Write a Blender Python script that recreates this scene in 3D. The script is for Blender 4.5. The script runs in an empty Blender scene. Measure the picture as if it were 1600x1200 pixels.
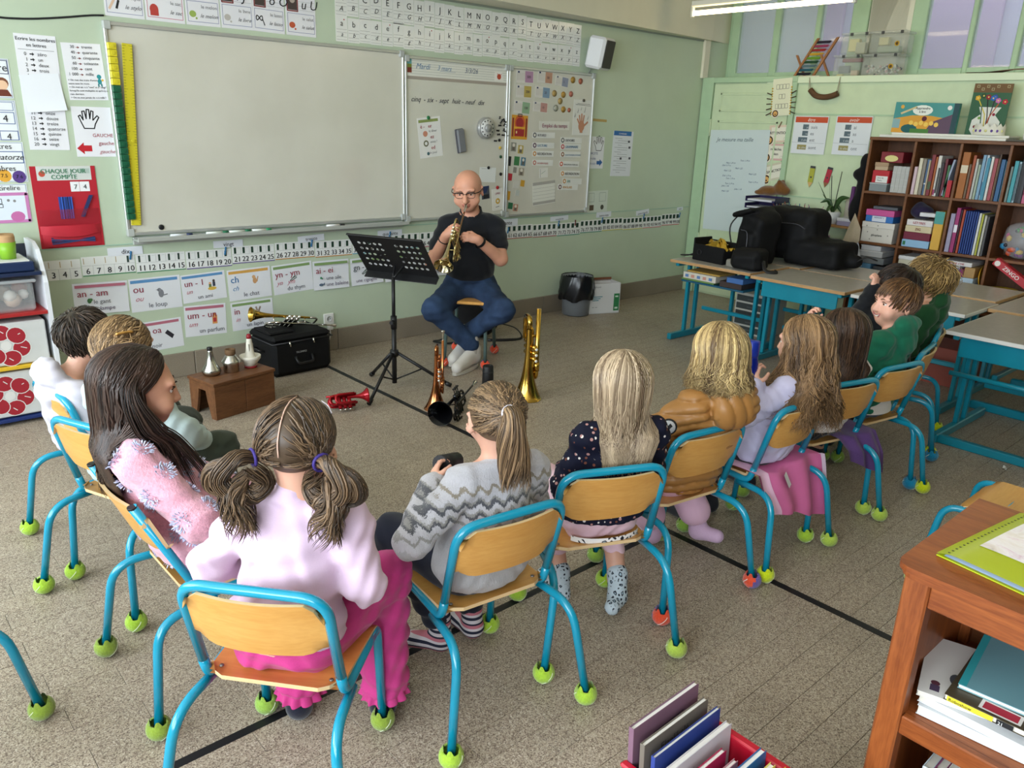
import bpy,math,random
import numpy as np
from mathutils import Vector,Matrix,Euler
random.seed(7);RNG=np.random.default_rng(7)
PI=math.pi
SC=bpy.context.scene
COL=SC.collection
# --- camera, world, light, exposure
F_PX,YAW,PITCH,ROLL,CAM_H=1229.03,0.735295,0.319225,0.035562,1.60
_f=Vector((math.sin(YAW)*math.cos(PITCH),math.cos(YAW)*math.cos(PITCH),-math.sin(PITCH)))
_r0=Vector((math.cos(YAW),-math.sin(YAW),0));_u0=_r0.cross(_f)
_r=_r0*math.cos(ROLL)+_u0*math.sin(ROLL);_u=-_r0*math.sin(ROLL)+_u0*math.cos(ROLL)
cam=bpy.data.cameras.new('camera');cam_o=bpy.data.objects.new('camera',cam);COL.objects.link(cam_o)
cam.sensor_width=36;cam.lens=F_PX/1600*36;cam.clip_start=.02;cam.clip_end=60
cam_o.matrix_world=Matrix(((_r.x,_u.x,-_f.x,0),(_r.y,_u.y,-_f.y,0),(_r.z,_u.z,-_f.z,CAM_H),(0,0,0,1)))
SC.camera=cam_o
SC.view_settings.view_transform='Standard';SC.view_settings.look='None'
SC.view_settings.exposure=0.55;SC.view_settings.gamma=1.0;SC.view_settings.use_curve_mapping=False
wd=bpy.data.worlds.new('overcast_sky');SC.world=wd;wd.use_nodes=True
wd.node_tree.nodes['Background'].inputs[0].default_value=(.80,.90,1.0,1)
wd.node_tree.nodes['Background'].inputs[1].default_value=2.0
XL,XR,XR2,YF,YB,ZC=-2.4,6.87,7.22,4.95,-3.6,3.25
def area_light(name,loc,rot,sx,sy,power,color):
 l=bpy.data.lights.new(name,'AREA');l.shape='RECTANGLE';l.size=sx;l.size_y=sy;l.energy=power;l.color=color
 o=bpy.data.objects.new(name,l);o.location=loc;o.rotation_euler=rot;COL.objects.link(o);return o
WIN_L=[(-3.2,-1.3),(-.9,1.0),(1.4,3.3),(3.45,4.75)]
for y0,y1 in WIN_L:
 area_light('window_daylight',(XL-.05,(y0+y1)/2,1.95),(0,-PI/2,0),1.9,y1-y0-.1,46*(y1-y0),(.83,.92,1.0))
area_light('corridor_fill',(8.9,1.0,3.3),(0,0,0),1.6,6,42,(.84,.86,1.0))  # added area lamp with no visible source, lights the corridor behind the glass
TUBES=[(x,y)for x in(6.04,2.1)for y in(3.82,1.55,-.7,-2.7)]  # the left row is unseen, put in to help light the room
# --- helpers: pixels of the frame to points of a real plane
def ray(px,py):return _r*((px-800)/F_PX)+_u*((600-py)/F_PX)+_f
def on_z(px,py,z=0.):
 d=ray(px,py);t=(z-CAM_H)/d.z;return Vector((d.x*t,d.y*t,z))
def on_y(px,py,y):
 d=ray(px,py);t=y/d.y;return Vector((d.x*t,y,CAM_H+d.z*t))
def on_x(px,py,x):
 d=ray(px,py);t=x/d.x;return Vector((x,d.y*t,CAM_H+d.z*t))
# --- helpers: materials
def lin(c):
 if isinstance(c,str):
  c=c.lstrip('#');c=c if len(c)==6 else ''.join(x*2 for x in c);c=tuple(int(c[i:i+2],16)/255 for i in(0,2,4))
 return tuple((x/12.92 if x<=.04045 else((x+.055)/1.055)**2.4)for x in c[:3])+(1,)
_M={}
class N:
 def __init__(s,name):
  s.m=bpy.data.materials.new(name);s.m.use_nodes=True;s.t=s.m.node_tree;s.b=s.t.nodes['Principled BSDF']
 def n(s,typ,**kw):
  nd=s.t.nodes.new('ShaderNode'+typ)
  for k,v in kw.items():
   if k.startswith('i_'):nd.inputs[k[2:].replace('_',' ')].default_value=v
   else:setattr(nd,k,v)
  return nd
 def l(s,a,b):s.t.links.new(a,b)
 def coord(s,which='Object',scale=(1,1,1),loc=(0,0,0),rot=(0,0,0)):
  c=s.n('TexCoord');mp=s.n('Mapping');mp.inputs['Scale'].default_value=scale
  mp.inputs['Location'].default_value=loc;mp.inputs['Rotation'].default_value=rot
  s.l(c.outputs[which],mp.inputs['Vector']);return mp.outputs[0]
 def noise(s,vec,scale,detail=3,rough=.5,dist=0):
  nd=s.n('TexNoise');s.l(vec,nd.inputs['Vector']);nd.inputs['Scale'].default_value=scale
  nd.inputs['Detail'].default_value=detail;nd.inputs['Roughness'].default_value=rough;nd.inputs['Distortion'].default_value=dist
  return nd.outputs['Fac']
 def ramp(s,fac,stops,interp='LINEAR'):
  nd=s.n('ValToRGB');nd.color_ramp.interpolation=interp;cr=nd.color_ramp.elements
  while len(cr)<len(stops):cr.new(.5)
  for e,(p,c)in zip(cr,stops):e.position=p;e.color=lin(c)if not isinstance(c,tuple)or len(c)!=4 else c
  s.l(fac,nd.inputs[0]);return nd.outputs[0]
 def mix(s,fac,a,b,typ='MIX'):
  nd=s.n('Mix',data_type='RGBA',blend_type=typ)
  if isinstance(fac,float):nd.inputs[0].default_value=fac
  else:s.l(fac,nd.inputs[0])
  for i,v in((6,a),(7,b)):
   if isinstance(v,(tuple,str)):nd.inputs[i].default_value=lin(v)if isinstance(v,str)or len(v)==3 else v
   else:s.l(v,nd.inputs[i])
  return nd.outputs[2]
 def bump(s,h,strength=.3,dist=.002):
  nd=s.n('Bump');nd.inputs['Strength'].default_value=strength;nd.inputs['Distance'].default_value=dist
  s.l(h,nd.inputs['Height']);s.l(nd.outputs[0],s.b.inputs['Normal'])
 def base(s,c):
  if isinstance(c,(str,tuple)):s.b.inputs['Base Color'].default_value=lin(c)
  else:s.l(c,s.b.inputs['Base Color'])
 def set(s,rough=.5,metal=0.,spec=.5,**kw):
  s.b.inputs['Roughness'].default_value=rough;s.b.inputs['Metallic'].default_value=metal
  s.b.inputs['Specular IOR Level'].default_value=spec
  for k,v in kw.items():s.b.inputs[k.replace('_',' ')].default_value=v
def flat(c,rough=.6,metal=0.,spec=.4,noise=0.0,name=None,**kw):
 key=('flat',c,rough,metal,spec,noise,tuple(kw.items()))
 if key not in _M:
  n=N(name or 'paint');n.set(rough,metal,spec,**kw);lc=lin(c)
  if noise:
   v=n.noise(n.coord(),9,4);k0,k1=1-noise,1+noise
   n.base(n.ramp(v,[(.3,tuple(min(1,x*k0)for x in lc[:3])+(1,)),(.7,tuple(min(1,x*k1)for x in lc[:3])+(1,))]))
  else:n.b.inputs['Base Color'].default_value=lc
  _M[key]=n.m
 return _M[key]
def wood(c0,c1,axis=0,rough=.4,scale=6.,spec=.4,name='wood',stretch=12):
 key=('wood',c0,c1,axis,rough,scale,stretch)
 if key not in _M:
  n=N(name);n.set(rough,0,spec);sc=[stretch,stretch,stretch];sc[axis]=1.0
  v=n.noise(n.coord(scale=tuple(sc)),scale*.5,5,.6,.6);v2=n.noise(n.coord(scale=tuple(x*4 for x in sc)),scale,2)
  c=n.ramp(v,[(.3,c0),(.7,c1)]);n.base(n.mix(.25,c,n.ramp(v2,[(.4,c0),(.6,c1)])))
  n.bump(v2,.08,.001);_M[key]=n.m
 return _M[key]
def fabric(c,var=.12,scale=350,bump=.3,rough=.85,fold=0.,name='fabric'):
 key=('fab',c,var,scale,bump,fold)
 if key not in _M:
  n=N(name);n.set(rough,0,.2,Sheen_Weight=.15);lc=lin(c)[:3]
  v=n.noise(n.coord(),scale,2);w=n.noise(n.coord(),14,3)
  n.base(n.mix(.5,n.ramp(v,[(.3,tuple(x*(1-var)for x in lc)+(1,)),(.7,tuple(min(1,x*(1+var))for x in lc)+(1,))]),n.ramp(w,[(.3,tuple(x*(1-var)for x in lc)+(1,)),(.7,tuple(min(1,x*(1+var))for x in lc)+(1,))])))
  n.bump(v,bump,.001);_M[key]=n.m
 return _M[key]
def glass(c=(.95,.97,.97),rough=.03,alpha=.18,name='clear_plastic'):
 key=('glass',c,rough,alpha)
 if key not in _M:
  n=N(name);n.base(c);n.set(rough,0,.6);n.b.inputs['Alpha'].default_value=alpha;_M[key]=n.m
 return _M[key]
def emit(c,s,name='glowing_tube'):
 n=N(name);n.base((.9,.9,.88));n.b.inputs['Emission Color'].default_value=lin(c);n.b.inputs['Emission Strength'].default_value=s;return n.m
# --- helpers: mesh building
class MB:
 def __init__(s):s.v=[];s.f=[];s.mi=[];s.sm=[];s.m=0
 def add(s,vs,fs,smooth=False):
  o=len(s.v);s.v+=[tuple(v)for v in vs]
  for f in fs:s.f.append(tuple(i+o for i in f));s.mi.append(s.m);s.sm.append(smooth)
  return s
 def box(s,lo,hi,b=0.,M=None):
  lo,hi=Vector(lo),Vector(hi);c=(lo+hi)/2;h=(hi-lo)/2
  if b<=0:
   vs=[Vector((c.x+sx*h.x,c.y+sy*h.y,c.z+sz*h.z))for sx in(-1,1)for sy in(-1,1)for sz in(-1,1)]
   fs=[(0,1,3,2),(4,6,7,5),(0,4,5,1),(2,3,7,6),(0,2,6,4),(1,5,7,3)]
  else:
   b=min(b,h.x*.95,h.y*.95,h.z*.95);vs=[];ix={}
   for sx in(-1,1):
    for sy in(-1,1):
     for sz in(-1,1):
      for a in range(3):
       d=[h.x-b,h.y-b,h.z-b];d[a]+=b
       ix[sx,sy,sz,a]=len(vs);vs.append(Vector((c.x+sx*d[0],c.y+sy*d[1],c.z+sz*d[2])))
   fs=[]
   for a in range(3):
    p,q=(a+1)%3,(a+2)%3
    for sg in(-1,1):
     def k(u,w):
      t=[0,0,0];t[a]=sg;t[p]=u;t[q]=w;return ix[t[0],t[1],t[2],a]
     f=[k(-1,-1),k(1,-1),k(1,1),k(-1,1)];fs.append(tuple(f if sg>0 else f[::-1]))
    for u in(-1,1):
     for w in(-1,1):
      def k2(e,ax):
       t=[0,0,0];t[a]=e;t[p]=u;t[q]=w;return ix[t[0],t[1],t[2],ax]
      f=[k2(-1,p),k2(1,p),k2(1,q),k2(-1,q)];fs.append(tuple(f if u*w<0 else f[::-1]))
   for sx in(-1,1):
    for sy in(-1,1):
     for sz in(-1,1):
      f=[ix[sx,sy,sz,0],ix[sx,sy,sz,1],ix[sx,sy,sz,2]];fs.append(tuple(f if sx*sy*sz>0 else f[::-1]))
  if M is not None:vs=[M@v for v in vs]
  return s.add(vs,fs)
 def tube(s,pts,r,n=8,caps=True,closed=False,flat=None):
  P=[Vector(p)for p in pts];k=len(P);R=r if isinstance(r,(list,tuple))else[r]*k
  T=[]
  for i in range(k):
   a=P[(i-1)%k]if(closed or i>0)else P[i];b=P[(i+1)%k]if(closed or i<k-1)else P[i]
   T.append((b-a).normalized()if(b-a).length>1e-9 else Vector((0,0,1)))
  up=Vector((0,0,1))if abs(T[0].z)<.9 else Vector((1,0,0))
  x=(up-T[0]*up.dot(T[0])).normalized();vs=[]
  for i in range(k):
   x=(x-T[i]*x.dot(T[i])).normalized();y=T[i].cross(x);fl=flat or 1
   for j in range(n):
    a=2*PI*j/n;vs.append(P[i]+(x*math.cos(a)*fl+y*math.sin(a))*R[i])
  fs=[]
  for i in range(k if closed else k-1):
   for j in range(n):
    a,b=i*n+j,i*n+(j+1)%n;c,d=((i+1)%k)*n+(j+1)%n,((i+1)%k)*n+j
    fs.append((a,b,c,d))
  s.add(vs,fs,True)
  if caps and not closed:
   o=len(s.v)-len(vs);s.v+=[tuple(P[0]),tuple(P[-1])]
   s.f.append(tuple(o+j for j in range(n))[::-1]);s.mi.append(s.m);s.sm.append(False)
   s.f.append(tuple(o+(k-1)*n+j for j in range(n)));s.mi.append(s.m);s.sm.append(False)
   del s.v[-2:]
  return s
 def lathe(s,prof,n=24,M=None,caps=True):
  vs=[];fs=[];k=len(prof)
  for r,z in prof:
   for j in range(n):vs.append(Vector((r*math.cos(2*PI*j/n),r*math.sin(2*PI*j/n),z)))
  for i in range(k-1):
   for j in range(n):fs.append((i*n+j,i*n+(j+1)%n,(i+1)*n+(j+1)%n,(i+1)*n+j))
  if M is not None:vs=[M@v for v in vs]
  s.add(vs,fs,True);o=len(s.v)-len(vs)
  if caps:
   if prof[0][0]>1e-6:s.f.append(tuple(o+j for j in range(n))[::-1]);s.mi.append(s.m);s.sm.append(False)
   if prof[-1][0]>1e-6:s.f.append(tuple(o+(k-1)*n+j for j in range(n)));s.mi.append(s.m);s.sm.append(False)
  return s
 def ball(s,c,r,n=12,M=None):
  r=(r,r,r)if isinstance(r,(int,float))else r;c=Vector(c);k=n//2;vs=[];fs=[]
  for i in range(k+1):
   t=PI*i/k
   for j in range(n):
    p=Vector((r[0]*math.sin(t)*math.cos(2*PI*j/n),r[1]*math.sin(t)*math.sin(2*PI*j/n),-r[2]*math.cos(t)))
    vs.append(c+(M@p if M is not None else p))
  for i in range(k):
   for j in range(n):fs.append((i*n+j,i*n+(j+1)%n,(i+1)*n+(j+1)%n,(i+1)*n+j))
  return s.add(vs,fs,True)
 def prism(s,poly,z0,z1,M=None):
  n=len(poly);vs=[Vector((x,y,z0))for x,y in poly]+[Vector((x,y,z1))for x,y in poly]
  if M is not None:vs=[M@v for v in vs]
  fs=[tuple(range(n))[::-1],tuple(range(n,2*n))]+[(i,(i+1)%n,n+(i+1)%n,n+i)for i in range(n)]
  return s.add(vs,fs)
 def grid(s,fn,nu,nv,smooth=True,close_u=False):
  vs=[Vector(fn(i/nu,j/nv))for j in range(nv+1)for i in range(nu+1)]
  fs=[(j*(nu+1)+i,j*(nu+1)+i+1,(j+1)*(nu+1)+i+1,(j+1)*(nu+1)+i)for j in range(nv)for i in range(nu)]
  return s.add(vs,fs,smooth)
 def mesh(s,name,mats):
  me=bpy.data.meshes.new(name);me.from_pydata(s.v,[],s.f)
  for m in(mats if isinstance(mats,(list,tuple))else[mats]):me.materials.append(m)
  me.polygons.foreach_set('material_index',s.mi);me.polygons.foreach_set('use_smooth',s.sm);me.update();return me
 def build(s,name,mats,parent=None,loc=None,rot=None):
  return put(name,s.mesh(name,mats),parent,loc,rot)
def put(name,me,parent=None,loc=None,rot=None):
 o=bpy.data.objects.new(name,me);COL.objects.link(o)
 if parent is not None:o.parent=parent
 if loc is not None:o.location=loc
 if rot is not None:o.rotation_euler=rot
 return o
def tag(o,label=None,cat=None,group=None,kind=None):
 if label:o['label']=label
 if cat:o['category']=cat
 if group:o['group']=group
 if kind:o['kind']=kind
 return o
def thing(name,label,cat,loc=(0,0,0),rz=0.,group=None):
 o=bpy.data.objects.new(name,None);COL.objects.link(o);o.location=loc;o.rotation_euler=(0,0,rz)
 o.empty_display_size=.05;return tag(o,label,cat,group)
def struct(o):o['kind']='structure';return o
def copy_tree(o,parent=None):
 c=o.copy();COL.objects.link(c);c.parent=parent
 for ch in list(o.children):copy_tree(ch,c)
 return c
def bend(pts,rad,n=5):
 P=[Vector(p)for p in pts];out=[P[0]]
 for i in range(1,len(P)-1):
  a,b,c=P[i-1],P[i],P[i+1];r=rad[i-1]if isinstance(rad,(list,tuple))else rad
  d1,d2=(a-b),(c-b);r=min(r,d1.length*.49,d2.length*.49);p,q=b+d1.normalized()*r,b+d2.normalized()*r
  for k in range(n+1):
   t=k/n;out.append(p*(1-t)**2+b*2*t*(1-t)+q*t*t)
 out.append(P[-1]);return out
def spline(pts,n=8):
 P=[Vector(p)for p in pts];P=[P[0]*2-P[1]]+P+[P[-1]*2-P[-2]];out=[]
 for i in range(1,len(P)-2):
  for k in range(n):
   t=k/n;a,b,c,d=P[i-1:i+3]
   out.append(.5*((2*b)+(c-a)*t+(2*a-5*b+4*c-d)*t*t+(3*b-a-3*c+d)*t**3))
 out.append(P[-2]);return out
def frame_of(z,origin=(0,0,0),x=None):
 z=Vector(z).normalized();x=Vector(x)if x is not None else(Vector((1,0,0))if abs(z.x)<.9 else Vector((0,1,0)))
 x=(x-z*x.dot(z)).normalized();y=z.cross(x)
 m=Matrix((x,y,z)).transposed().to_4x4();m.translation=Vector(origin);return m
def arc(cx,cy,r,a0,a1,n):return[(cx+r*math.cos(a0+(a1-a0)*i/n),cy+r*math.sin(a0+(a1-a0)*i/n))for i in range(n+1)]
# --- helpers: flat print (paper sheets with lettering and pictures)
_TX={}
def glyphs(txt):
 if txt not in _TX:
  c=bpy.data.curves.new('lettering','FONT');c.body=txt;c.size=1;c.resolution_u=2
  o=bpy.data.objects.new('lettering',c);me=bpy.data.meshes.new_from_object(o)
  v=[(p.co.x,p.co.y)for p in me.vertices];f=[tuple(p.vertices)for p in me.polygons]
  w=max([x for x,_ in v],default=0)
  bpy.data.objects.remove(o);bpy.data.curves.remove(c);bpy.data.meshes.remove(me);_TX[txt]=(v,f,w)
 return _TX[txt]
INK,RED,BLU,GRN,GRY='#1b1b20','#9c2a3a','#2f5f9a','#2f7d3c','#77777a'
class Print:
 """lettering and flat pictures lying on a sheet; x right 0..1, y down 0..1 in fractions of the sheet"""
 def __init__(s,parent,w,h,z):s.p,s.w,s.h,s.z=parent,w,h,z;s.b={};s.k=0
 def _mb(s,kind,color,rough):
  d=s.b.setdefault(kind,(MB(),[]));key=(color,rough)
  if key not in d[1]:d[1].append(key)
  d[0].m=d[1].index(key);return d[0]
 def text(s,t,x,y,size,color=INK,align='L',shear=0.,bold=0.,rot=0.):
  v,f,w=glyphs(t);sz=size*s.h;ox=x*s.w-(w*sz*{'L':0,'C':.5,'R':1}[align]);oy=-y*s.h
  cr,sr=math.cos(rot),math.sin(rot);mb=s._mb('lettering',color,.7)
  for dx in((0,)if not bold else(-bold*sz,bold*sz)):
   pts=[]
   for a,b in v:
    px,py=(a+shear*b)*sz+dx,b*sz;bx=ox-x*s.w
    px+=bx;pts.append((x*s.w+px*cr-py*sr,oy+px*sr+py*cr,s.z+.0020+dx*.01))
   mb.add(pts,f)
  return s
 def poly(s,pts,color,kind='picture',rough=.7):
  s.k+=1;z=s.z+.0003+.00002*(s.k%60)
  a=sum(p[0]*q[1]-q[0]*p[1]for p,q in zip(pts,pts[1:]+pts[:1]))
  if a>0:pts=pts[::-1]
  s._mb(kind,color,rough).add([(x*s.w,-y*s.h,z)for x,y in pts],[tuple(range(len(pts)))]);return s
 def rect(s,x0,y0,x1,y1,color,kind='picture'):return s.poly([(x0,y0),(x1,y0),(x1,y1),(x0,y1)],color,kind)
 def disc(s,x,y,r,color,ry=None,n=14,rot=0.):
  pts=[]
  for i in range(n):
   a=2*PI*i/n;u,v=r*math.cos(a),(ry or r)*math.sin(a)
   pts.append((x+u*math.cos(rot)-v*math.sin(rot),y+(u*math.sin(rot)+v*math.cos(rot))*s.w/s.h))
  return s.poly(pts,color)
 def line(s,pts,wd,color,closed=False):
  s.k+=1;z=s.z+.00031+.00002*(s.k%60);P=[Vector((x*s.w,-y*s.h))for x,y in pts]
  if closed:P.append(P[0])
  mb=s._mb('picture',color,.7)
  for a,b in zip(P,P[1:]):
   d=b-a
   if d.length<1e-6:continue
   e=d.normalized()*wd*.25;q=Vector((-d.y,d.x)).normalized()*wd/2
   mb.add([(p.x,p.y,z)for p in(a-e-q,b+e-q,b+e+q,a-e+q)],[(0,1,2,3)])
  return s
 def frame(s,x0,y0,x1,y1,wd,color):return s.line([(x0,y0),(x1,y0),(x1,y1),(x0,y1)],wd,color,True)
 def done(s):
  for kind,(mb,keys)in s.b.items():
   if mb.f:mb.build(kind,[flat(c,r)for c,r in keys],s.p)
  return s.p
PLANES={'F':(lambda x,y,q:on_y(x,y,q),(PI/2,0,0)),'R':(lambda x,y,q:on_x(x,y,q),(PI/2,0,-PI/2))}
def sheet(name,label,cat,plane,q,TL,TR,BL,color='#e9e9ee',th=.0015,rough=.45,group=None,bevel=0,curl=0.,coords=False):
 """a sheet lying on wall plane 'F' (y = q) or 'R' (x = q), given by three of its corners"""
 fn,rot=PLANES[plane]
 a,b,c=[Vector(p)if coords else fn(p[0],p[1],q)for p in(TL,TR,BL)]
 E=Euler(rot).to_matrix();ax=E.inverted()@(b-a);w=ax.length;h=(c-a).length;tilt=math.atan2(ax.y,ax.x)
 mb=MB()
 if curl:
  n=6;top=[(w*i/n,-h*j/n,th+curl*(max(0,j/n-.45))**2*2)for j in range(n+1)for i in range(n+1)]
  fs=[(j*(n+1)+i,(j+1)*(n+1)+i,(j+1)*(n+1)+i+1,j*(n+1)+i+1)for j in range(n)for i in range(n)]
  mb.add(top,fs,True);mb.add([(x,y,z-th)for x,y,z in top],[f[::-1]for f in fs],True)
 else:mb.box((0,-h,0),(w,0,th),bevel)
 o=mb.build(name,flat(color,rough),None,a);m=Euler(rot).to_matrix()@Euler((0,0,tilt)).to_matrix();o.rotation_euler=m.to_euler()
 tag(o,label,cat,group);return Print(o,w,h,th)
# --- the room
WALLG='#bccab2'
def wall_mat(name,c,bump=.12):
 n=N(name);n.set(.55,0,.35);v=n.noise(n.coord(),1.3,5,.6);l=lin(c)[:3]
 n.base(n.ramp(v,[(.35,tuple(x*.95 for x in l)+(1,)),(.65,tuple(min(1,x*1.04)for x in l)+(1,))]))
 n.bump(n.noise(n.coord(),90,3),bump,.002);return n.m
M_WALL=wall_mat('green_wall_paint',WALLG);M_CREAM=wall_mat('cream_wall_paint','#dcd8c2');M_GREEN=flat('#c3d2ae',.45,noise=.04,name='green_gloss_paint')
M_TRIMG=flat('#a9c3a0',.4,noise=.05,name='green_frame_paint')
M_STONE=None
def floor_mat():
 n=N('speckled_floor_tile');n.set(.42,0,.45);co=n.coord('Object')
 g=n.n('NewGeometry');v=n.n('TexVoronoi',feature='F1');n.l(g.outputs['Position'],v.inputs['Vector']);v.inputs['Scale'].default_value=330
 w=n.n('TexWhiteNoise');n.l(v.outputs['Position'],w.inputs['Vector'])
 spk=n.ramp(w.outputs[0],[(0,'#6b5d52'),(.14,'#8a7c6f'),(.36,'#a39685'),(.66,'#b4a897'),(.94,'#c9bfb0')],'CONSTANT')
 big=n.noise(g.outputs['Position'],1.6,4,.6);tone=n.ramp(big,[(.3,(.86,.85,.83,1)),(.7,(1.05,1.04,1.02,1))])
 r=n.n('ObjectInfo');per=n.ramp(r.outputs['Random'],[(0,(.95,.95,.95,1)),(1,(1.04,1.04,1.04,1))])
 n.base(n.mix(1.,n.mix(1.,spk,tone,'MULTIPLY'),per,'MULTIPLY'));n.bump(big,.02,.002)
 n.l(n.ramp(n.noise(g.outputs['Position'],3,4),[(.3,(.34,)*3+(1,)),(.7,(.5,)*3+(1,))]),n.b.inputs['Roughness']);return n.m
M_FLOOR=floor_mat()
def stone_mat():
 n=N('speckled_stone_skirting');n.set(.5,0,.4);g=n.n('NewGeometry')
 v=n.noise(g.outputs['Position'],220,3,.7);b=n.noise(g.outputs['Position'],3,3)
 n.base(n.mix(.6,n.ramp(v,[(.35,'#6a6155'),(.5,'#8a7f70'),(.65,'#a1968a')]),n.ramp(b,[(.3,'#7d7364'),(.7,'#918676')])));return n.m
M_STONE=stone_mat();M_GROUT=flat('#857a6e',.8)
fl=struct(MB().box((XL-.1,YB-.1,-.06),(9.2,YF+.1,-.0035)).build('floor',M_GROUT))
TW,TL_,GAP=.1,.4,.0012
tiles=[]
for j in range(int((YF-YB)/TW)+1):
 y=YF-(j+1)*TW+.0
 off=(j%2)*.2+.09+(j*37%5)*.012
 for i in range(-8,26):
  x=i*TL_-off-.4
  if x+TL_<XL or x>XR+.3:continue
  c=Vector((x+TL_/2,y+TW/2,0));d=(c-Vector((0,0,CAM_H)));dep=d.dot(_f)
  vis=dep>.3 and abs(d.dot(_r)/dep)<.70 and abs(d.dot(_u)/dep)<.53
  tiles.append((vis,d.length,x,y))
tiles.sort(key=lambda t:(not t[0],t[1]))
tmesh=MB().box((0,0,-.004),(TL_-GAP,TW-GAP,0),.0007).mesh('tile',M_FLOOR)
for v,d,x,y in tiles[:298]:put('tile',tmesh,fl,(x,y,0))
mb=MB()
for v,d,x,y in tiles[298:]:
 x0,x1,y0,y1=max(x,XL),min(x+TL_-GAP,XR2),max(y,YB),min(y+TW-GAP,YF)
 o=len(mb.v);b=.0007
 mb.add([(x0,y0,-.0032),(x1,y0,-.0032),(x1,y1,-.0032),(x0,y1,-.0032),(x0+b,y0+b,0),(x1-b,y0+b,0),(x1-b,y1-b,0),(x0+b,y1-b,0)],[(4,5,6,7),(0,1,5,4),(1,2,6,5),(2,3,7,6),(3,0,4,7)])
tag(mb.build('tiles',M_FLOOR,fl),kind='stuff')
M_TAPE=flat('#15161a',.45,name='black_floor_tape')
tag(MB().box((2.465,.2,.0),(2.497,4.93,.0008)).build('floor_tape',M_TAPE),'black floor tape line running from the front wall towards the wooden cabinet','tape')
tag(MB().box((-.6,1.738,.0),(2.463,1.766,.0008)).build('floor_tape',M_TAPE),'black floor tape line running under the pigtail and ponytail girls\' chairs','tape')
struct(MB().box((XL,YF,0),(XR2+2,YF+.12,ZC)).build('wall_front',M_WALL))
up=MB().prism([(XL,4.0),(XL,YF),(XR2,YF),(XR,4.895),(4.1,4.69),(1.2,4.5)],2.425,ZC)
struct(up.build('trim_1',M_CREAM))
struct(MB().box((XL,YF-.008,2.412),(XR,YF,2.427)).build('trim_2',flat('#8c9486',.5)))
struct(MB().box((6.80,YF-.03,2.085),(6.885,YF,2.425),.003).build('trim_3',M_CREAM))
mb=MB()
for i in range(9):
 x0=XL+i*1.03;x1=min(x0+1.026,XR)
 if x0<XR:struct(MB().box((x0,YF-.018,0),(x1,YF,.155),.003).build('baseboard_front',M_STONE))
struct(MB().box((XR-.02,4.82,0),(XR,YF-.02,.155),.003).build('baseboard_right',M_STONE))
struct(MB().box((XL,YF-.004,.852),(6.83,YF,.858)).build('trim_4',flat('#9dbdaa',.5)))
struct(MB().box((XL-.12,YB,0),(XR2+2,YB+.0,ZC)).build('wall_back',M_CREAM))
struct(MB().box((XL-.1,YB-.12,ZC),(XR2+.1,YF+.12,ZC+.1)).build('ceiling',flat('#e4e2d8',.8)))
mb=MB();ys=[YB]+[v for w in WIN_L for v in w]+[YF]
mb.box((XL-.12,YB,0),(XL,YF,.95));mb.box((XL-.12,YB,2.95),(XL,YF,ZC))
for i in range(0,len(ys),2):mb.box((XL-.12,ys[i],.95),(XL,ys[i+1],2.95))
struct(mb.build('wall_left',M_WALL))
M_GLASS=glass((.9,.95,.97),.02,.08,'window_glass')
for k,(y0,y1)in enumerate(WIN_L):
 f=MB();ym=(y0+y1)/2
 for a,b in((y0,y0+.06),(ym-.03,ym+.03),(y1-.06,y1)):f.box((XL-.09,a,.95),(XL-.03,b,2.95),.004)
 for z in(.95,2.2,2.89):f.box((XL-.088,y0,z),(XL-.032,y1,z+.06),.004)
 struct(f.build('window_%d'%(k+1),M_TRIMG))
# ---- right side: closet front with door, ledge, interior windows and the corridor behind them
ZL=2.083
struct(MB().box((XR+.002,YB,0),(XR2+.1,YF,ZL-.012)).build('wall_right',M_GREEN))
mb=MB().box((XR-.022,1.0,ZL-.055),(XR2,4.235,ZL),.004)
struct(mb.build('trim_5',flat('#d3dfc0',.45)))
for k,(z,h)in enumerate(((1.765,.012),(1.05,.012))):struct(MB().box((XR-.006,1.0,z),(XR+.003,3.93,z+h)).build('trim_%d'%(6+k),M_TRIMG))
dr=struct(MB().box((XR-.02,3.99,.02),(XR+.001,4.80,2.03),.003).build('door_1',M_GREEN))
for lo,hi in(((4.07,1.78),(4.72,1.95)),((4.07,.15),(4.72,1.70))):
 f=MB();y0,z0=lo;y1,z1=hi
 for a,b in(((y0,z0),(y1,z0+.02)),((y0,z1-.02),(y1,z1)),((y0,z0),(y0+.02,z1)),((y1-.02,z0),(y1,z1))):
  f.box((XR-.026,a[0],a[1]),(XR-.018,b[0],b[1]),.003)
 f.build('panel_moulding',M_GREEN,dr)
f=MB()
for z in(1.55,.45):f.tube([(XR-.026,4.80,z),(XR-.026,4.80,z+.16)],.009,8)
f.build('hinge',M_GREEN,dr)
f=MB().box((XR-.03,4.81,0),(XR+.002,4.94,2.09),.004);f.box((XR-.03,3.93,2.04),(XR+.002,4.81,2.09),.004);f.box((XR-.028,3.93,0),(XR+.002,3.98,2.04),.004)
struct(f.build('trim_8',M_TRIMG))
def yr(px,py):return on_x(px,py,XR2)
panes=[(1152,1204),(1214,1268),(1276,1322),(1438,1506),(1514,1580),(1590,1660)]
edges=[]
for a,b in panes:edges.append((yr(a,95).y,yr(b,95).y))
zb,zt=2.15,3.0
f=MB();w=MB();py=YF
w.box((XR2,YB,ZL),(XR2+.1,edges[-1][1],ZC));w.box((XR2,edges[2][1]-.16,ZL),(XR2+.1,edges[2][1]-.62+.14,ZC))
w.box((XR2,YB,zt),(XR2+.1,YF,ZC));w.box((XR2,YB,ZL-.02),(XR2+.1,YF,ZL+.02))
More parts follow.
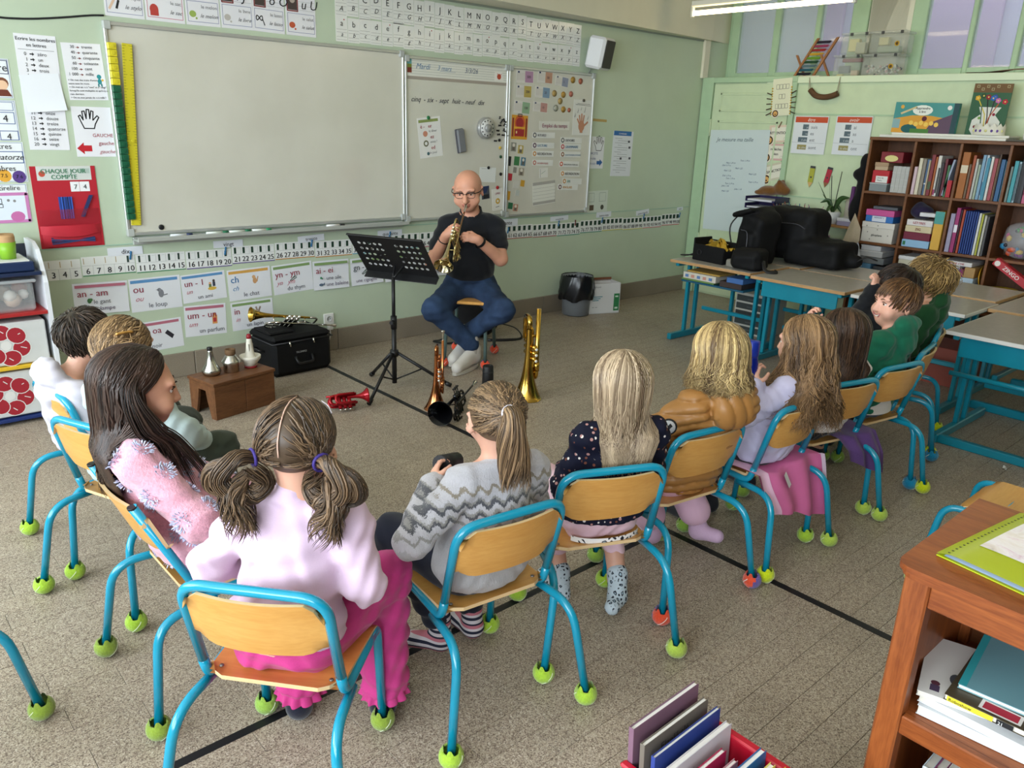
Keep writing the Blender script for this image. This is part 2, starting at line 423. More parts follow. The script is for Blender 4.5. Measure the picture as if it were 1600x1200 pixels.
w2=MB().box((XR2,edges[2][1]-.155,ZL),(XR2+.02,edges[3][0]+.12,ZC))
struct(w.build('wall_right_upper',M_GREEN));struct(w2.build('wall_right_pillar',M_CREAM))
bounds=[(YF-.002,edges[0][0])]+[(edges[i][1],edges[i+1][0])for i in range(5)]
for i,(a,b)in enumerate(bounds):
 if i==3:
  f.box((XR2-.02,a-.15,ZL),(XR2+.06,a,zt),.006);f.box((XR2-.02,b,ZL),(XR2+.06,b+.12,zt),.006)
 elif i==0:f.box((XR2-.02,b,ZL),(XR2+.06,b+.09,zt),.006);f.box((XR2-.0,b+.09,ZL),(XR2+.06,a,zt))
 else:f.box((XR2-.02,b,ZL),(XR2+.06,a,zt),.006)
for i,(a,b)in enumerate(edges):f.box((XR2-.02,b,ZL),(XR2+.06,a,zb),.004)
struct(f.build('window_5',M_TRIMG))
gl=glass((.9,.92,.97),.02,.22,'interior_window_glass')
for i,(a,b)in enumerate(edges):
 struct(MB().box((XR2+.015,b,zb),(XR2+.019,a,zt)).build('window_5_pane',gl,bpy.data.objects['window_5']))
M_LAV=flat('#a9a7bd',.7,noise=.03,name='lavender_corridor_paint')
struct(MB().box((9.0,YB,1.0),(9.1,YF+1,3.9)).build('wall_corridor',M_LAV))
struct(MB().box((XR2+.1,YB,1.0),(9.0,YF+1,1.05)).build('floor_corridor',flat('#9a98a8')))
struct(MB().box((XR2+.1,YB,3.8),(9.0,YF+1,3.9)).build('ceiling_corridor',flat('#b7b6c6')))
struct(MB().box((8.95,3.1,1.05),(9.0,4.1,3.05),.01).build('door_2',flat('#a58fae',.5)))
struct(MB().box((8.95,4.7,1.05),(9.0,5.6,3.05),.01).build('door_3',flat('#a58fae',.5)))
# ---- ceiling tubes
M_LAMP=flat('#d8d4c4',.5);M_TUBE=emit('#ffe8b4',8.0)
for x,y in TUBES:
 seen=(x>5 and y>3)
 t=thing('tube_lamp','bare glowing fluorescent tube lamp hung near the door' if seen else 'bare glowing fluorescent tube lamp of the ceiling rows out of view','lamp',(x,y,2.55),0,None if seen else 'ceiling tube lamps')
 MB().tube([(0,-.70,0),(0,.70,0)],.019,12).build('tube',M_TUBE,t)
 mb=MB().box((-.03,-.72,.05),(.03,.72,.095),.006)
 for s in(-1,1):mb.box((-.016,s*.72-.012,-.03),(.016,s*.72+.012,.06),.004)
 mb.build('housing',M_LAMP,t)
 mb=MB()
 for s in(-1,1):mb.tube([(0,s*.45,.09),(0,s*.45,ZC-2.55)],.006,6)
 mb.build('hanger',M_LAMP,t)
# --- the whiteboards
def F(px,py,q=YF):return on_y(px,py,q)
M_ALU=flat('#c9cbc8',.35,.6,name='aluminium');M_TRAY=flat('#b9bdb8',.4,.3)
def board_mat():
 n=N('whiteboard_enamel');n.set(.16,0,.5,Coat_Weight=.3,Coat_Roughness=.12);v=n.noise(n.coord(),2.2,4)
 n.base(n.ramp(v,[(.35,'#cbc9bc'),(.65,'#d3d1c5')]));return n.m
M_BOARD=board_mat()
def whiteboard(name,label,x0,x1,z0,z1,y=YF,tray=True):
 t=thing(name,label,'whiteboard',((x0+x1)/2,y-.02,z0))
 w=(x1-x0)/2;h=z1-z0
 MB().box((-w+.01,0,.01),(w-.01,.019,h-.01)).build('panel',M_BOARD,t)
 f=MB()
 for a in(-w,w-.018):f.box((a,-.012,0),(a+.018,.019,h),.003)
 for z in(0,h-.02):f.box((-w,-.012,z),(w,.019,z+.02),.003)
 f.build('frame',M_ALU,t)
 for sx in(-1,1):
  for z in(-.004,h-.04):MB().box((sx*(w-.019)-.02,-.016,z),(sx*(w-.019)+.02,.0195,z+.044),.004).build('corner_cap',flat('#aeb2ae',.5),t)
 if tray:
  m=MB().box((-w+.03,-.085,-.03),(w-.02,.019,-.018),.003);m.box((-w+.03,-.087,-.03),(w-.02,-.080,-.006),.002);m.box((-w+.03,.0,-.055),(w-.02,.019,-.01),.002)
  m.build('pen_tray',M_TRAY,t)
 return t
ZB0,ZB1=.917,2.04
def fx(px,py):return F(px,py,YF-.02).x
bx0,bx1,bx2,bx3=1.40,3.335,4.305,5.285
whiteboard('whiteboard','large blank whiteboard filling the left of the front wall',bx0,bx1,ZB0-.012,ZB1+.012)
whiteboard('whiteboard','middle whiteboard with a handwritten date strip, behind the trumpet player',bx1+.005,bx2,ZB0-.03,ZB1-.012,YF,False)
whiteboard('whiteboard','right whiteboard covered with banknote cards and the timetable',bx2+.005,bx3,ZB0-.042,ZB1-.012,YF,False)
# --- print and small things on the front wall
q=YF-.0006;qb=YF-.0206
def px(plane_q,x,y):return on_y(x,y,plane_q)
for i,(tr,br,lab)in enumerate([((12,92),(22,154),'white counting sheet with a rounded word box, topmost at the left edge'),((23,157),(35,220),'white counting sheet with two boxes reading 4, second at the left edge'),((35,222),(41,284),'white counting sheet with coloured number discs, third at the left edge'),((41,287),(54,346),'white counting sheet with pink frame and piggy bank, lowest at the left edge')]):
 a,b=F(*tr),F(*br);W=.28
 P=sheet('counting_sheet',lab,'poster','F',q,(a.x-W,q,a.z),(a.x,q,a.z),(a.x-W,q,b.z),'#e8ecee',coords=True)
 P.frame(.02,.02,.98,.98,.003,'#8f9fb8')
 if i==0:P.text('re',.80,.32,.28).frame(.5,.05,.97,.38,.004,'#5a5d77');P.disc(.85,.62,.1,'#7a4a33').disc(.85,.67,.085,'#e8c1a0').poly([(.72,.95),(.78,.78),(.92,.78),(.98,.95)],'#6d3527')
 if i==1:P.frame(.55,.05,.95,.25,.003,'#6a7ba8').frame(.65,.3,.95,.58,.004,'#6a7ba8').text('4',.76,.53,.24).text('on',.55,.74,.16).frame(.68,.76,.97,.98,.004,'#6a7ba8').text('4',.78,.97,.22)
 if i==2:P.text('lettres',.45,.17,.19).frame(.4,.24,.97,.52,.004,'#3f5a96').text('quatorze',.45,.44,.2,shear=.35).text('nombres',.33,.72,.19).disc(.42,.86,.1,'#3f8f59').disc(.62,.84,.115,'#e0a53a').text('7.5',.56,.88,.13).disc(.86,.87,.115,'#5a3f86').text('7 6',.80,.91,.13)
 if i==3:P.text('La tirelire',.38,.16,.18).frame(.3,.26,.97,.97,.016,'#c77fb4').poly([(.35,.3),(.93,.3),(.93,.93),(.35,.93)],'#dfe7f2').disc(.78,.85,.12,'#c86fa8',.1).frame(.42,.38,.55,.5,.003,INK).frame(.45,.52,.56,.6,.003,INK).disc(.66,.42,.025,'#888').disc(.76,.44,.025,'#888')
 P.done()
P=sheet('number_word_poster','tall white poster headed Ecrire les nombres en lettres','poster','F',q,(20,51),(86,57),(44,234))
P.text('Ecrire les nombres',.5,.055,.042,align='C',bold=.01).text('en lettres',.5,.105,.042,align='C',bold=.01).line([(.06,.13),(.92,.13)],.002,GRY)
for k,(a,b)in enumerate([('0','zéro'),('1','un'),('2','deux'),('3','trois'),('4','quatre'),('5','cinq'),('6','six'),('7','sept'),('8','huit'),('9','neuf'),('10','dix'),('11','onze'),('12','douze'),('13','treize'),('14','quatorze'),('15','quinze'),('16','seize'),('20','vingt')]):
 y=.18+.046*k;P.text(a,.24,y,.042,align='R').poly([(.32,y-.018),(.38,y-.018),(.38,y-.028),(.43,y-.013),(.38,y+.002),(.38,y-.008),(.32,y-.008)],INK).text(b,.5,y,.042)
P.done()
sheet('blank_paper','blank white paper taped over the middle of the number word poster','paper','F',q-.004,(29,117),(91,115),(39,176),'#e9ecf2',curl=.02).done()
P=sheet('number_word_poster','white poster running from 30 trente to 1 000 mille with a teal figure','poster','F',q,(94,66),(156,69),(102,156))
for k,(a,b)in enumerate([('30','trente'),('40','quarante'),('50','cinquante'),('60','soixante'),('100','cent'),('1 000','mille')]):
 y=.09+.095*k;P.text(a,.32,y,.075,align='R').poly([(.36,y-.02),(.4,y-.02),(.4,y-.035),(.46,y-.015),(.4,y+.005),(.4,y-.01),(.36,y-.01)],'#7a3a3a').text(b,.5,y,.075)
for k,s in enumerate(['> On met des traits d\'union','entre tous les mots.','> On met un -s à "cent" et à "vingt"','lorsqu\'ils sont multipliés et qu\'il n\'y a','rien derrière.','> On ne met jamais de -s à mille !']):P.text(s,.03,.66+.062*k,.045,bold=.012)
P.disc(.84,.58,.06,'#2d8f96').disc(.84,.665,.055,'#2d8f96',.075).disc(.8,.73,.02,'#247a80',.05).disc(.88,.73,.02,'#247a80',.05).disc(.92,.64,.03,'#e0b13a')
P.done()
def hand_outline(P,cx,cy,s,col,flip=1,wd=.004):
 pts=[(-.35,.5),(-.5,.1),(-.62,-.25),(-.5,-.32),(-.36,-.02),(-.38,-.55),(-.24,-.58),(-.17,-.1),(-.1,-.68),(.04,-.68),(.05,-.1),(.16,-.6),(.29,-.56),(.22,-.02),(.5,-.3),(.6,-.2),(.34,.22),(.25,.5)]
 P.line([(cx+flip*a*s,cy+b*s*P.w/P.h)for a,b in pts],wd,col,True)
P=sheet('direction_poster','white poster reading GAUCHE with hand outline and red arrow','poster','F',q,(110,166),(172,168),(119,245))
hand_outline(P,.42,.27,.42,INK,1,.006)
P.text('GAUCHE',.98,.6,.1,RED,'R').text('gauche',.98,.76,.11,RED,'R').text('gauche',.98,.93,.11,'#b46a72','R',.35)
P.poly([(.02,.83),(.2,.71),(.2,.77),(.4,.77),(.4,.89),(.2,.89),(.2,.95)],'#c0202c');P.done()
P=sheet('pocket_chart','red fabric wall pocket chart holding blue counting sticks','organizer','F',q,(45,260),(147,259),(67,389),'#b3202f',.004,.6)
P.rect(.09,.0,.93,.17,'#cfd3cf').text('CHAQUE JOUR',.5,.085,.075,'#3a7a5a','C',bold=.02).text('COMPTE',.5,.155,.075,'#3a7a5a','C',bold=.02).disc(.17,.09,.05,'#c2503e').rect(.74,.03,.91,.09,'#aebfb6')
P.rect(.58,.19,.72,.31,'#eceef0').rect(.725,.19,.88,.31,'#eceef0').text('7',.63,.28,.08).text('4',.78,.28,.08);P.done()
m=MB();w,h=P.w,P.h
m.grid(lambda u,v:(w*(.02+.96*u),-h*(.52+.2*v),.006+.022*math.sin(PI*u)**.5*(1-v)),12,4)
m.m=1;m.grid(lambda u,v:(w*(.04+.92*u),-h*(.74+.24*v),.006+.03*math.sin(PI*u)**.5*(1-.6*v)),12,4)
m.grid(lambda u,v:(w*(.02+.96*u),-h*(.72+(.1+.04*math.sin(PI*u))*v),.034*math.sin(PI*u)**.5+.003),12,3)
m.build('pocket',[glass((.7,.2,.25),.2,.35,'red_clear_vinyl'),flat('#b82434',.6,noise=.1)],P.p)
for k in range(11):
 x=w*(.37+.019*k);r_=random.uniform(-.03,.03)
 tag(MB().box((x-.003,-h*.64,.008+.002*(k%3)),(x+.003,-h*.37,.011+.002*(k%3))).build('counting_stick',flat(['#2f4ea0','#27407f','#3a62c0','#1f2c55'][k%4],.5),P.p))
for k in range(3):MB().box((-.003,-.06,.012+.002*k),(.003,.07,.015+.002*k)).build('counting_stick',flat('#2a3560',.5),P.p,(w*(.76+.02*k),-h*.5,0),(0,0,-.45))
for k in range(8):MB().box((-.11,-.003,.014+.0016*k),(.11,.003,.017+.0016*k)).build('counting_stick',flat(['#2a3560','#37477a'][k%2],.5),P.p,(w*.5,-h*(.88+.006*k),0),(0,0,.1*math.sin(k*2.1)))
x0,pitch,zs0,zs1=.850,.05852,.681,.792
DEC=['#3f7b52','#3f7b52','#6a5a96','#b5813c','#b5813c','#3f7f96','#b04a40','#2f8a62','#cfc84a','#c4505a']
BAND={1:'#4b8a60',2:'#4b8a60',3:'#6a5a96',4:'#6a5a96',5:'#c08a44',6:'#c08a44',7:'#4a90a8',8:'#4a90a8',9:'#b8506a',10:'#b8506a',11:'#b04a40',12:'#b04a40',13:'#a84a48',14:'#2f8a72',15:'#2f8a72',16:'#cfc84a',17:'#cfc84a',18:'#c4505a',19:'#c4505a'}
NW='one,five,six,ten,eleven,fifteen,sixteen,twenty,twenty-one,twenty-five,twenty-six,thirty,thirty-one,thirty-five,thirty-six,forty,forty-one,forty-five,forty-six,fifty,fifty-one,fifty-five,fifty-six,sixty,sixty-one,sixty-five,sixty-six,seventy,seventy-one,seventy-five,seventy-six,eighty,eighty-one,eighty-five,eighty-six,ninety,ninety-one,ninety-five,ninety-six,one hundred'.split(',')
for k in range(20):
 xa=x0+pitch*5*k;dz=.006*math.sin(k*1.7);a,b=5*k+1,5*k+5
 P=sheet('number_strip','white number line strip printed from %s to %s, below the boards'%(NW[2*k],NW[2*k+1]),'number strip','F',q,(xa,q,zs1+dz),(xa+pitch*5-.006,q,zs1+dz-.002),(xa,q,zs0+dz),'#e6e8e6',coords=True,group='number line strips')
 for j in range(5):
  n=a+j;cx=.1+.2*j
  P.text(str(n),cx,.88,.42,INK,'C',bold=.012)
  if j:P.line([(.2*j,.46),(.2*j,1)]if n<11 else[(.2*j,.05),(.2*j,.45)],.0012,'#8d8f92')
  if n>=10:
   t=min(n//10,9);wbar=.03+.012*t
   P.rect(cx-wbar/2-.03,.07,cx+wbar/2-.03,.42,'#1d3b2c' if n>20 else '#2c3f36').line([(cx+.02,.1),(cx+.08,.1)],.0012,'#9aa')
  else:P.line([(cx-.06,.08),(cx-.06,.36)],.004,'#b8a27a')
 if k in BAND:P.rect(.0,.945,1,1.0,BAND[k])
 P.line([(0,.46),(1,.46)],.001,'#8d8f92').done()
def peg(px_,py_,label,col='#2f6f9c',L=.05,rot=0.):
 p=F(px_,py_,YF-.008);t=thing('clothes_peg',label,'peg',p,0,'pegs on the number line');t.rotation_euler=(0,rot,0)
 MB().box((-.005,-.004,-L/2),(.005,-.001,L/2),.001).build('jaw',flat(col,.4),t);MB().box((-.005,.001,-L/2),(.005,.004,L/2),.001).build('jaw',flat(col,.4),t)
 MB().tube([(-.006,0,.004),(.006,0,.004)],.0035,8).build('spring',M_ALU,t)
for word,tl,tr,bl,pg in[('dix',(167,388),(222,384),(168,401),(204,399)),('vingt',(333,377),(379,374),(335,388),(352,392)),('trente',(465,370),(506,365),(467,380),(487,380)),('quarante',(590,361),(628,358),(591,371),(609,367)),('soixante',(768,344),(809,341),(769,355),(794,360)),('soixante-dix',(860,339),(888,336),(861,346),(873,349)),('quatre-vingts',(932,332),(955,330),(933,340),(941,344)),('quatre-vingt-dix',(994,330),(1014,326),(995,337),(1006,338)),('cent',(1058,324),(1067,323),(1058,329),(1062,336))]:
 P=sheet('word_label','small white paper label reading %s above the number line'%word,'label','F',q-.002,tl,tr,bl,'#dfe3ea')
 P.text(word,.5,.8,.8 if len(word)<10 else .5,INK,'C').done();peg(*pg,'blue clothes peg clipped on the number line under the %s label'%word,rot=.2)
peg(899,348,'dark red clothes peg clipped on the number line between 74 and 75','#6e2a24')
def pic(P,kind,x,y,s):
 if kind=='wolf':P.disc(x,y+.06,.055*s,'#7d7f86',.085*s).disc(x-.03,y-.05,.04*s,'#85878e').poly([(x-.1,y-.06),(x-.04,y-.08),(x-.03,y-.02)],'#6a6c73').line([(x+.05,y+.12),(x+.12,y+.1)],.006,'#6a6c73')
 elif kind=='kids':P.disc(x-.04,y-.02,.03*s,'#d9a883').rect(x-.07,y+.01,x-.01,y+.14,'#6a7a48').disc(x+.05,y-.1,.03*s,'#4a3a33').rect(x+.02,y-.06,x+.08,y+.1,'#34394a').disc(x,y+.17,.1*s,'#d8b24a',.04*s)
 elif kind=='cat':P.disc(x,y+.04,.05*s,'#c99a6a',.07*s).disc(x-.02,y-.08,.04*s,'#d0a272').line([(x+.05,y+.08),(x+.08,y-.08)],.006,'#b98858')
 elif kind=='perfume':P.rect(x-.06,y-.08,x+.06,y+.2,'#d99a5a').rect(x-.03,y-.16,x+.03,y-.08,'#b9743c').rect(x-.04,y,x+.04,y+.14,'#b53a3a')
 elif kind=='black':P.poly([(x-.09,y+.0),(x-.03,y-.1),(x+.1,y+.1),(x+.05,y+.22)],'#2a2730')
 elif kind=='rabbit':P.disc(x,y+.08,.05*s,'#9a8a80',.07*s).line([(x-.02,y),(x-.05,y-.15)],.012,'#9a8a80').line([(x+.01,y),(x+.05,y-.14)],.012,'#8a7a70')
 elif kind=='leaf':P.disc(x,y,.04*s,'#3f6a3f',.05*s).disc(x+.03,y-.03,.03*s,'#4a7a48')
 elif kind=='herb':P.line([(x-.08,y+.08),(x+.06,y-.08)],.006,'#4a5a50').line([(x-.06,y+.1),(x+.09,y)],.006,'#4a5a50').line([(x,y),(x+.09,y-.05)],.005,'#5a6a60')
 elif kind=='wing':P.disc(x,y,.03*s,'#4a8a6a').disc(x+.03,y+.03,.02,'#3f7a5c')
 elif kind=='whale':P.disc(x,y,.06*s,'#56687e',.035*s).poly([(x+.05,y-.02),(x+.1,y-.08),(x+.09,y+.03)],'#56687e')
for big,small,script,bar,pics,tl,tr,bl,col in[('an - am',['le gant','la lampe'],'','#b56a7d',[('leaf',.27,.56)],(112,444),(198,438),(119,493),'#8f2f45'),('ou',['le loup'],'ou','#5b8fc0',[('wolf',.6,.45)],(200,437),(280,429),(205,489),'#8f2f45'),('un - 1',['un ami'],'un','#5b8fc0',[('kids',.68,.42)],(281,431),(350,422),(286,475),'#8f2f45'),('ch',['le chat'],'ch','#d2a04f',[('cat',.62,.38)],(354,423),(421,415),(360,471),'#2f6fa8'),('yn - ym',['du thym'],'yn   ym','#7d9a62',[('herb',.5,.5)],(424,416),(486,407),(427,462),'#8f2f45'),('ai - ei',['une aile','une baleine'],'','#7d9a62',[('wing',.2,.58),('whale',.2,.82)],(488,409),(544,404),(490,454),'#8f2f45'),('gn - ni',['','une cigogne'],'','#7d9a62',[('herb',.4,.5)],(547,405),(597,399),(549,447),'#4a4f58'),('eil - eille',['','le soleil'],'','#7d9a62',[('leaf',.4,.5)],(600,399),(650,393),(602,441),'#4a4f58'),('euil',['','une feuille'],'','#7d9a62',[('leaf',.4,.5)],(653,393),(702,388),(655,434),'#4a4f58'),('oi - oa',['noir'],'','#b56a7d',[('black',.72,.46)],(206,507),(282,495),(214,553),'#8f2f45'),('um - un',['un parfum'],'um','#b56a7d',[('perfume',.72,.45)],(287,479),(352,473),(292,527),'#8f2f45'),('in',['un lapin'],'in','#7d9a62',[('rabbit',.64,.4)],(360,474),(425,465),(363,518),'#8f2f45')]:
 P=sheet('sound_poster','white sound poster reading %s with a %s bar on top'%(big.replace(' ',''),{'#b56a7d':'pink','#5b8fc0':'blue','#d2a04f':'orange','#7d9a62':'green'}[bar]),'poster','F',q,tl,tr,bl,'#e2e4ea',group='sound posters',curl=.012 if big[0]in 'gae' else 0)
 if P.p and big[0]in 'gae':P.z+=.010
 P.rect(.03,.05,.95,.14,bar).text(big,.06,.42,.3 if len(big)<8 else .24,col,bold=.008)
 if script:P.text(script,.08,.68,.22,'#c06a7a' if big!='ch' else '#5b8fc0',shear=.4)
 if len(small)==1:P.text(small[0],.33,.9,.2,'#4a4a58')
 else:
  P.text(small[0],.34,.66,.19,'#4a4a58');P.text(small[1],.34 if small[0]else .12,.88,.19,'#5a4a6a')
 for kd,x,y in pics:pic(P,kd,x,y,1.)
 P.done()
for k,(bl,br,name,letter,col)in enumerate([((165,24),(227,31),'stylo','','#333'),((229,31),(290,38),'sac','s S','#b8433a'),((291,38),(344,43),'melon','e U','#9ab05a'),((346,43),(396,48),'livre','i J','#b9b4ae'),((397,48),(446,54),'lasso','o O','#3a3a3a'),((448,54),(494,59),'salut','u U','#c05a3a')]):
 a,b=F(*bl),F(*br);H=.27
 P=sheet('word_card','laminated white word card le %s in the row above the large board'%name,'card','F',q,(a.x,q,a.z+H),(b.x,q,b.z+H),(a.x,q,a.z),'#e4e4e8',rough=.25,coords=True,group='word cards above the board')
 P.frame(.06,.53,.95,.93,.003,'#c06a80' if name=='sac' else '#8a8fb0').text('le '+name,.92,.66,.1,GRY,'R').text('le '+name,.92,.84,.11,'#5a5a60','R',.4)
 P.frame(.06,.05,.4,.48,.008,'#8a4a4a').rect(.08,.07,.38,.46,'#4a403c').disc(.23,.25,.09,'#b0a498').text(letter,.5,.42,.28,INK,shear=.2)
 for j in range(4):P.line([(.44,.18+.09*j),(.96,.18+.09*j)],.001,'#777')
 if name=='stylo':P.line([(.12,.86),(.3,.62)],.012,'#d9b9a0').line([(.3,.84),(.36,.7)],.012,'#222')
 elif name=='sac':P.disc(.22,.78,.11,col,.13).rect(.12,.78,.33,.9,col)
 elif name=='lasso':P.line([(.1+.1*(1+math.cos(t)),.72+.05*math.sin(2*t))for t in np.linspace(0,6.28,14)],.006,col).line([(.3,.74),(.36,.86)],.006,col)
 else:P.disc(.2,.78,.1,col,.09).disc(.3,.86,.03,col)
 P.done()
ax0,apw=2.822,.0880;AB='ABCDEFGHIJKLMNOPQRSTUVWXYZ'
def lam():return .12
for row,(z0,z1)in enumerate(((2.228,2.392),(2.073,2.222))):
 for k,ch in enumerate(AB):
  L=ch if row==0 else ch.lower();jz=random.uniform(-.006,.006);jx=random.uniform(-.002,.002)
  P=sheet('alphabet_card','laminated alphabet card with the %s letter %s above the boards'%('capital' if row==0 else 'small',L),'card','F',q-.0004*(k%2),(ax0+apw*k+jx,q,z1+jz),(ax0+apw*(k+1)-.002+jx,q,z1+jz),(ax0+apw*k+jx,q,z0+jz),'#e6e7e2',rough=.14,coords=True,group='alphabet cards')
  P.text(L,.5,.40 if row==0 else .36,.34,INK,'C').text(L,.5,.78,.26,INK,'C',.3)
  for y in(.5,.62,.80,.92):P.line([(.06,y),(.94,y)],.0011,'#555')
  if L in 'aeiouy':P.disc(.72,.1,.05,'#b8303a')
  P.done()
t=thing('wall_speaker','white wall loudspeaker with black grille beside the alphabet cards','speaker',(5.26,YF,2.185),0)
m=Euler((.18,0,.25)).to_matrix().to_4x4();m.translation=(0,-.1,0)
MB().box((-.10,-.07,-.125),(.10,.09,.125),.02,m).build('body',flat('#dcdcdc',.4),t);MB().box((-.075,-.078,-.108),(.075,-.066,.108),.01,m).build('grille',flat('#3b3a36',.7),t)
MB().tube([(0,.12,-.02),(0,-.04,-.02)],.02,8).build('bracket',flat('#b8b8b8',.4),t)
MB().tube(spline([(-.02,-.01,-.12),(-.05,-.008,-.16),(-.12,-.006,-.17),(-.2,-.006,-.165)],4),.004,6).build('cable',flat('#9a9a98',.5),t)
P=sheet('date_strip','ruled white date strip reading Mardi 3 mars and 3/3/26','sign','F',qb,(635,86),(793,101),(635,123),'#e0e0d6')
P.rect(0,0,1,.13,'#a59c90').rect(0,.86,1,1,'#a59c90')
for j in range(6):P.line([(0.03,.2+.11*j),(1,.2+.11*j)],.0015,'#97a09a')
P.rect(0,.14,.045,.35,'#6aa8a8').rect(0,.35,.045,.5,'#7c8a3e').rect(0,.5,.045,.72,'#7d3a2c')
P.text('Mardi',.08,.53,.34,'#6f8fb0',shear=.35).text('3 mars',.28,.53,.3,'#6f8fb0',shear=.35).text('3/3/26',.55,.55,.32,'#5d6a80',shear=.2)
P.line([(.31,.57),(.46,.57)],.002,'#7a92b0');P.poly([(.86,.42),(.94,.36),(.96,.78),(.86,.8)],'#e9e6df').disc(.91,.6,.022,'#b54a30').line([(.91,.6),(.89,.45)],.004,'#b54a30').line([(.91,.6),(.935,.47)],.004,'#b54a30').done()
wb=bpy.data.objects['whiteboard.001'];o=F(640,158,YF-.02)
Pw=Print(thing('handwriting',None,None),.9,.5,0);Pw.p.parent=wb;Pw.p.location=Vector((o.x,YF-.021,o.z))-wb.location;Pw.p.rotation_euler=(PI/2,0,0)
e0=Pw.p
for s,x in(('cinq',.01),('-',.15),('six',.19),('-',.285),('sept',.33),('huit',.48),('-',.60),('neuf',.645),('dix',.80)):Pw.text(s,x*.86,.0,.10,'#23243a',shear=.42)
for kind,(mb,keys)in Pw.b.items():mb.build('handwriting',[flat(c,r)for c,r in keys],wb,Pw.p.location,Pw.p.rotation_euler)
bpy.data.objects.remove(e0)
P=sheet('sound_card','white card reading é er ez ed under a green magnet','card','F',qb,(651,185),(687,181),(658,248),'#e6e6e2')
P.rect(.05,.05,.9,.12,'#8a9a58').text('é -   er',.1,.26,.13,RED,bold=.01).text('le dîner',.45,.37,.085,GRY).text('ez',.5,.53,.13,RED,bold=.01).text('assez !',.48,.64,.085,GRY).text('ed',.5,.8,.13,RED,bold=.01).text('le pied',.42,.91,.085,GRY)
P.disc(.3,.4,.1,'#c88a70').disc(.3,.64,.11,'#6a6a50').disc(.3,.64,.06,'#e6e6e2').disc(.36,.9,.06,'#4a6a70').done()
def magnet(px_,py_,col,label,r=.012,group=None,qq=YF-.02):
 p=F(px_,py_,qq);o=MB().lathe([(r,0),(r,.006),(r*.85,.008),(0,.008)],14,Matrix.Rotation(PI/2,4,'X')).build('magnet',flat(col,.4),None,p);tag(o,label,'magnet',group)
magnet(669,184,'#2f7a4a','green round magnet holding the é er card',.014)
t=thing('board_eraser','grey felt board eraser stuck on the middle whiteboard','eraser',F(718,220,YF-.02));t.rotation_euler=(0,-.18+.0,0)
MB().box((-.034,-.035,-.085),(.034,-.012,.085),.008).build('grip',flat('#75777b',.5),t);MB().box((-.036,-.012,-.087),(.036,-.0005,.087),.002).build('felt',flat('#55565c',.9),t)
t=thing('timer_dial','silver round dial timer stuck on the middle whiteboard','timer',F(757,200,YF-.02));mr=Matrix.Rotation(PI/2,4,'X')
MB().lathe([(.078,0),(.080,.01),(.080,.03),(.074,.036),(.0,.036)],32,mr).build('body',flat('#a9aaa8',.35,.4),t)
MB().lathe([(.066,.036),(.066,.038),(0,.038)],32,mr).build('face',flat('#d6d6d2',.4),t);MB().lathe([(.030,.036),(.028,.056),(.0,.056)],20,mr).build('knob',flat('#9fa09e',.4,.3),t)
m=MB()
for k in range(12):
 a=k*PI/6;m.box((math.sin(a)*.055-.005,-.0392,math.cos(a)*.055-.005),(math.sin(a)*.055+.005,-.038,math.cos(a)*.055+.005))
m.build('marks',flat('#3a3a3a'),t)
k=0
for a,b,an in[(780,184,.2),(785,187,1.2),(782,191,.6),(788,190,2.),(780,196,1.5),(787,195,.9),(790,197,.2),(777,204,1.6),(786,203,.3),(789,206,2.4),(778,210,1.5),(785,211,1.6),(792,212,1.5),(773,220,1.6)]:
 t=thing('push_pin_magnet','small black pin magnet in the cluster right of the timer dial','magnet',F(a,b,YF-.02),0,'black pin magnets');t.rotation_euler=(0,an,0)
 MB().lathe([(.007,0),(.007,.004),(.004,.007),(.004,.014),(.008,.018),(.008,.02),(0,.02)],10,Matrix.Translation((0,-.008,-.01))).build('pin',flat('#17171a',.4),t)
magnet(780,219,'#17171a','black round magnet below the pin magnets');magnet(781,231,'#d3b54a','yellow round magnet near the board edge');magnet(790,230,'#dcdcd8','white round magnet near the board edge');magnet(782,245,'#1f4a30','dark green round magnet near the board edge')
magnet(782,272,'#17171a','black round magnet alone beside the white note',.013);magnet(763,262,'#17171a','black round magnet holding the white note',.012,None,YF-.0225)
P=sheet('note','small white note under a black magnet behind the player\'s head','paper','F',qb,(750,261),(775,262),(752,284),'#dfe2e0');P.line([(.1,.1),(.4,.1)],.002,GRY).done()
P=sheet('photo_card','dark photo card pinned to the board beside the player\'s ear','card','F',qb,(752,292),(764,290),(753,312),'#4a4f5a');P.poly([(0,0),(1,0),(.6,.5),(0,.6)],'#27365c').rect(.2,.65,.9,.95,'#23242a').done()
P=sheet('flyer','white flyer with yellow ring print behind the player\'s shoulder','poster','F',qb,(768,296),(785,293),(769,330),'#e3e1da');P.text('LIPRE',.5,.27,.13,RED,'C').disc(.5,.58,.2,'#c9a02f').disc(.5,.58,.09,'#e3e1da').line([(.3,.85),(.6,.83)],.004,INK).done()
magnet(777,293,'#a3202a','dark red magnet holding the flyer',.014,None,YF-.0225)
NOTE=[('500',(807,109),(834,111),(807,129),'#b08aa6'),('50',(841,110),(864,113),(840,129),'#b98f78'),('5',(869,117),(889,122),(868,133),'#8c93a6'),('200',(807,132),(831,134),(806,152),'#b8a458'),('20',(837,134),(860,137),(837,152),'#7f99b0'),('100',(804,156),(829,160),(804,176),'#8fae8c'),('10',(834,158),(856,161),(833,174),'#bb8f86')]
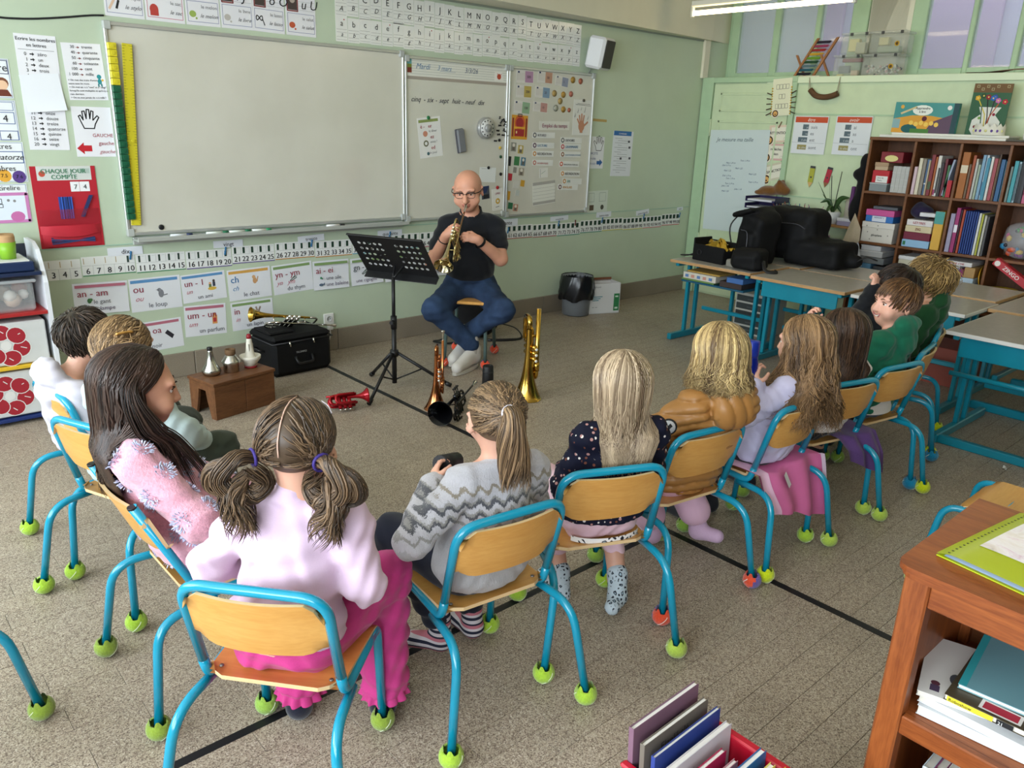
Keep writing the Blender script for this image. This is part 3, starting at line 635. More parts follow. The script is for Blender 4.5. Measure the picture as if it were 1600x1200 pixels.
for v,tl,tr,bl,c in NOTE:
 P=sheet('banknote_card','printed play banknote card of %s euros on the right board'%{'500':'five hundred','50':'fifty','5':'five','200':'two hundred','20':'twenty','100':'one hundred','10':'ten'}[v],'card','F',qb,tl,tr,bl,'#d6d3cc',group='play banknotes');P.rect(.5,.05,.97,.95,c).rect(.03,.2,.5,.8,'#cfcbc4').rect(.08,.08,.18,.22,'#23325a').text(v,.6,.6,.3,'#5a4a50',bold=.01).done()
for i,(a,b,r,c,c2)in enumerate([(895,125,.026,'#a8823a','#b89248'),(907,127,.024,'#a8604a','#b97058'),(866,146,.026,'#a08858','#b89c60'),(880,148,.025,'#a8823a','#b89248'),(892,147,.023,'#b06a5a','#c07a68'),(875,158,.026,'#a08858','#b89c60'),(868,169,.027,'#8a8c80','#c0bfae'),(880,171,.025,'#a8823a','#b89248'),(889,172,.018,'#a8604a','#b97058')]):
 t=thing('coin_disc',['largest gold coin disc at the top of the right board','copper coin disc at the top right of the right board','two-tone coin disc left in the second coin row','gold coin disc in the middle of the second coin row','copper coin disc at the end of the second coin row','two-tone coin disc between the second and third coin rows','silver-rimmed coin disc left in the lowest coin row','gold coin disc in the middle of the lowest coin row','smallest copper coin disc at the end of the lowest coin row'][i],'coin',F(a,b,YF-.02),0,'play coins')
 MB().lathe([(r,0),(r,.004),(0,.004)],18,mr).build('rim',flat(c,.45,.3),t);MB().lathe([(r*.7,.004),(r*.7,.005),(0,.005)],18,mr).build('face',flat(c2,.45,.3),t)
P=sheet('backpack_picture','orange and dark red backpack picture on the right board','picture','F',qb,(800,179),(825,181),(799,217),'#d59a2f')
P.rect(.03,.12,.14,.9,'#8f3a2c').rect(.86,.12,.97,.9,'#8f3a2c').disc(.5,.3,.33,'#c9602f').disc(.5,.32,.24,'#a02f30').rect(.14,.48,.86,.55,'#e0a83a').rect(.2,.58,.8,.88,'#a02f30').rect(.28,.66,.36,.76,'#e8d090').frame(.38,-.04,.62,.05,.006,'#3a2a24').done()
P=sheet('title_strip','white strip reading Emploi du temps','sign','F',qb,(843,189),(890,190),(843,203),'#d9d8ce');P.text('Emploi du temps',.5,.72,.62,'#8a2f5a','C',bold=.01).done()
for nm,x0_,x1_,y,c,ic in[('RITUELS',832,867,211,'#3a3a44','#66686c'),('LECTURE',832,866,227,'#2f6a94','#5a3a52'),('RÉCRÉATION',832,865,240,'#3a3228','#c98a3a'),('MATHÉMATIQUES',832,864,254,'#b0402f','#b86a5a'),('DEVOIRS',876,909,219,'#3a3a44','#66686c'),('GRAMMAIRE',876,908,229,'#2f6a94','#b8404a'),('QUESTIONNER LE MONDE',876,907,241,'#2f6a94','#8a5a3a'),('ÉDUCATION MUSICALE',874,905,256,'#33343c','#c0502f'),('RÉCRÉATION',876,906,271,'#3a3228','#c98a3a'),('EPS',879,909,283,'#3f7a6a','#b8803a'),('ANGLAIS',872,903,292,'#c08a3f','#6a4a52')]:
 side='left' if x0_<860 else 'right'
 P=sheet('timetable_strip','white timetable strip reading %s in the %s column of the right board'%(nm.lower(),side),'label','F',qb,(x0_,y-4.5),(x1_,y-3.8),(x0_,y+4.5),'#dedfda')
 P.disc(.1,.5,.08,ic).disc(.1,.5,.04,'#e5e2da').text(nm,.22,.72,.6 if len(nm)<11 else .34,c,bold=.02).done()
P=sheet('hand_poster','white poster of a brown hand with words on the fingers','poster','F',qb,(897,155),(925,157),(896,211),'#dcdcd6')
P.line([(.1,.14),(.95,.16)],.003,INK).line([(.2,.11),(.9,.12)],.003,INK);C_='#b98468'
P.disc(.48,.74,.17,C_,.2)
for a,b,c,d,wd in[(.36,.68,.24,.54,.012),(.40,.62,.34,.44,.012),(.48,.6,.47,.4,.013),(.56,.62,.6,.44,.012),(.6,.74,.82,.62,.013)]:P.line([(a,b),(c,d)],wd*1.3,C_)
P.rect(.4,.85,.56,.93,C_)
for a,b,s in[(.1,.5,'Qui ?'),(.24,.38,'Quoi ?'),(.42,.3,'Où ?'),(.62,.36,'Quand ?'),(.82,.55,'Fait ?')]:P.text(s,a,b,.05,INK,rot=1.3,bold=.02)
P.done();magnet(912,157,'#4a463c','dark magnet holding the hand poster',.013,None,YF-.0225)
P=sheet('lined_paper','ruled white paper with grey bars at the bottom of the right board','paper','F',qb,(832,286),(867,281),(833,322),'#dcdcd2')
P.rect(0,0,1,.13,'#a8a59e').rect(0,.85,1,.97,'#a8a59e')
for j in range(4):P.line([(0,.27+.15*j),(1,.27+.15*j)],.0015,'#8a8a84')
P.done()
P=sheet('sketch_card','small sketch card between the timetable columns','card','F',qb,(843,263),(856,262),(844,278),'#dadad4');P.line([(.1,.1),(.1,.95)],.003,GRY).line([(.2,.6),(.7,.3)],.003,'#7a9a7a').done()
for i,(c,a,b,w_,h_,nm)in enumerate([('#1b1b1f',795,251,8,15,'black'),('#3f7a4a',808,251,8,14,'green'),('#4a7a92',818,252,7,13,'blue striped'),('#b8303c',797,276,7,11,'dark red'),('#c9c8c0',807,288,9,11,'pale grey'),('#c99a3a',817,286,6,10,'small yellow'),('#c9962f',793,305,9,14,'larger yellow'),('#bcc2bd',809,301,6,9,'grey'),('#2f6a48',798,321,7,10,'dark green'),('#b98a74',806,324,7,11,'brown checked'),('#8a8a80',803,229,8,14,'grey figure'),('#b8a458',814,233,8,13,'yellow figure'),('#8f8b82',805,265,5,9,'small grey'),('#a39a88',815,268,8,12,'beige figure')]):
 P=sheet('magnetic_card','%s magnetic card in the left column of the right board'%nm,'card','F',qb,(a-w_/2,b-h_/2),(a+w_/2,b-h_/2+1),(a-w_/2,b+h_/2),c,group='magnetic job cards')
 if 'figure' in nm or 'checked' in nm or 'striped' in nm:P.disc(.5,.3,.25,'#d6cfc2').rect(.25,.5,.75,.9,'#6a6258')
 P.done()
P=sheet('direction_poster','white poster with hand outline and blue arrow right of the boards','poster','F',q,(922,213),(945,214),(922,263),'#dfe1e4');hand_outline(P,.6,.24,.55,INK,-1,.005)
P.text('DROITE',.04,.56,.11,'#4a5a8a').text('droite',.04,.72,.12,'#4a5a8a').text('droite',.04,.88,.12,'#7a86aa',shear=.35).poly([(.95,.8),(.75,.7),(.75,.76),(.55,.76),(.55,.87),(.75,.87),(.75,.93)],'#2f5f9a').done()
P=sheet('safety_notice','white printed notice with a blue header on the green wall','poster','F',q,(959,204),(990,206),(955,275),'#dde1e6')
P.rect(.02,.0,.9,.1,'#2f6aa8').text('CONSIGNES',.45,.075,.05,'#f0f2f4','C')
for j in range(16):P.line([(.1+.15*(j%2),.16+.05*j),(.45+.3*(j%3>0),.165+.05*j)],.003,'#8a8f96')
for a,b in((.75,.2),(.8,.33),(.4,.58),(.85,.57)):P.rect(a,b,a+.1,b+.05,'#4a4e56')
P.done()
sheet('orange_label','orange strip of tape stuck right of the right board','tape','F',q,(925,185),(948,187),(925,189),'#b59a5a').done()
P=sheet('plan_sheet','pale sheet with two house plans below the right poster','poster','F',q,(917,299),(950,297),(915,333),'#cfd8cc');P.frame(.1,.1,.35,.5,.003,'#8a9a90').frame(.6,.1,.9,.5,.003,'#8a9a90').rect(.15,.65,.35,.9,'#5a4a3a').disc(.75,.78,.08,'#4a4a40').done()
M_YEL=flat('#d2c531',.35,name='yellow_plastic')
a,b=F(198,68,YF-.035),F(213,352,YF-.035);t=thing('ruler','long yellow board ruler standing against the large whiteboard','ruler',(0,0,0))
wr=.027;m=MB();M2=frame_of((b-a),a,(1,0,0));Lr=(b-a).length
m.box((-wr,-.004,0),(wr,.004,Lr),.002,M2);m.build('blade',M_YEL,t)
m=MB()
for k in range(int(Lr*100/1.5)):s=.012 if k%5 else .02;m.box((wr-s,.004,.01+.015*k),(wr,.0046,.012+.015*k),0,M2);m.box((-wr,.004,.01+.015*k),(-wr+s,.0046,.012+.015*k),0,M2)
m.build('graduations',flat('#6a6a20'),t);m=MB().tube([M2@Vector((0,.004,Lr*.52)),M2@Vector((0,.018,Lr*.52))],.009,10);m.build('knob',M_YEL,t)
a,b=F(173,66,YF-.035),F(205,343,YF-.035);t=thing('linking_cube_bar','long bar of yellow and green linking cubes on the large whiteboard','toy');d=(b-a);n=26;M2=frame_of(d,a,(1,0,0));ce=d.length/n
cy,cg=MB(),MB()
me1=MB().box((-.022,-.02,.001),(.022,.02,ce-.001),.003);me1.tube([(0,.02,ce/2),(0,.025,ce/2)],.009,8);meY=me1.mesh('cube',M_YEL);meG=me1.mesh('cube',flat('#1c5a3e',.4))
for k in range(n):
 o=put('cube',meY if k<6 else meG,t);o.matrix_local=M2@Matrix.Translation((0,0,ce*k))
magnet(252,355,'#1a1a1c','black round magnet at the lower left of the large whiteboard',.016)
for label,a,b,body,cap in[('white marker with dark blue cap on the pen tray',(267,373),(301,371),'#d9dce0','#27345a'),('dark green capped marker on the pen tray, left of three',(323,369),(357,367),'#dfe6e0','#1d6b4a'),('green marker lying at the middle of the pen tray',(358,367),(392,365),'#dfe6e0','#1d6b4a'),('pale marker with green end near the tray middle',(394,365),(424,363),'#e3e6e2','#2f8a5c'),('white marker with black cap at the right end of the tray',(511,358),(538,356),'#e6e6e6','#222226')]:
 A,B=F(*a,YF-.07),F(*b,YF-.07);A.z=B.z=ZB0-.012-.006+.002-.012+.010;A.z=B.z=.8988
 t=thing('board_marker',label,'marker',(0,0,0));d=B-A
 MB().tube([A,A+d*.72],.0085,10).build('barrel',flat(body,.4),t);MB().tube([A+d*.72,B],.0092,10).build('cap',flat(cap,.4),t)
t=thing('wall_socket','white double wall socket with a plugged-in lead above the skirting','socket',F(513,498)+Vector((0,0,0)))
MB().box((-.04,-.012,-.04),(.04,0,.04),.004).build('plate',flat('#e3e3e0',.4),t);MB().lathe([(.022,0),(.022,.004),(.018,.004),(.018,.001),(0,.001)],18,Matrix.Translation((0,-.012,.002))@mr).build('outlet',flat('#c5c6c4',.4),t)
m=MB().box((-.016,-.04,-.075),(.016,-.004,-.04),.004);m.tube(spline([(0,-.02,-.075),(.002,-.018,-.11),(-.01,-.02,-.15),(-.04,-.03,-.2)],4),.004,6);m.build('plug',flat('#dededb',.4),t)
for i in range(2):MB().lathe([(.003,0),(.003,.002),(0,.002)],8,Matrix.Translation((-.008+.016*i,-.0135,.002))@mr).build('hole',flat('#333'),t)
pts=[F(x,y,YF-.005)for x,y in((-40,20),(0,27),(30,29),(60,29),(100,27),(140,24),(162,24))]
tag(MB().tube(spline(pts,4),.005,6).build('cable',flat('#1d1f22',.5)),'black cable running along the green wall to the large board','cable')
# --- school chairs on tennis balls
M_BLUE=flat('#0f8fae',.22,0,.5,noise=.03,name='turquoise_enamel',Coat_Weight=.3)
M_BLUE2=flat('#0f8298',.28,0,.5,noise=.06,name='dark_turquoise_enamel',Coat_Weight=.2)
M_PLY=wood('#c98f45','#dba65c',0,.32,5,.45,'varnished_plywood',7);M_PLYD=wood('#c67a3d','#d98f50',0,.3,5,.45,'orange_varnished_plywood',7)
M_PLYE=flat('#d9b98a',.6,name='plywood_edge');M_BLACK=flat('#141416',.45);M_SCREW=flat('#8a8680',.35,.8)
def felt(c,name='tennis_felt'):
 n=N(name);n.set(.95,0,.1,Sheen_Weight=.4);v=n.noise(n.coord(),160,3,.7);l=lin(c)[:3];w=n.noise(n.coord(),22,3)
 n.base(n.mix(.5,n.ramp(v,[(.3,tuple(x*.72 for x in l)+(1,)),(.7,tuple(min(1,x*1.15)for x in l)+(1,))]),n.ramp(w,[(.35,tuple(x*.7 for x in l)+(1,)),(.65,l+(1,))])))
 n.bump(v,.9,.004);return n.m
FELT={k:felt(c)for k,c in dict(green='#a9cf3e',pale='#b9d655',dull='#93b84a',yellow='#cfe01e',orange='#ee5636',purple='#6d5a9c',blue='#1583ab',old='#8fa83c').items()}
M_SEAM=flat('#d9e2c0',.8)
def ball_mesh(kind):
 """a tennis ball cut open on top and pulled over a leg end: the cut flaps stand up around the tube"""
 m=MB();R=.034;n=20;rows=11
 def p(i,j):
  t=PI*(.0+.80*i/rows);a=2*PI*j/n;r=R*math.sin(t);z=-R*math.cos(t)*.96
  if i==rows:fl=1 if j%10 in(0,1,9)else 0;r=R*(.62 if not fl else .66);z=R*(.98 if j%5 in(2,3)else .55)
  if i==rows-1:r*=1.04
  return(r*math.cos(a),r*math.sin(a),z)
 vs=[p(i,j)for i in range(rows+1)for j in range(n)]
 fs=[(i*n+j,i*n+(j+1)%n,(i+1)*n+(j+1)%n,(i+1)*n+j)for i in range(rows)for j in range(n)]
 if kind=='duo':
  for f in fs:
   c=sum((Vector(vs[k])for k in f),Vector())/4;m.m=1 if(c.x*.8+.5*abs(c.y)-.4*c.z)>.008 else 0
   m.add([vs[k]for k in f],[(0,1,2,3)],True)
 else:m.add(vs,fs,True)
 m.m=2 if kind=='duo' else 1
 pts=[]
 for k in range(36):
  t=2*PI*k/36;u,v=t,.45*math.sin(2*t);q_=Vector((math.cos(u)*math.cos(v),math.sin(v)+.0,math.sin(u)*math.cos(v)-.25)).normalized()*(R*.985)
  if q_.z<R*.45:pts.append(q_)
  elif len(pts)>3:m.tube(pts,.0014,5);pts=[]
 if len(pts)>2:m.tube(pts,.0014,5)
 return m.mesh('tennis_ball',[FELT['orange'],FELT['purple'],flat('#eee6dd',.8)]if kind=='duo' else[FELT[kind],M_SEAM])
BALLS={k:ball_mesh(k)for k in('green','pale','dull','yellow','blue','old','duo')}
TR=.0125
def chair_parts(root,z=.362,top=.64,caps=False,arc=False,blue=None,seat_m=None,back_m=None):
 B=blue or M_BLUE;hw=.167;m=MB()
 zr=z-.018;by,ty=.155,(.02 if caps else .078)
 for s in(-1,1):
  pts=bend([(s*hw,by-.012+(ty-by)*.0,zr+.055),(s*hw,by+.006,zr-.006),(s*(hw-.0),.28,zr+.0),(s*.163,.395,zr-.002)],[.035,.05],6)
  if caps:m.tube([(s*hw,ty,top)]+pts,TR,10)
  else:m.tube(pts,TR,10,caps=True)
 if not caps:
  m.tube(bend([(-hw,by-.012,zr+.055),(-hw,ty,top),(hw,ty,top),(hw,by-.012,zr+.055)],.062,8),TR,10)
 m.tube([(-.165,.30,zr-.002),(.165,.30,zr-.002)],.010,8)
 m.build('frame',B,root)
 if caps:
  for s in(-1,1):MB().tube([(s*hw,ty+.001,top-.004),(s*hw,ty,top+.002)],TR+.0002,10).build('end_cap',M_BLACK,root)
 for s in(-1,1):
  lg=MB().tube(bend([(s*(hw+.003),by+.05,zr-.022),(s*(hw+.018),by-.115,zr-.020),(s*.225,0,.035)],.09,7),TR,10).build('leg',B,root)
  lg2=MB().tube(bend([(s*.163,.36,zr-.001),(s*.164,.41,zr-.002),(s*.168,.43,.035)],.04,6),TR,10).build('leg',B,root)
  fx3,fy3=(.205,.50)if arc else(.168,.43)
  if arc:lg2.data=MB().tube(bend([(s*.160,.34,zr-.006),(s*.172,.46,zr-.004),(s*.205,.50,.035)],.075,7),TR,10).mesh('leg',B)
  put('tennis_ball',BALLS['green'],lg,(s*.225,0,.0335),(0,0,random.uniform(0,6)));put('tennis_ball',BALLS['dull'],lg2,(s*fx3,fy3,.0335),(0,0,random.uniform(0,6)))
 def seat(u,v,dz=0):
  x=(u-.5);wdt=.325+.012*v;y=.128+.295*v;dish=-.012*math.cos(PI*x)**1*math.sin(PI*min(1,v*1.1))if v<.91 else 0
  roll=-.022*max(0,(v-.82)/.18)**2;back=.008*max(0,(.2-v)/.2)**2
  cr=.05*(max(0,abs(x)*2-.7)/.3)**2*(1 if v in(0.,1.)else 0)
  return(x*wdt,y+(cr if v==0 else-cr if v==1 else 0),z+dish+roll+back+dz)
 m=MB();m.grid(seat,14,14);m.grid(lambda u,v:seat(1-u,v,-.011),14,14);m.m=1
 rim=[(i/14,0.)for i in range(15)]+[(1.,i/14)for i in range(1,15)]+[(1-i/14,1.)for i in range(1,15)]+[(0.,1-i/14)for i in range(1,14)]
 vs=[seat(*p_)for p_ in rim]+[seat(p_[0],p_[1],-.011)for p_ in rim];k=len(rim)
 m.add(vs,[(i,k+i,k+(i+1)%k,(i+1)%k)for i in range(k)])
 m.build('seat',[seat_m or M_PLY,M_PLYE],root)
 m=MB();bw=hw-(.006 if not caps else-.012);zt,z0=top-.012,top-.162
 def back(u,v,dy=0):
  x=2*u-1;zz=z0+(zt-z0)*v;yb=by+(ty-by)*((zz-zr)/(top-zr));cut=.05*max(0,(abs(x)-.72)/.28)**2 if v==1 else(.035*max(0,(abs(x)-.6)/.4)**2 if v==0 else 0)
  return(x*bw,yb-.030*(1-x*x)+(.012 if caps else 0)+dy,zz-cut if v==1 else zz+cut if v==0 else zz)
 m.grid(lambda u,v:back(1-u,v,-.005),16,6);m.grid(lambda u,v:back(u,v,.005),16,6);m.m=1
 rim=[(i/16,0.)for i in range(17)]+[(1.,i/6)for i in range(1,7)]+[(1-i/16,1.)for i in range(1,17)]+[(0.,1-i/6)for i in range(1,6)];k=len(rim)
 m.add([back(p_[0],p_[1],-.005)for p_ in rim]+[back(p_[0],p_[1],.005)for p_ in rim],[(i,(i+1)%k,k+(i+1)%k,k+i)for i in range(k)])
 m.build('backrest',[back_m or M_PLY,M_PLYE],root)
 for s in(-1,1):MB().lathe([(.006,0),(.005,.002),(0,.0025)],10,Matrix.Translation((s*.135,.165,z+.004))).build('screw',M_SCREW,root)
CHAIRS={}
def chair(key,label,rl,rr,balls=None,az=None,proto=None,**kw):
 rl,rr=Vector((*rl,0)),Vector((*rr,0));mid=(rl+rr)/2;d=(rr-rl).normalized();a=math.atan2(d.y,d.x)
 if proto is None:
  t=thing('school_chair',label,'chair',mid,a,'school chairs in the arc');chair_parts(t,**kw)
 else:
  t=copy_tree(proto);t.location=mid;t.rotation_euler=(0,0,a);t['label']=label
 if balls:
  legs=sorted([c for c in t.children if c.name.startswith('leg')],key=lambda c:c.name)
  for lg,k in zip(legs,balls):
   for b in lg.children:b.data=BALLS[k]
 for lg in t.children:
  for b in lg.children:
   if b.data==BALLS['duo']:b.rotation_euler=(0,0,math.radians(-35 if b.location.x>0 else 40)-a)
 CHAIRS[key]=(mid,a,t);return t
c0=chair('pig','turquoise chair with an orange seat under the girl with two pigtail buns',(.363,1.551),(.651,1.207),('green','dull','pale','old'),seat_m=M_PLYD)
c1=chair('pony','turquoise chair under the ponytail girl in the patterned knit sweater',(1.007,1.298),(1.454,1.24),('green','dull','green','green'))
for args in[('floral','turquoise chair with a cracked backrest under the blonde girl in a navy flowered top',(1.42,1.386),(1.838,1.202),('green','green','pale','green')),('must','turquoise chair under the blond girl in the mustard quilted jacket',(1.939,1.341),(2.378,1.274),('duo','dull','duo','dull')),('wavy','turquoise chair under the wavy haired girl, pink jacket on its seat',(2.455,1.263),(2.903,1.245),('yellow','dull','pale','dull')),('dark','turquoise chair under the girl with long dark brown hair, purple cloth on its seat',(2.875,1.32),(3.279,1.219),('green','dull','pale','dull')),('boyg','turquoise chair under the smiling boy in the green hoodie',(3.307,1.289),(3.736,1.213),('pale','dull','yellow','dull')),('fist','turquoise chair under the dark haired boy raising his fist',(3.742,1.27),(4.18,1.345),('blue','dull','blue','green')),('blond','turquoise chair under the blond boy, last of the arc beside the desks',(4.24,1.375),(4.64,1.50),('yellow','yellow','yellow','yellow')),('boyL','turquoise chair under the boy in the pale grey hoodie, farthest on the left',(.447,3.283),(.498,2.845),('green','green','green','green')),('clip','turquoise chair under the girl with the gold hair clip',(.395,2.807),(.567,2.40),('green','green','green','green')),('edge','empty turquoise chair cut off by the left edge of the photo',(-.025,1.789),(.245,2.149),('old','old','old','old'))]:
 chair(*args,proto=c1)
chair('pink','turquoise chair with black capped open uprights under the dark haired girl in pink',(.458,2.296),(.464,1.90),('old','old','old','green'),caps=True,top=.66,arc=True)
chair('near','empty turquoise chair pushed against the far side of the brown wooden cabinet',(2.87,.40),(3.32,.40),('green','green','green','green'),arc=True)
# --- the player's stool
M_GREYG=flat('#5a6f6c',.3,.2,name='grey_green_enamel')
t=thing('stool','grey green tube stool with a wooden seat and orange ball feet under the trumpet player','stool',(3.365,4.175,0),.71)
MB().box((-.17,-.15,.435),(.17,.15,.455),.006).build('seat',M_PLY,t)
fb=MB();SB=ball_mesh('duo')
for sx in(-1,1):
 for sy in(-1,1):
  lg=MB().tube(bend([(sx*.10,sy*.13,.425),(sx*.155,sy*.13,.425),(sx*.20,sy*.143,.03)],.05,6),TR,10).build('leg',M_GREYG,t);put('tennis_ball',SB,lg,(sx*.20,sy*.143,.0335),(0,0,.15))
m=MB();m.tube([(-.15,-.13,.425),(.15,-.13,.425)],.01,8);m.tube([(-.15,.13,.425),(.15,.13,.425)],.01,8);m.build('seat_rail',M_GREYG,t)
# --- desks
M_TOP=None
def desk_top_mat():
 n=N('grey_laminate');n.set(.28,0,.5);v=n.noise(n.coord(),30,4);n.base(n.ramp(v,[(.3,'#a9a49c'),(.7,'#b4afa7')]));return n.m
M_TOP=desk_top_mat();M_EDGE=wood('#a98055','#c09a6c',1,.5,6,.3,'beech_edge');M_EDGW=flat('#d9d7d2',.5)
def desk(label,lo,hi,z=.64,edge=None,panel=True,tray=False,axis='y',bar=False):
 """lo/hi: corners of the top; two T-foot frames under its two ends (along axis)"""
 x0,y0=lo;x1,y1=hi;t=thing('school_desk',label,'desk',((x0+x1)/2,(y0+y1)/2,0),0,'school desks');hx,hy=(x1-x0)/2,(y1-y0)/2
 MB().box((-hx+.004,-hy+.004,z-.021),(hx-.004,hy-.004,z),.003).build('desktop',M_TOP,t)
 e=MB()
 for a,b in(((-hx,-hy),(hx,-hy+.006)),((-hx,hy-.006),(hx,hy)),((-hx,-hy),(-hx+.006,hy)),((hx-.006,-hy),(hx,hy))):e.box((a[0],a[1],z-.022),(b[0],b[1],z-.001),.002)
 e.build('edge_band',edge or M_EDGE,t)
 for s in(-1,1):
  cx,cy=(s*(hx-.05),0)if axis=='x' else(0,s*(hy-.05))
  def P_(a,b):return(cx+(b if axis=='y' else 0),cy+(b if axis=='x' else 0),a)
  lg=MB()
  for o in(-.06,.06):
   p,q_=P_(.06,o),P_(z-.03,o);lg.box((p[0]-.018,p[1]-.013,.05),(p[0]+.018,p[1]+.013,z-.045),.004)
  lg.build('leg',M_BLUE2,t)
  l_=(hx if axis=='y' else hy)-.03;f=MB();a_,b_=P_(0,-l_),P_(0,l_)
  f.box((min(a_[0],b_[0])-.02,min(a_[1],b_[1])-.02,0),(max(a_[0],b_[0])+.02,max(a_[1],b_[1])+.02,.05),.006);f.build('foot',M_BLUE2,t)
  f=MB();f.box((min(a_[0],b_[0])-.0,min(a_[1],b_[1])-.015,z-.05),(max(a_[0],b_[0])+.0,max(a_[1],b_[1])+.015,z-.022),.004);f.build('top_bar',M_BLUE2,t)
 if bar:MB().tube([(-hx+.05,-hy+.05,.40),(-hx+.05,hy-.05,.40)],.014,10).build('stretcher',M_BLUE2,t);MB().box((-hx+.03,-hy+.06,.0),(-hx+.07,hy-.06,.045),.005).build('floor_bar',M_BLUE2,t)
 if panel:
  if axis=='y':MB().box((-hx+.05,-hy+.07,z-.14),(-hx+.062,hy-.07,z-.024),.003).build('front_panel',M_BLUE2,t)
  else:MB().box((-hx+.07,-hy+.05,z-.14),(hx-.07,-hy+.062,z-.024),.003).build('front_panel',M_BLUE2,t)
 m=MB()
 if axis=='y':m.box((hx-.12,-hy+.06,.2),(hx-.09,hy-.06,.23),.004)
 else:m.box((-hx+.06,hy-.12,.2),(hx-.06,hy-.09,.23),.004)
 m.build('cross_bar',M_BLUE2,t)
 if tray:MB().box((-hx+.06,-hy+.08,z-.165),(hx-.06,hy-.08,z-.15),.002).build('shelf',flat('#17506a',.5),t)
 return t
desk('grey topped school desk carrying the black bags, nearest the front wall',(5.02,3.04),(5.54,3.76),tray=True,panel=False)
desk('grey topped school desk with a turquoise front panel next to the bag desk',(4.95,2.30),(5.50,3.0))
desk('grey topped school desk behind the panelled desk, below the wall shelves',(5.545,2.95),(6.08,3.68),panel=False)
desk('grey topped school desk below the hanging towel',(5.51,2.21),(6.05,2.92),panel=False)
desk('grey topped school desk behind the boy with the raised fist',(4.96,1.575),(5.50,2.27),z=.635,edge=M_EDGW)
desk('grey topped school desk standing close in front of the bookcase',(5.53,1.60),(6.10,2.18),panel=False)
desk('white edged school desk beside the last chair of the arc',(4.46,.76),(5.22,1.50),z=.635,edge=M_EDGW,bar=True)
desk('grey topped school desk at the right edge, below the bookcase',(5.26,.80),(6.1,1.56),panel=False,axis='x')
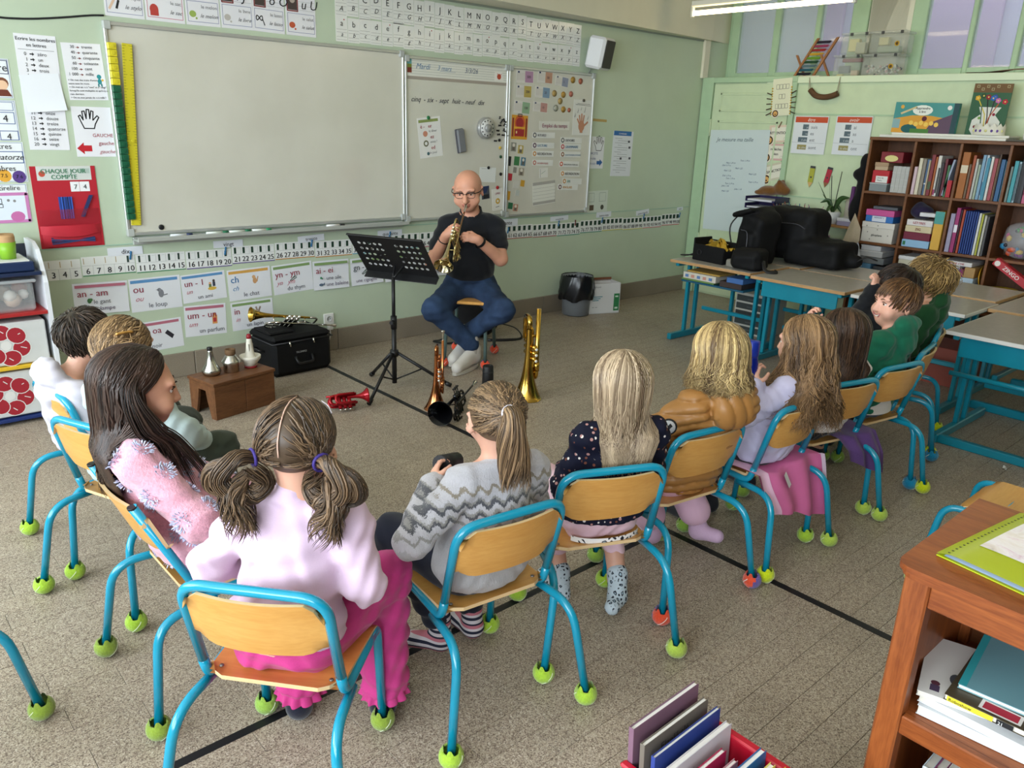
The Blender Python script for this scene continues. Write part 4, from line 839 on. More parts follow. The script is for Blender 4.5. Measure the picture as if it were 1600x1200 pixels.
# --- people: one continuous body surface from blended round limbs
class Field:
 def __init__(s,lo,hi,h):
  s.h=h;s.lo=np.array(lo,np.float32);n=np.ceil((np.array(hi)-np.array(lo))/h).astype(int)+1
  s.ax=[(s.lo[i]+h*np.arange(n[i])).astype(np.float32)for i in range(3)];s.F=np.full(n,.3,np.float32)
 def _win(s,lo,hi):
  sl=[]
  for i in range(3):
   a=max(0,int((lo[i]-s.lo[i])/s.h));b=min(s.F.shape[i],int((hi[i]-s.lo[i])/s.h)+2);sl.append(slice(a,max(b,a)))
  return tuple(sl),s.ax[0][sl[0]][:,None,None],s.ax[1][sl[1]][None,:,None],s.ax[2][sl[2]][None,None,:]
 def _put(s,sl,d,k,neg):
  A=s.F[sl]
  if neg:
   d=-d
   if k>0:h=np.clip(.5-.5*(A-d)/k,0,1);A[...]=A*(1-h)+d*h+k*h*(1-h)
   else:np.maximum(A,d,out=A)
  elif k>0:
   h=np.clip(.5+.5*(A-d)/k,0,1);A[...]=A*(1-h)+d*h-k*h*(1-h)
  else:np.minimum(A,d,out=A)
 def cone(s,a,b,ra,rb=None,k=.02,neg=False):
  rb=ra if rb is None else rb;a=np.array(a,np.float32);b=np.array(b,np.float32);m=max(ra,rb)+k+3*s.h
  sl,X,Y,Z=s._win(np.minimum(a,b)-m,np.maximum(a,b)+m)
  ba=b-a;L=float(ba@ba)+1e-9;px,py,pz=X-a[0],Y-a[1],Z-a[2];t=np.clip((px*ba[0]+py*ba[1]+pz*ba[2])/L,0,1)
  d=np.sqrt((px-t*ba[0])**2+(py-t*ba[1])**2+(pz-t*ba[2])**2)-(ra+(rb-ra)*t);s._put(sl,d,k,neg);return s
 def ell(s,c,r,k=.02,R=None,neg=False):
  r=np.array([r]*3 if isinstance(r,(int,float))else r,np.float32);m=float(r.max())+k+3*s.h;c=np.array(c,np.float32)
  sl,X,Y,Z=s._win(c-m,c+m);x,y,z=X-c[0],Y-c[1],Z-c[2]
  if R is not None:x,y,z=[R[0][i]*x+R[1][i]*y+R[2][i]*z for i in range(3)]
  k0=np.sqrt((x/r[0])**2+(y/r[1])**2+(z/r[2])**2);k1=np.sqrt((x/r[0]**2)**2+(y/r[1]**2)**2+(z/r[2]**2)**2)
  s._put(sl,k0*(k0-1)/np.maximum(k1,1e-6),k,neg);return s
 def rbox(s,c,b,r=.03,k=.02,R=None,neg=False):
  c,b=np.array(c,np.float32),np.array(b,np.float32);m=float(np.linalg.norm(b))+k+3*s.h;sl,X,Y,Z=s._win(c-m,c+m);x,y,z=X-c[0],Y-c[1],Z-c[2]
  if R is not None:x,y,z=[R[0][i]*x+R[1][i]*y+R[2][i]*z for i in range(3)]
  q=[np.abs(v)-(b[i]-r)for i,v in enumerate((x,y,z))];mx=np.maximum(np.maximum(q[0]+0*q[1]+0*q[2],q[1]),q[2])
  d=np.sqrt(np.maximum(q[0],0)**2+np.maximum(q[1],0)**2+np.maximum(q[2],0)**2)+np.minimum(mx,0)-r;s._put(sl,d,k,neg);return s
 def cut(s,p,n):
  n=np.array(n,float);n/=np.linalg.norm(n);X,Y,Z=s.ax[0][:,None,None],s.ax[1][None,:,None],s.ax[2][None,None,:]
  np.maximum(s.F,((X-p[0])*n[0]+(Y-p[1])*n[1]+(Z-p[2])*n[2]).astype(np.float32),out=s.F);return s
 def wave(s,fn):
  X,Y,Z=s.ax[0][:,None,None],s.ax[1][None,:,None],s.ax[2][None,None,:];near=np.abs(s.F)<.03
  s.F=np.where(near,s.F+fn(X,Y,Z),s.F).astype(np.float32);return s
 def surf(s):
  F=s.F;F[0],F[-1],F[:,0],F[:,-1],F[:,:,0],F[:,:,-1]=[.1]*6
  S=F<0;nx,ny,nz=[n-1 for n in F.shape]
  cs=[(i,j,k)for i in(0,1)for j in(0,1)for k in(0,1)]
  cnt=np.zeros((nx,ny,nz),np.uint8)
  for i,j,k in cs:cnt+=S[i:nx+i,j:ny+j,k:nz+k]
  act=np.argwhere((cnt>0)&(cnt<8));idx=np.full((nx,ny,nz),-1,np.int32);idx[tuple(act.T)]=np.arange(len(act))
  V=np.stack([F[act[:,0]+i,act[:,1]+j,act[:,2]+k]for i,j,k in cs],1);co=np.array(cs,np.float32)
  P=np.zeros((len(act),3),np.float32);W=np.zeros(len(act),np.float32)
  for a in range(8):
   for b in range(a+1,8):
    if abs(co[a]-co[b]).sum()!=1:continue
    va,vb=V[:,a],V[:,b];c=(va<0)!=(vb<0);t=np.where(c,va/np.where(c,va-vb,1),0)
    P+=np.where(c[:,None],co[a]+(co[b]-co[a])*t[:,None],0);W+=c
  P=s.lo+s.h*(act+P/W[:,None]);Q=[]
  for ax in range(3):
   u,v=(ax+1)%3,(ax+2)%3
   sl0=[slice(None)]*3;sl1=[slice(None)]*3;sl0[ax]=slice(0,-1);sl1[ax]=slice(1,None)
   a,b=S[tuple(sl0)],S[tuple(sl1)];e=np.argwhere(a!=b)
   e=e[(e[:,u]>0)&(e[:,v]>0)&(e[:,u]<F.shape[u]-1)&(e[:,v]<F.shape[v]-1)]
   du=np.zeros(3,int);du[u]=1;dv=np.zeros(3,int);dv[v]=1
   q4=[idx[tuple((e-du-dv).T)],idx[tuple((e-dv).T)],idx[tuple(e.T)],idx[tuple((e-du).T)]]
   q4=np.stack(q4,1);flip=~a[tuple(e.T)];q4[flip]=q4[flip][:,::-1];Q.append(q4)
  return P,np.concatenate(Q)
def np_mesh(name,P,Q,mats,mi=None,smooth=True):
 me=bpy.data.meshes.new(name);n,m=len(P),len(Q);w=Q.shape[1]
 me.vertices.add(n);me.vertices.foreach_set('co',np.ascontiguousarray(P,np.float32).ravel())
 me.loops.add(m*w);me.loops.foreach_set('vertex_index',np.ascontiguousarray(Q,np.int32).ravel())
 me.polygons.add(m);me.polygons.foreach_set('loop_start',np.arange(0,m*w,w,dtype=np.int32))
 me.polygons.foreach_set('use_smooth',np.full(m,smooth));
 for x in mats:me.materials.append(x)
 if mi is not None:me.polygons.foreach_set('material_index',np.ascontiguousarray(mi,np.int32))
 me.update(calc_edges=True);return me
def skin(c='#d9a58c',name='skin'):
 k=('skin',c)
 if k not in _M:
  n=N(name);n.set(.48,0,.4,Subsurface_Weight=.12);n.b.inputs['Subsurface Radius'].default_value=(.01,.004,.002);l=lin(c)[:3]
  v=n.noise(n.coord(),16,3);n.base(n.ramp(v,[(.3,tuple(x*.93 for x in l)+(1,)),(.7,tuple(min(1,x*1.05)for x in l)+(1,))]));_M[k]=n.m
 return _M[k]
def V3(*a):return np.array(a,float)
def rotm(yaw=0,pitch=0,roll=0):
 return np.array(Euler((-pitch,roll,yaw),'XYZ').to_matrix()if False else(Matrix.Rotation(yaw,3,'Z')@Matrix.Rotation(-pitch,3,'X')@Matrix.Rotation(roll,3,'Y')))
def head_prims(F,c,R,s=1.,smile=0.,ears=True,chub=1.,nose=1.):
 def T(p):return c+R@(np.array(p)*s)
 E=lambda p,r,k=.012,neg=False,RR=None:F.ell(T(p),np.array(r)*s,k*s,R if RR is None else R@RR,neg)
 E((0,-.014,.026),(.074,.091,.078));E((0,.022,-.022),(.061,.066,.070),.03);E((0,.048,-.068),(.031*chub,.031,.026),.03)
 for x in(-1,1):
  E((x*.037,.054,-.034),(.029*chub,.026,.028),.02);E((x*.03,.074 if s>1.15 else .0695,.030),(.024,.012,.009),.016)
 F.cone(T((0,.082,.012)),T((0,.101*(.9+.1*nose),-.021)),.0075*s,.0115*s*nose,.014*s)
 for x in(-1,1):E((x*.010,.090,-.024),(.0085,.009,.007),.008);E((x*.030,.093,.010),(.017,.014,.0105),.012,True)
 if smile<=.5:E((0,.0865,-.0455),(.020+.006*smile,.0105,.0052),.006);E((0,.0845,-.0545),(.017+.004*smile,.0105,.0058),.006)
 else:
  for x in(-1,1):E((x*.040,.060,-.030),(.022,.020,.018),.016)
 if 0<smile<=.5:
  for x in(-1,1):E((x*.027,.079,-.045),(.006,.006,.005),.006,True)
 if ears:
  for x in(-1,1):
   RR=np.array(Matrix.Rotation(-x*.5,3,'Z')@Matrix.Rotation(-.2,3,'X'))
   E((x*.077,-.008,-.004),(.008,.020,.031),.008,False,RR);E((x*.083,-.002,.0),(.006,.011,.018),.006,True,RR)
def hand_prims(F,wrist,d,up,s=1.,curl=.6,side=1,spread=.12):
 """palm with five unequal bent fingers; d: along the hand, up: back of the hand, side: +1 thumb to the left of d seen from the back"""
 d=d/np.linalg.norm(d);up=up-d*(up@d);up/=np.linalg.norm(up);x=np.cross(d,up)*side
 R=np.stack([x,d,up],1);F.ell(wrist+d*.034*s,V3(.030,.038,.0135)*s,.012*s,R)
 F.cone(wrist-d*.01*s,wrist+d*.02*s,.019*s,.021*s,.015*s)
 for i,(o,L,r)in enumerate([(-.024,.058,.0078),(-.008,.066,.0082),(.008,.060,.0078),(.0225,.046,.0068)]):
  p=wrist+d*(.066-.004*abs(i-1.2))*s+x*o*s;dd=d+x*o*spread*12;a=0
  for j,f in enumerate((.45,.32,.25)):
   a+=curl*(.55+.25*j);v=dd*math.cos(a)-up*math.sin(a);v/=np.linalg.norm(v);q_=p+v*L*f*s
   F.cone(p,q_,r*s*(1-.08*j),r*s*(.93-.08*j),.003*s);p=q_
 p=wrist+d*.018*s-x*.024*s;v=d*.55-x*.65-up*(.25+curl*.4);v/=np.linalg.norm(v);q_=p+v*.032*s
 F.cone(p,q_,.0105*s,.009*s,.008*s);v2=v*.6+d*.5+x*.25*curl-up*curl*.4;v2/=np.linalg.norm(v2);F.cone(q_,q_+v2*.027*s,.0088*s,.0075*s,.003*s)
# ---- hair: locks laid over the skull and hanging from it
def hair_mat(c0,c1,name='hair'):
 n=N(name);n.set(.42,0,.4);a=n.n('Attribute',attribute_name='tone');n.base(n.ramp(a.outputs['Fac'],[(0.,c0),(.75,c1),(1.,tuple(min(1,x*1.25)for x in lin(c1)[:3])+(1,))]));return n.m
def locks(paths,width,rng,name,mat,parent,flatk=.5,taper=.35,tones=None,n=3):
 """paths: (S, K, 3); every lock a tapered flattened tube"""
 Pp=np.asarray(paths,float);S,K,_=Pp.shape;T=np.gradient(Pp,axis=1);T/=np.linalg.norm(T,axis=2,keepdims=True)+1e-9
 out=Pp-Pp.mean(axis=(0,1));X=np.cross(T,out);X/=np.linalg.norm(X,axis=2,keepdims=True)+1e-9;Y=np.cross(X,T)
 u=np.linspace(0,1,K);prof=np.minimum(1,.45+u*6)*(1-(1-taper)*np.clip((u-.55)/.45,0,1)**1.5);prof[-1]*=.25
 w=width*(.6+.8*rng.random(S))[:,None]*prof[None];A=np.arange(n)*2*PI/n
 R=X[:,:,None]*np.cos(A)[None,None,:,None]*w[...,None,None]+Y[:,:,None]*np.sin(A)[None,None,:,None]*(w*flatk)[...,None,None]
 Vt=(Pp[:,:,None]+R).reshape(-1,3);base=np.arange(S)[:,None,None]*K*n+np.arange(K-1)[None,:,None]*n
 j=np.arange(n)[None,None];a=base+j;b=base+(j+1)%n;Q=np.stack([a,b,b+n,a+n],-1).reshape(-1,4)
 me=np_mesh(name,Vt,Q,[mat]);at=me.attributes.new('tone','FLOAT','POINT')
 tn=tones if tones is not None else rng.random(S);tn=np.clip(tn[:,None,None]**1.15*.95+.06*rng.standard_normal((S,1,1))+np.zeros((S,K,n)),0,1)
 at.data.foreach_set('value',tn.astype(np.float32).ravel());return put(name,me,parent)
class Skull:
 def __init__(s,c,R,sc=1.,inf=.006):s.c,s.R,s.s=c,R,sc;s.r=np.array((.074,.091,.078))*sc+inf;s.o=np.array((0,-.014,.026))*sc
 def at(s,d,lift=0.):
  d=np.asarray(d,float);d=d/np.linalg.norm(d,axis=-1,keepdims=True);t=1/np.sqrt(((d/s.r)**2).sum(-1,keepdims=True))
  return s.c+(s.o+d*(t+np.asarray(lift)))@s.R.T
def slerp(a,b,t):
 a=a/np.linalg.norm(a,axis=-1,keepdims=True);b=b/np.linalg.norm(b,axis=-1,keepdims=True)
 w=np.arccos(np.clip((a*b).sum(-1,keepdims=True),-.999,.999));return(np.sin((1-t)*w)*a+np.sin(t*w)*b)/np.sin(w)
def dirs(az,el):return np.stack([np.sin(az)*np.cos(el),np.cos(az)*np.cos(el),np.sin(el)],-1)
def long_hair(parent,c,R,rng,mat,s=1.,S=520,length=.25,part=.0,front=.95,wave=0.,wfreq=3.,spread=.02,inward=.35,width=.0062,ends=.03,back_y=None,fwd=None,flare=0.,name='hair'):
 S=int(S*2.3);width*=.52;sk=Skull(c,R,s);side=np.where(rng.random(S)<.5,-1.,1.);az=side*(front+(PI-front)*rng.random(S)**.9);u=(np.abs(az)-front)/(PI-front)
 py=.70-1.15*u+.12*rng.standard_normal(S);st=np.stack([part+side*.02+0*u,py,np.full(S,1.0)],-1);el=-.12-.28*rng.random(S)+.1*(1-u)
 en=dirs(az,el);K1,K2=7,9;lay=.014*rng.random(S);P=np.zeros((S,K1+K2,3))
 for i in range(K1):
  t=i/(K1-1);P[:,i]=sk.at(slerp(st,en,t),(lay*(.35+.65*t))[:,None])
 e=P[:,K1-1];L=length*s*(1+ends*4*(rng.random(S)-.6));ctr=c+R@V3(0,-.03,0);ph0=rng.random()*6;ph=2.5*np.sin(5*az+ph0)+2*np.sin(11*az)+.35*rng.random(S)
 rad=e-ctr;rad[:,2]=0;radn=rad/(np.linalg.norm(rad,axis=1,keepdims=True)+1e-9);tang=np.stack([-radn[:,1],radn[:,0],0*ph],-1)
 for i in range(K2):
  t=(i+1)/K2;q_=e.copy();q_[:,2]-=L*t;q_-=rad*(inward*(t**1.2))[...,None]if np.ndim(inward)else rad*inward*t**1.2
  q_+=radn*(flare*t*t);a=wave*t**.6;q_+=tang*(a*np.sin(wfreq*6.28*t+ph))[:,None]+radn*(a*.7*np.cos(wfreq*6.28*t+ph*1.7))[:,None]
  q_+=tang*(spread*t*(rng.standard_normal(S)*.5))[:,None]
  if fwd is not None:
   sl=(en@np.array(fwd[0]))>fwd[1];q_[sl]+=np.array(fwd[2])*t**.8
  if back_y is not None:q_[:,1]=np.where((q_[:,1]>back_y)&(np.abs(az)>1.5)&(t>.15),back_y-.012*rng.random(S)+(q_[:,1]-back_y)*(1-min(1,t*2.2)),q_[:,1])
  P[:,K1+i]=q_
 return locks(P,width*s,rng,name,mat,parent,tones=np.clip(.45+.30*np.sin(9*az+ph0)*np.sin(3.7*az+1)+.22*np.sin(23*az+2*ph0)+.25*(rng.random(S)-.5),0,1))  # streaky lock tones: hair's own variation, plus highlights put into the colour
def tied_hair(parent,c,R,rng,mat,ties,s=1.,S=360,part=None,width=.0048,name='hair'):
 S=int(S*2.4);width*=.52;sk=Skull(c,R,s,.004);az=-PI+2*PI*rng.random(S);el=np.where(np.abs(az)<1.0,.62+.05*rng.standard_normal(S),np.where(np.abs(az)<1.75,.12+.2*rng.random(S),-.55+.12*rng.random(S)))
 full=rng.random(S)<.45;el=np.where(full,el+(1.45-el)*rng.random(S),el);st=dirs(az,el)
 T=np.array(ties,float);ti=np.zeros(S,int)if len(T)==1 else np.where(st[:,0]<0,0,1)
 if part is not None:st[:,0]=np.where(np.abs(st[:,0])<part,np.sign(st[:,0])*part,st[:,0])
 K=10;P=np.zeros((S,K,3));lay=.007*rng.random(S)
 for i in range(K):t=i/(K-1);P[:,i]=sk.at(slerp(st,T[ti]+.05*rng.standard_normal((S,3))*(1 if i else 1),t),(lay*.8+.008*t**3)[:,None])
 return locks(P,width*s,rng,name,mat,parent,taper=.6)
def bundle(parent,rng,mat,pts,S=120,r0=.012,r1=.03,width=.0045,name='ponytail',wave=.006,jitter=.15,endr=None):
 S=int(S*2.4);width*=.5;C_=np.array(spline(pts,5));K=len(C_);u=np.linspace(0,1,K);th=rng.random(S)*6.28;rr=np.sqrt(rng.random(S));P=np.zeros((S,K,3));T=np.gradient(C_,axis=0);T/=np.linalg.norm(T,axis=1,keepdims=True)
 ref=np.array((1.,0,0))if abs(T[0][0])<.8 else np.array((0,1.,0));X=ref-T*(T@ref)[:,None];X/=np.linalg.norm(X,axis=1,keepdims=True);Y=np.cross(T,X)
 rad=r0+(r1-r0)*np.sin(np.clip(u*1.6,0,1)*PI/2);rad=rad if endr is None else rad*(1-u**2)+endr*u**2;sh=1-jitter*rng.random(S)
 for i in range(K):
  ii=np.minimum(K-1,u[i]*sh*(K-1));a=np.floor(ii).astype(int);b=np.minimum(a+1,K-1);f=(ii-a)[:,None];cen=C_[a]*(1-f)+C_[b]*f;R_=rad[a]
  P[:,i]=cen+X[a]*(R_*rr*np.cos(th+1.2*u[i]))[:,None]+Y[a]*(R_*rr*np.sin(th+1.2*u[i]))[:,None]+(wave*u[i]*np.sin(9*u[i]+th*2))[:,None]*X[a]
 return locks(P,width,rng,name,mat,parent)
def short_hair(parent,c,R,rng,mat,s=1.,S=700,L=.045,fringe=.75,nape=-.75,crown=(.0,-.55,.85),lift=.25,mess=.25,width=.0042,sweep=0.,name='hair'):
 S=int(S*2.0);width*=.6;sk=Skull(c,R,s,.002);az=-PI+2*PI*rng.random(S);lim=np.where(np.abs(az)<.85,fringe,np.where(np.abs(az)<1.85,.12,nape));el=lim+(1.5-lim)*(rng.random(S)**1.1);st=dirs(az,el)
 cr=np.array(crown)/np.linalg.norm(crown);away=st-cr;away-=st*(away*st).sum(1,keepdims=True);away/=np.linalg.norm(away,axis=1,keepdims=True)+1e-6
 away+=np.array((sweep,0,-.15))+mess*rng.standard_normal((S,3));Ls=L*s*(.65+.7*rng.random(S))*np.where(np.abs(az)<.9,.75,1);K=7;P=np.zeros((S,K,3));li=lift*rng.random(S)
 for i in range(K):
  t=i/(K-1);d=st+away*(Ls/.085*t/s)[:,None];P[:,i]=sk.at(d,(.002+.012*rng.random(S)*0+Ls*li*np.sin(t*2.2)+.004*t)[:,None])
 return locks(P,width*s,rng,name,mat,parent,taper=.3)
def cap_mesh(parent,c,R,mat,s=1.,inf=.004,hair_line=.55,low=-.45,tone=.25,h=.006,longcurt=0.,name='hair_base',ear=.10):
 sk=Skull(c,R,s,inf);F=Field(c-.14*s-longcurt,c+.14*s,h);F.ell(c+R@sk.o,sk.r,0,R)
 n1=R@V3(0,.8,-hair_line);F.cut(c+R@(V3(0,.030,.060)*s),n1)
 F.cut(c+R@(V3(0,-.045,-.055)*s),R@V3(0,.45,-1.))
 P,Q=F.surf();me=np_mesh(name,P,Q,[mat]);at=me.attributes.new('tone','FLOAT','POINT');at.data.foreach_set('value',np.full(len(P),tone,np.float32));return put(name,me,parent)
M_EYEW=flat('#e8e2dc',.2);M_PUP=flat('#1c1410',.12);M_IRIS=flat('#5a4230',.2);M_LIP=flat('#b8686a',.45);M_BROW=flat('#5a4028',.8);M_TEETH=flat('#eee8dc',.3)
def face_parts(root,c,R,s=1.,iris=None,brow=M_BROW,lash=True,eyes_open=1.):
 RM=Matrix(R.tolist()).to_4x4()
 for x in(-1,1):
  m=MB();cc=Vector(c+R@(V3(x*.0295,.0690,.0085)*s));m.m=0;m.ball(cc,.0116*s,14)
  z=Vector(R@V3(x*.05,1,-.05));F_=frame_of(z,cc);m.m=1;m.lathe([(.0058*s,.0104*s),(.0052*s,.0114*s),(0,.0122*s)],12,F_);m.m=2;m.lathe([(.0028*s,.0119*s),(0,.0126*s)],10,F_)
  m.build('eye',[M_EYEW,iris or M_IRIS,M_PUP],root)
  ez,ex,ey=Vector(R@V3(0,.35,1)).normalized(),Vector(R@V3(1,0,0)),None;ey=ez.cross(ex);m=MB();m.grid(lambda u,v:cc+(ez*math.cos(v*1.25)+(ex*math.cos(2*PI*u)+ey*math.sin(2*PI*u))*math.sin(v*1.25))*.0123*s,16,5);m.build('upper_lid',root.data.materials[0],root)
  if brow:
   pts=[Vector(c+R@(V3(x*a,b,d)*s))for a,b,d in((.016,.0865,.0265),(.028,.0865,.031),(.041,.077,.0285))]
   MB().tube(spline(pts,3),[.0022*s]*4+[.0014*s]*3,6).build('eyebrow',brow,root)
  if lash:
   pts=[Vector(c+R@(V3(x*a,b,d)*s))for a,b,d in((.018,.0800,.0125),(.030,.0842,.0178),(.042,.0755,.0125))]
   MB().tube(spline(pts,3),.0016*s,5).build('eyelid',M_PUP,root)
KID=dict(seat=.362,hip=(.062,.25,.418),sh=(.118,.0,.0))
def person(key,label,chair_key,head,yaw=0.,pitch=.1,roll=0.,lean=None,s=1.,hf=.0055,pose=None,top=None,trousers=None,skin_c='#d6a38c',shoes=None,shoe_m=None,cloth_h=.0065,wave=.004,smile=0.,face=True,hood=None,sleeve=1.,collar=None,hem=.40,foot_z=.03,iris=None,brow=M_BROW,loose=1.,hands=True,waist=True,at=None,az=None,topk=None,chub=1.08):
 """a seated child; local frame: origin on the floor at the chair's rear feet, +y where the chair faces"""
 if chair_key:mid,a,ct=CHAIRS[chair_key]
 else:mid,a=Vector((*at,0)),az
 W2L=np.array(Matrix.Rotation(-a,3,'Z'));Hc=W2L@(np.array(head)-np.array(mid));p=pose or{}
 hipc=V3(*p.get('hips',(0,.235,.432)));neck=Hc+V3(0,-.018,-.118)*s+np.array(p.get('neck',(0,0,0)));Rh=rotm(yaw-a,pitch,roll)
 tw=p.get('twist',0.);ax=np.array((math.cos(tw),math.sin(tw),0.));ay=np.array((-math.sin(tw),math.cos(tw),0.));shz=neck-V3(0,0,.045*s);sw=.112*s
 shL,shR=shz-ax*sw+np.array(p.get('shL',(0,0,0))),shz+ax*sw+np.array(p.get('shR',(0,0,0)))
 chest=shz*.62+hipc*.38;belly=shz*.28+hipc*.72
 def J(nm,d):return V3(*p[nm])if nm in p else d
 elL,elR=J('elL',shL+V3(-.045,.05,-.185)),J('elR',shR+V3(.045,.05,-.185));wrL,wrR=J('wrL',hipc+V3(-.05,.17,.075)),J('wrR',hipc+V3(.05,.17,.075))
 hpL,hpR=hipc+V3(-.058,.0,-.012),hipc+V3(.058,.0,-.012)
 knL,knR=J('knL',V3(-.085,.515,.425)),J('knR',V3(.085,.515,.425));anL,anR=J('anL',V3(-.08,.50,.095)),J('anR',V3(.08,.50,.095))
 ftL,ftR=J('ftL',anL+V3(-.01,.12,-.062)),J('ftR',anR+V3(.01,.12,-.062))
 RT=np.stack([ax,ay,V3(0,0,1)],1);allp=np.array([Hc,shL,shR,elL,elR,wrL,wrR,knL,knR,anL,anR,ftL,ftR,hipc]);lo,hi=allp.min(0)-.15,allp.max(0)+.15
 def torso(F,o,k=.035):
  F.ell(hipc+V3(0,.0,.0),V3(.108,.082,.070)*s+o,k);F.ell(belly,V3(.094,.074,.10)*s+o,k,RT);F.ell(chest,V3(.106,.077,.12)*s+o,k,RT)
  F.cone(shL,shR,.040*s+o*.7,None,k);F.cone(neck+V3(0,0,.005),shL*.7+neck*.3,.034*s+o*.5,.036*s+o*.6,k);F.cone(neck+V3(0,0,.005),shR*.7+neck*.3,.034*s+o*.5,.036*s+o*.6,k);F.cone(hipc,chest,.07*s+o,.075*s+o,k)
  if o:F.cone(hpL+V3(-.012,-.012,.03),hpR+V3(.012,-.012,.03),.064*s+o,None,k)
 def arms(F,o,end=1.,k=.02,hand=False):
  for sh,el,wr in((shL,elL,wrL),(shR,elR,wrR)):
   F.cone(sh,el,(.038+.3*o)*s+o*.5,.030*s+o*.85,k);F.cone(el,el+(wr-el)*end,.030*s+o,.0215*s+o*(.9 if end>.9 else 1),k)
 def legs(F,o,end=1.,k=.025,flare=0.):
  for hp,kn,an in((hpL,knL,anL),(hpR,knR,anR)):
   F.cone(hp,kn,.068*s+o,.047*s+o,k);F.cone(kn,kn+(an-kn)*end,.046*s+o,.031*s+o+flare,k)
 F=Field(lo,hi,hf);torso(F,0.);arms(F,0.);legs(F,0.);F.cone(neck-V3(0,.0,.05),Hc+Rh@(V3(0,-.02,-.05)*s),.040*s,.036*s,.02);head_prims(F,Hc,Rh,s,smile,True,chub,.82)
 if hands:
  for sd,el,wr in((-1,elL,wrL),(1,elR,wrR)):
   d=(wr-el)/np.linalg.norm(wr-el);hd=p.get('hdL' if sd<0 else 'hdR');up=p.get('upL' if sd<0 else 'upR',(0,.2,1))
   hand_prims(F,wr,V3(*hd)if hd is not None else d,V3(*up),.86*s,p.get('cuL' if sd<0 else 'cuR',.45),sd)
 for an,ft in((anL,ftL),(anR,ftR)):F.cone(an,an+V3(0,-.015,-.06),.031*s,.028*s,.02);F.cone(an+V3(0,-.01,-.062),ft,.027*s,.022*s,.02)
 P,Q=F.surf();cen=(P[Q].mean(1)-Hc)@Rh/s;mi=((smile<=.5)&(np.abs(cen[:,0])<.022)&(cen[:,1]>.076)&(cen[:,2]>-.061)&(cen[:,2]<-.0405)).astype(int)
 body=put('person',np_mesh('person',P,Q,[skin(skin_c),M_LIP],mi),None,mid,(0,0,a));tag(body,label,'person')
 if face:face_parts(body,Hc,Rh,s,iris,brow)
 rs=np.random.default_rng(abs(hash(key))%1000 if False else sum(map(ord,key)))
 ph=rs.random(8)*6
 def folds(X,Y,Z):return wave*(np.sin(31*X+47*Z+9*np.sin(17*Z+ph[0])+ph[1])*.5+np.sin(53*Y-61*Z+7*np.sin(23*X+ph[2])+ph[3])*.5+.6*np.sin(90*Z+25*X*np.sin(11*Y+ph[4])+ph[5]))
 if trousers is not None:
  G=Field(np.minimum(lo,9),hi,cloth_h);G.ell(hipc+V3(0,0,-.002),V3(.106,.080,.068)*s+.006,.03);G.ell(belly+V3(0,0,-.06),V3(.096,.076,.07)*s+.006,.03);legs(G,.009*loose,p.get('leglen',.93),.03,p.get('flare',0.))
  G.wave(folds);G.cut((0,0,hipc[2]+.052),(0,-.25,1))
  b=put('trousers',np_mesh('trousers',*G.surf(),[trousers]),body)
 if top is not None:
  G=Field(lo,hi,cloth_h);o=.013*loose;torso(G,o);G.cut(neck+V3(0,0,.010),(0,.35,1));arms(G,o,sleeve)
  if hood=='down':
   bk=neck-ay*.050;G.ell(bk+V3(0,0,.026),(.092*s,.048,.058),.02,RT);G.ell(bk-ay*.018+V3(0,0,-.045),(.070*s,.030,.055),.02,RT)
   for sd in(-1,1):G.cone(neck+ax*sd*.058*s-ay*.03-V3(0,0,.0),neck+ax*sd*.035*s+ay*.055-V3(0,0,.025),.026*s,.016*s,.015)
   G.ell(neck+V3(0,0,.015),(.046*s,.046*s,.055),.01,None,True)
  elif collar:G.cone(neck-V3(0,0,.035),neck+V3(0,.0,.012),.058*s,.048*s,.02);G.ell(neck+V3(0,.008,.032),(.042*s,.042*s,.022),.006,None,True)
  G.wave(folds)
  if topk:topk(G,locals())
  G.cut((0,hipc[1]-.09,hem),(0,.10,-1))
  b=put('top',np_mesh('top',*G.surf(),[top]),body)
 if shoes:
  for an,ft in((anL,ftL),(anR,ftR)):
   G=Field(np.minimum(an,ft)-.09,np.maximum(an,ft)+.08,.005);z0=0
   G.cone(an+V3(0,-.0,.02 if shoes=='sock' else-.02),an+V3(0,-.015,-.06),.034*s+.003,.033*s,.02);G.cone(an+V3(0,-.015,-.064),ft,.031*s+(.004 if shoes=='shoe' else 0),.027*s+(.004 if shoes=='shoe' else 0),.02)
   put('sock' if shoes=='sock' else 'shoe',np_mesh('shoe',*G.surf(),[shoe_m]),body)
 return dict(body=body,Hc=Hc,Rh=Rh,s=s,rng=rs,neck=neck,sh=(shL,shR),hip=hipc,wr=(wrL,wrR),el=(elL,elR),a=a,mid=mid,ax=ax,ay=ay,an=(anL,anR),kn=(knL,knR),W2L=W2L)
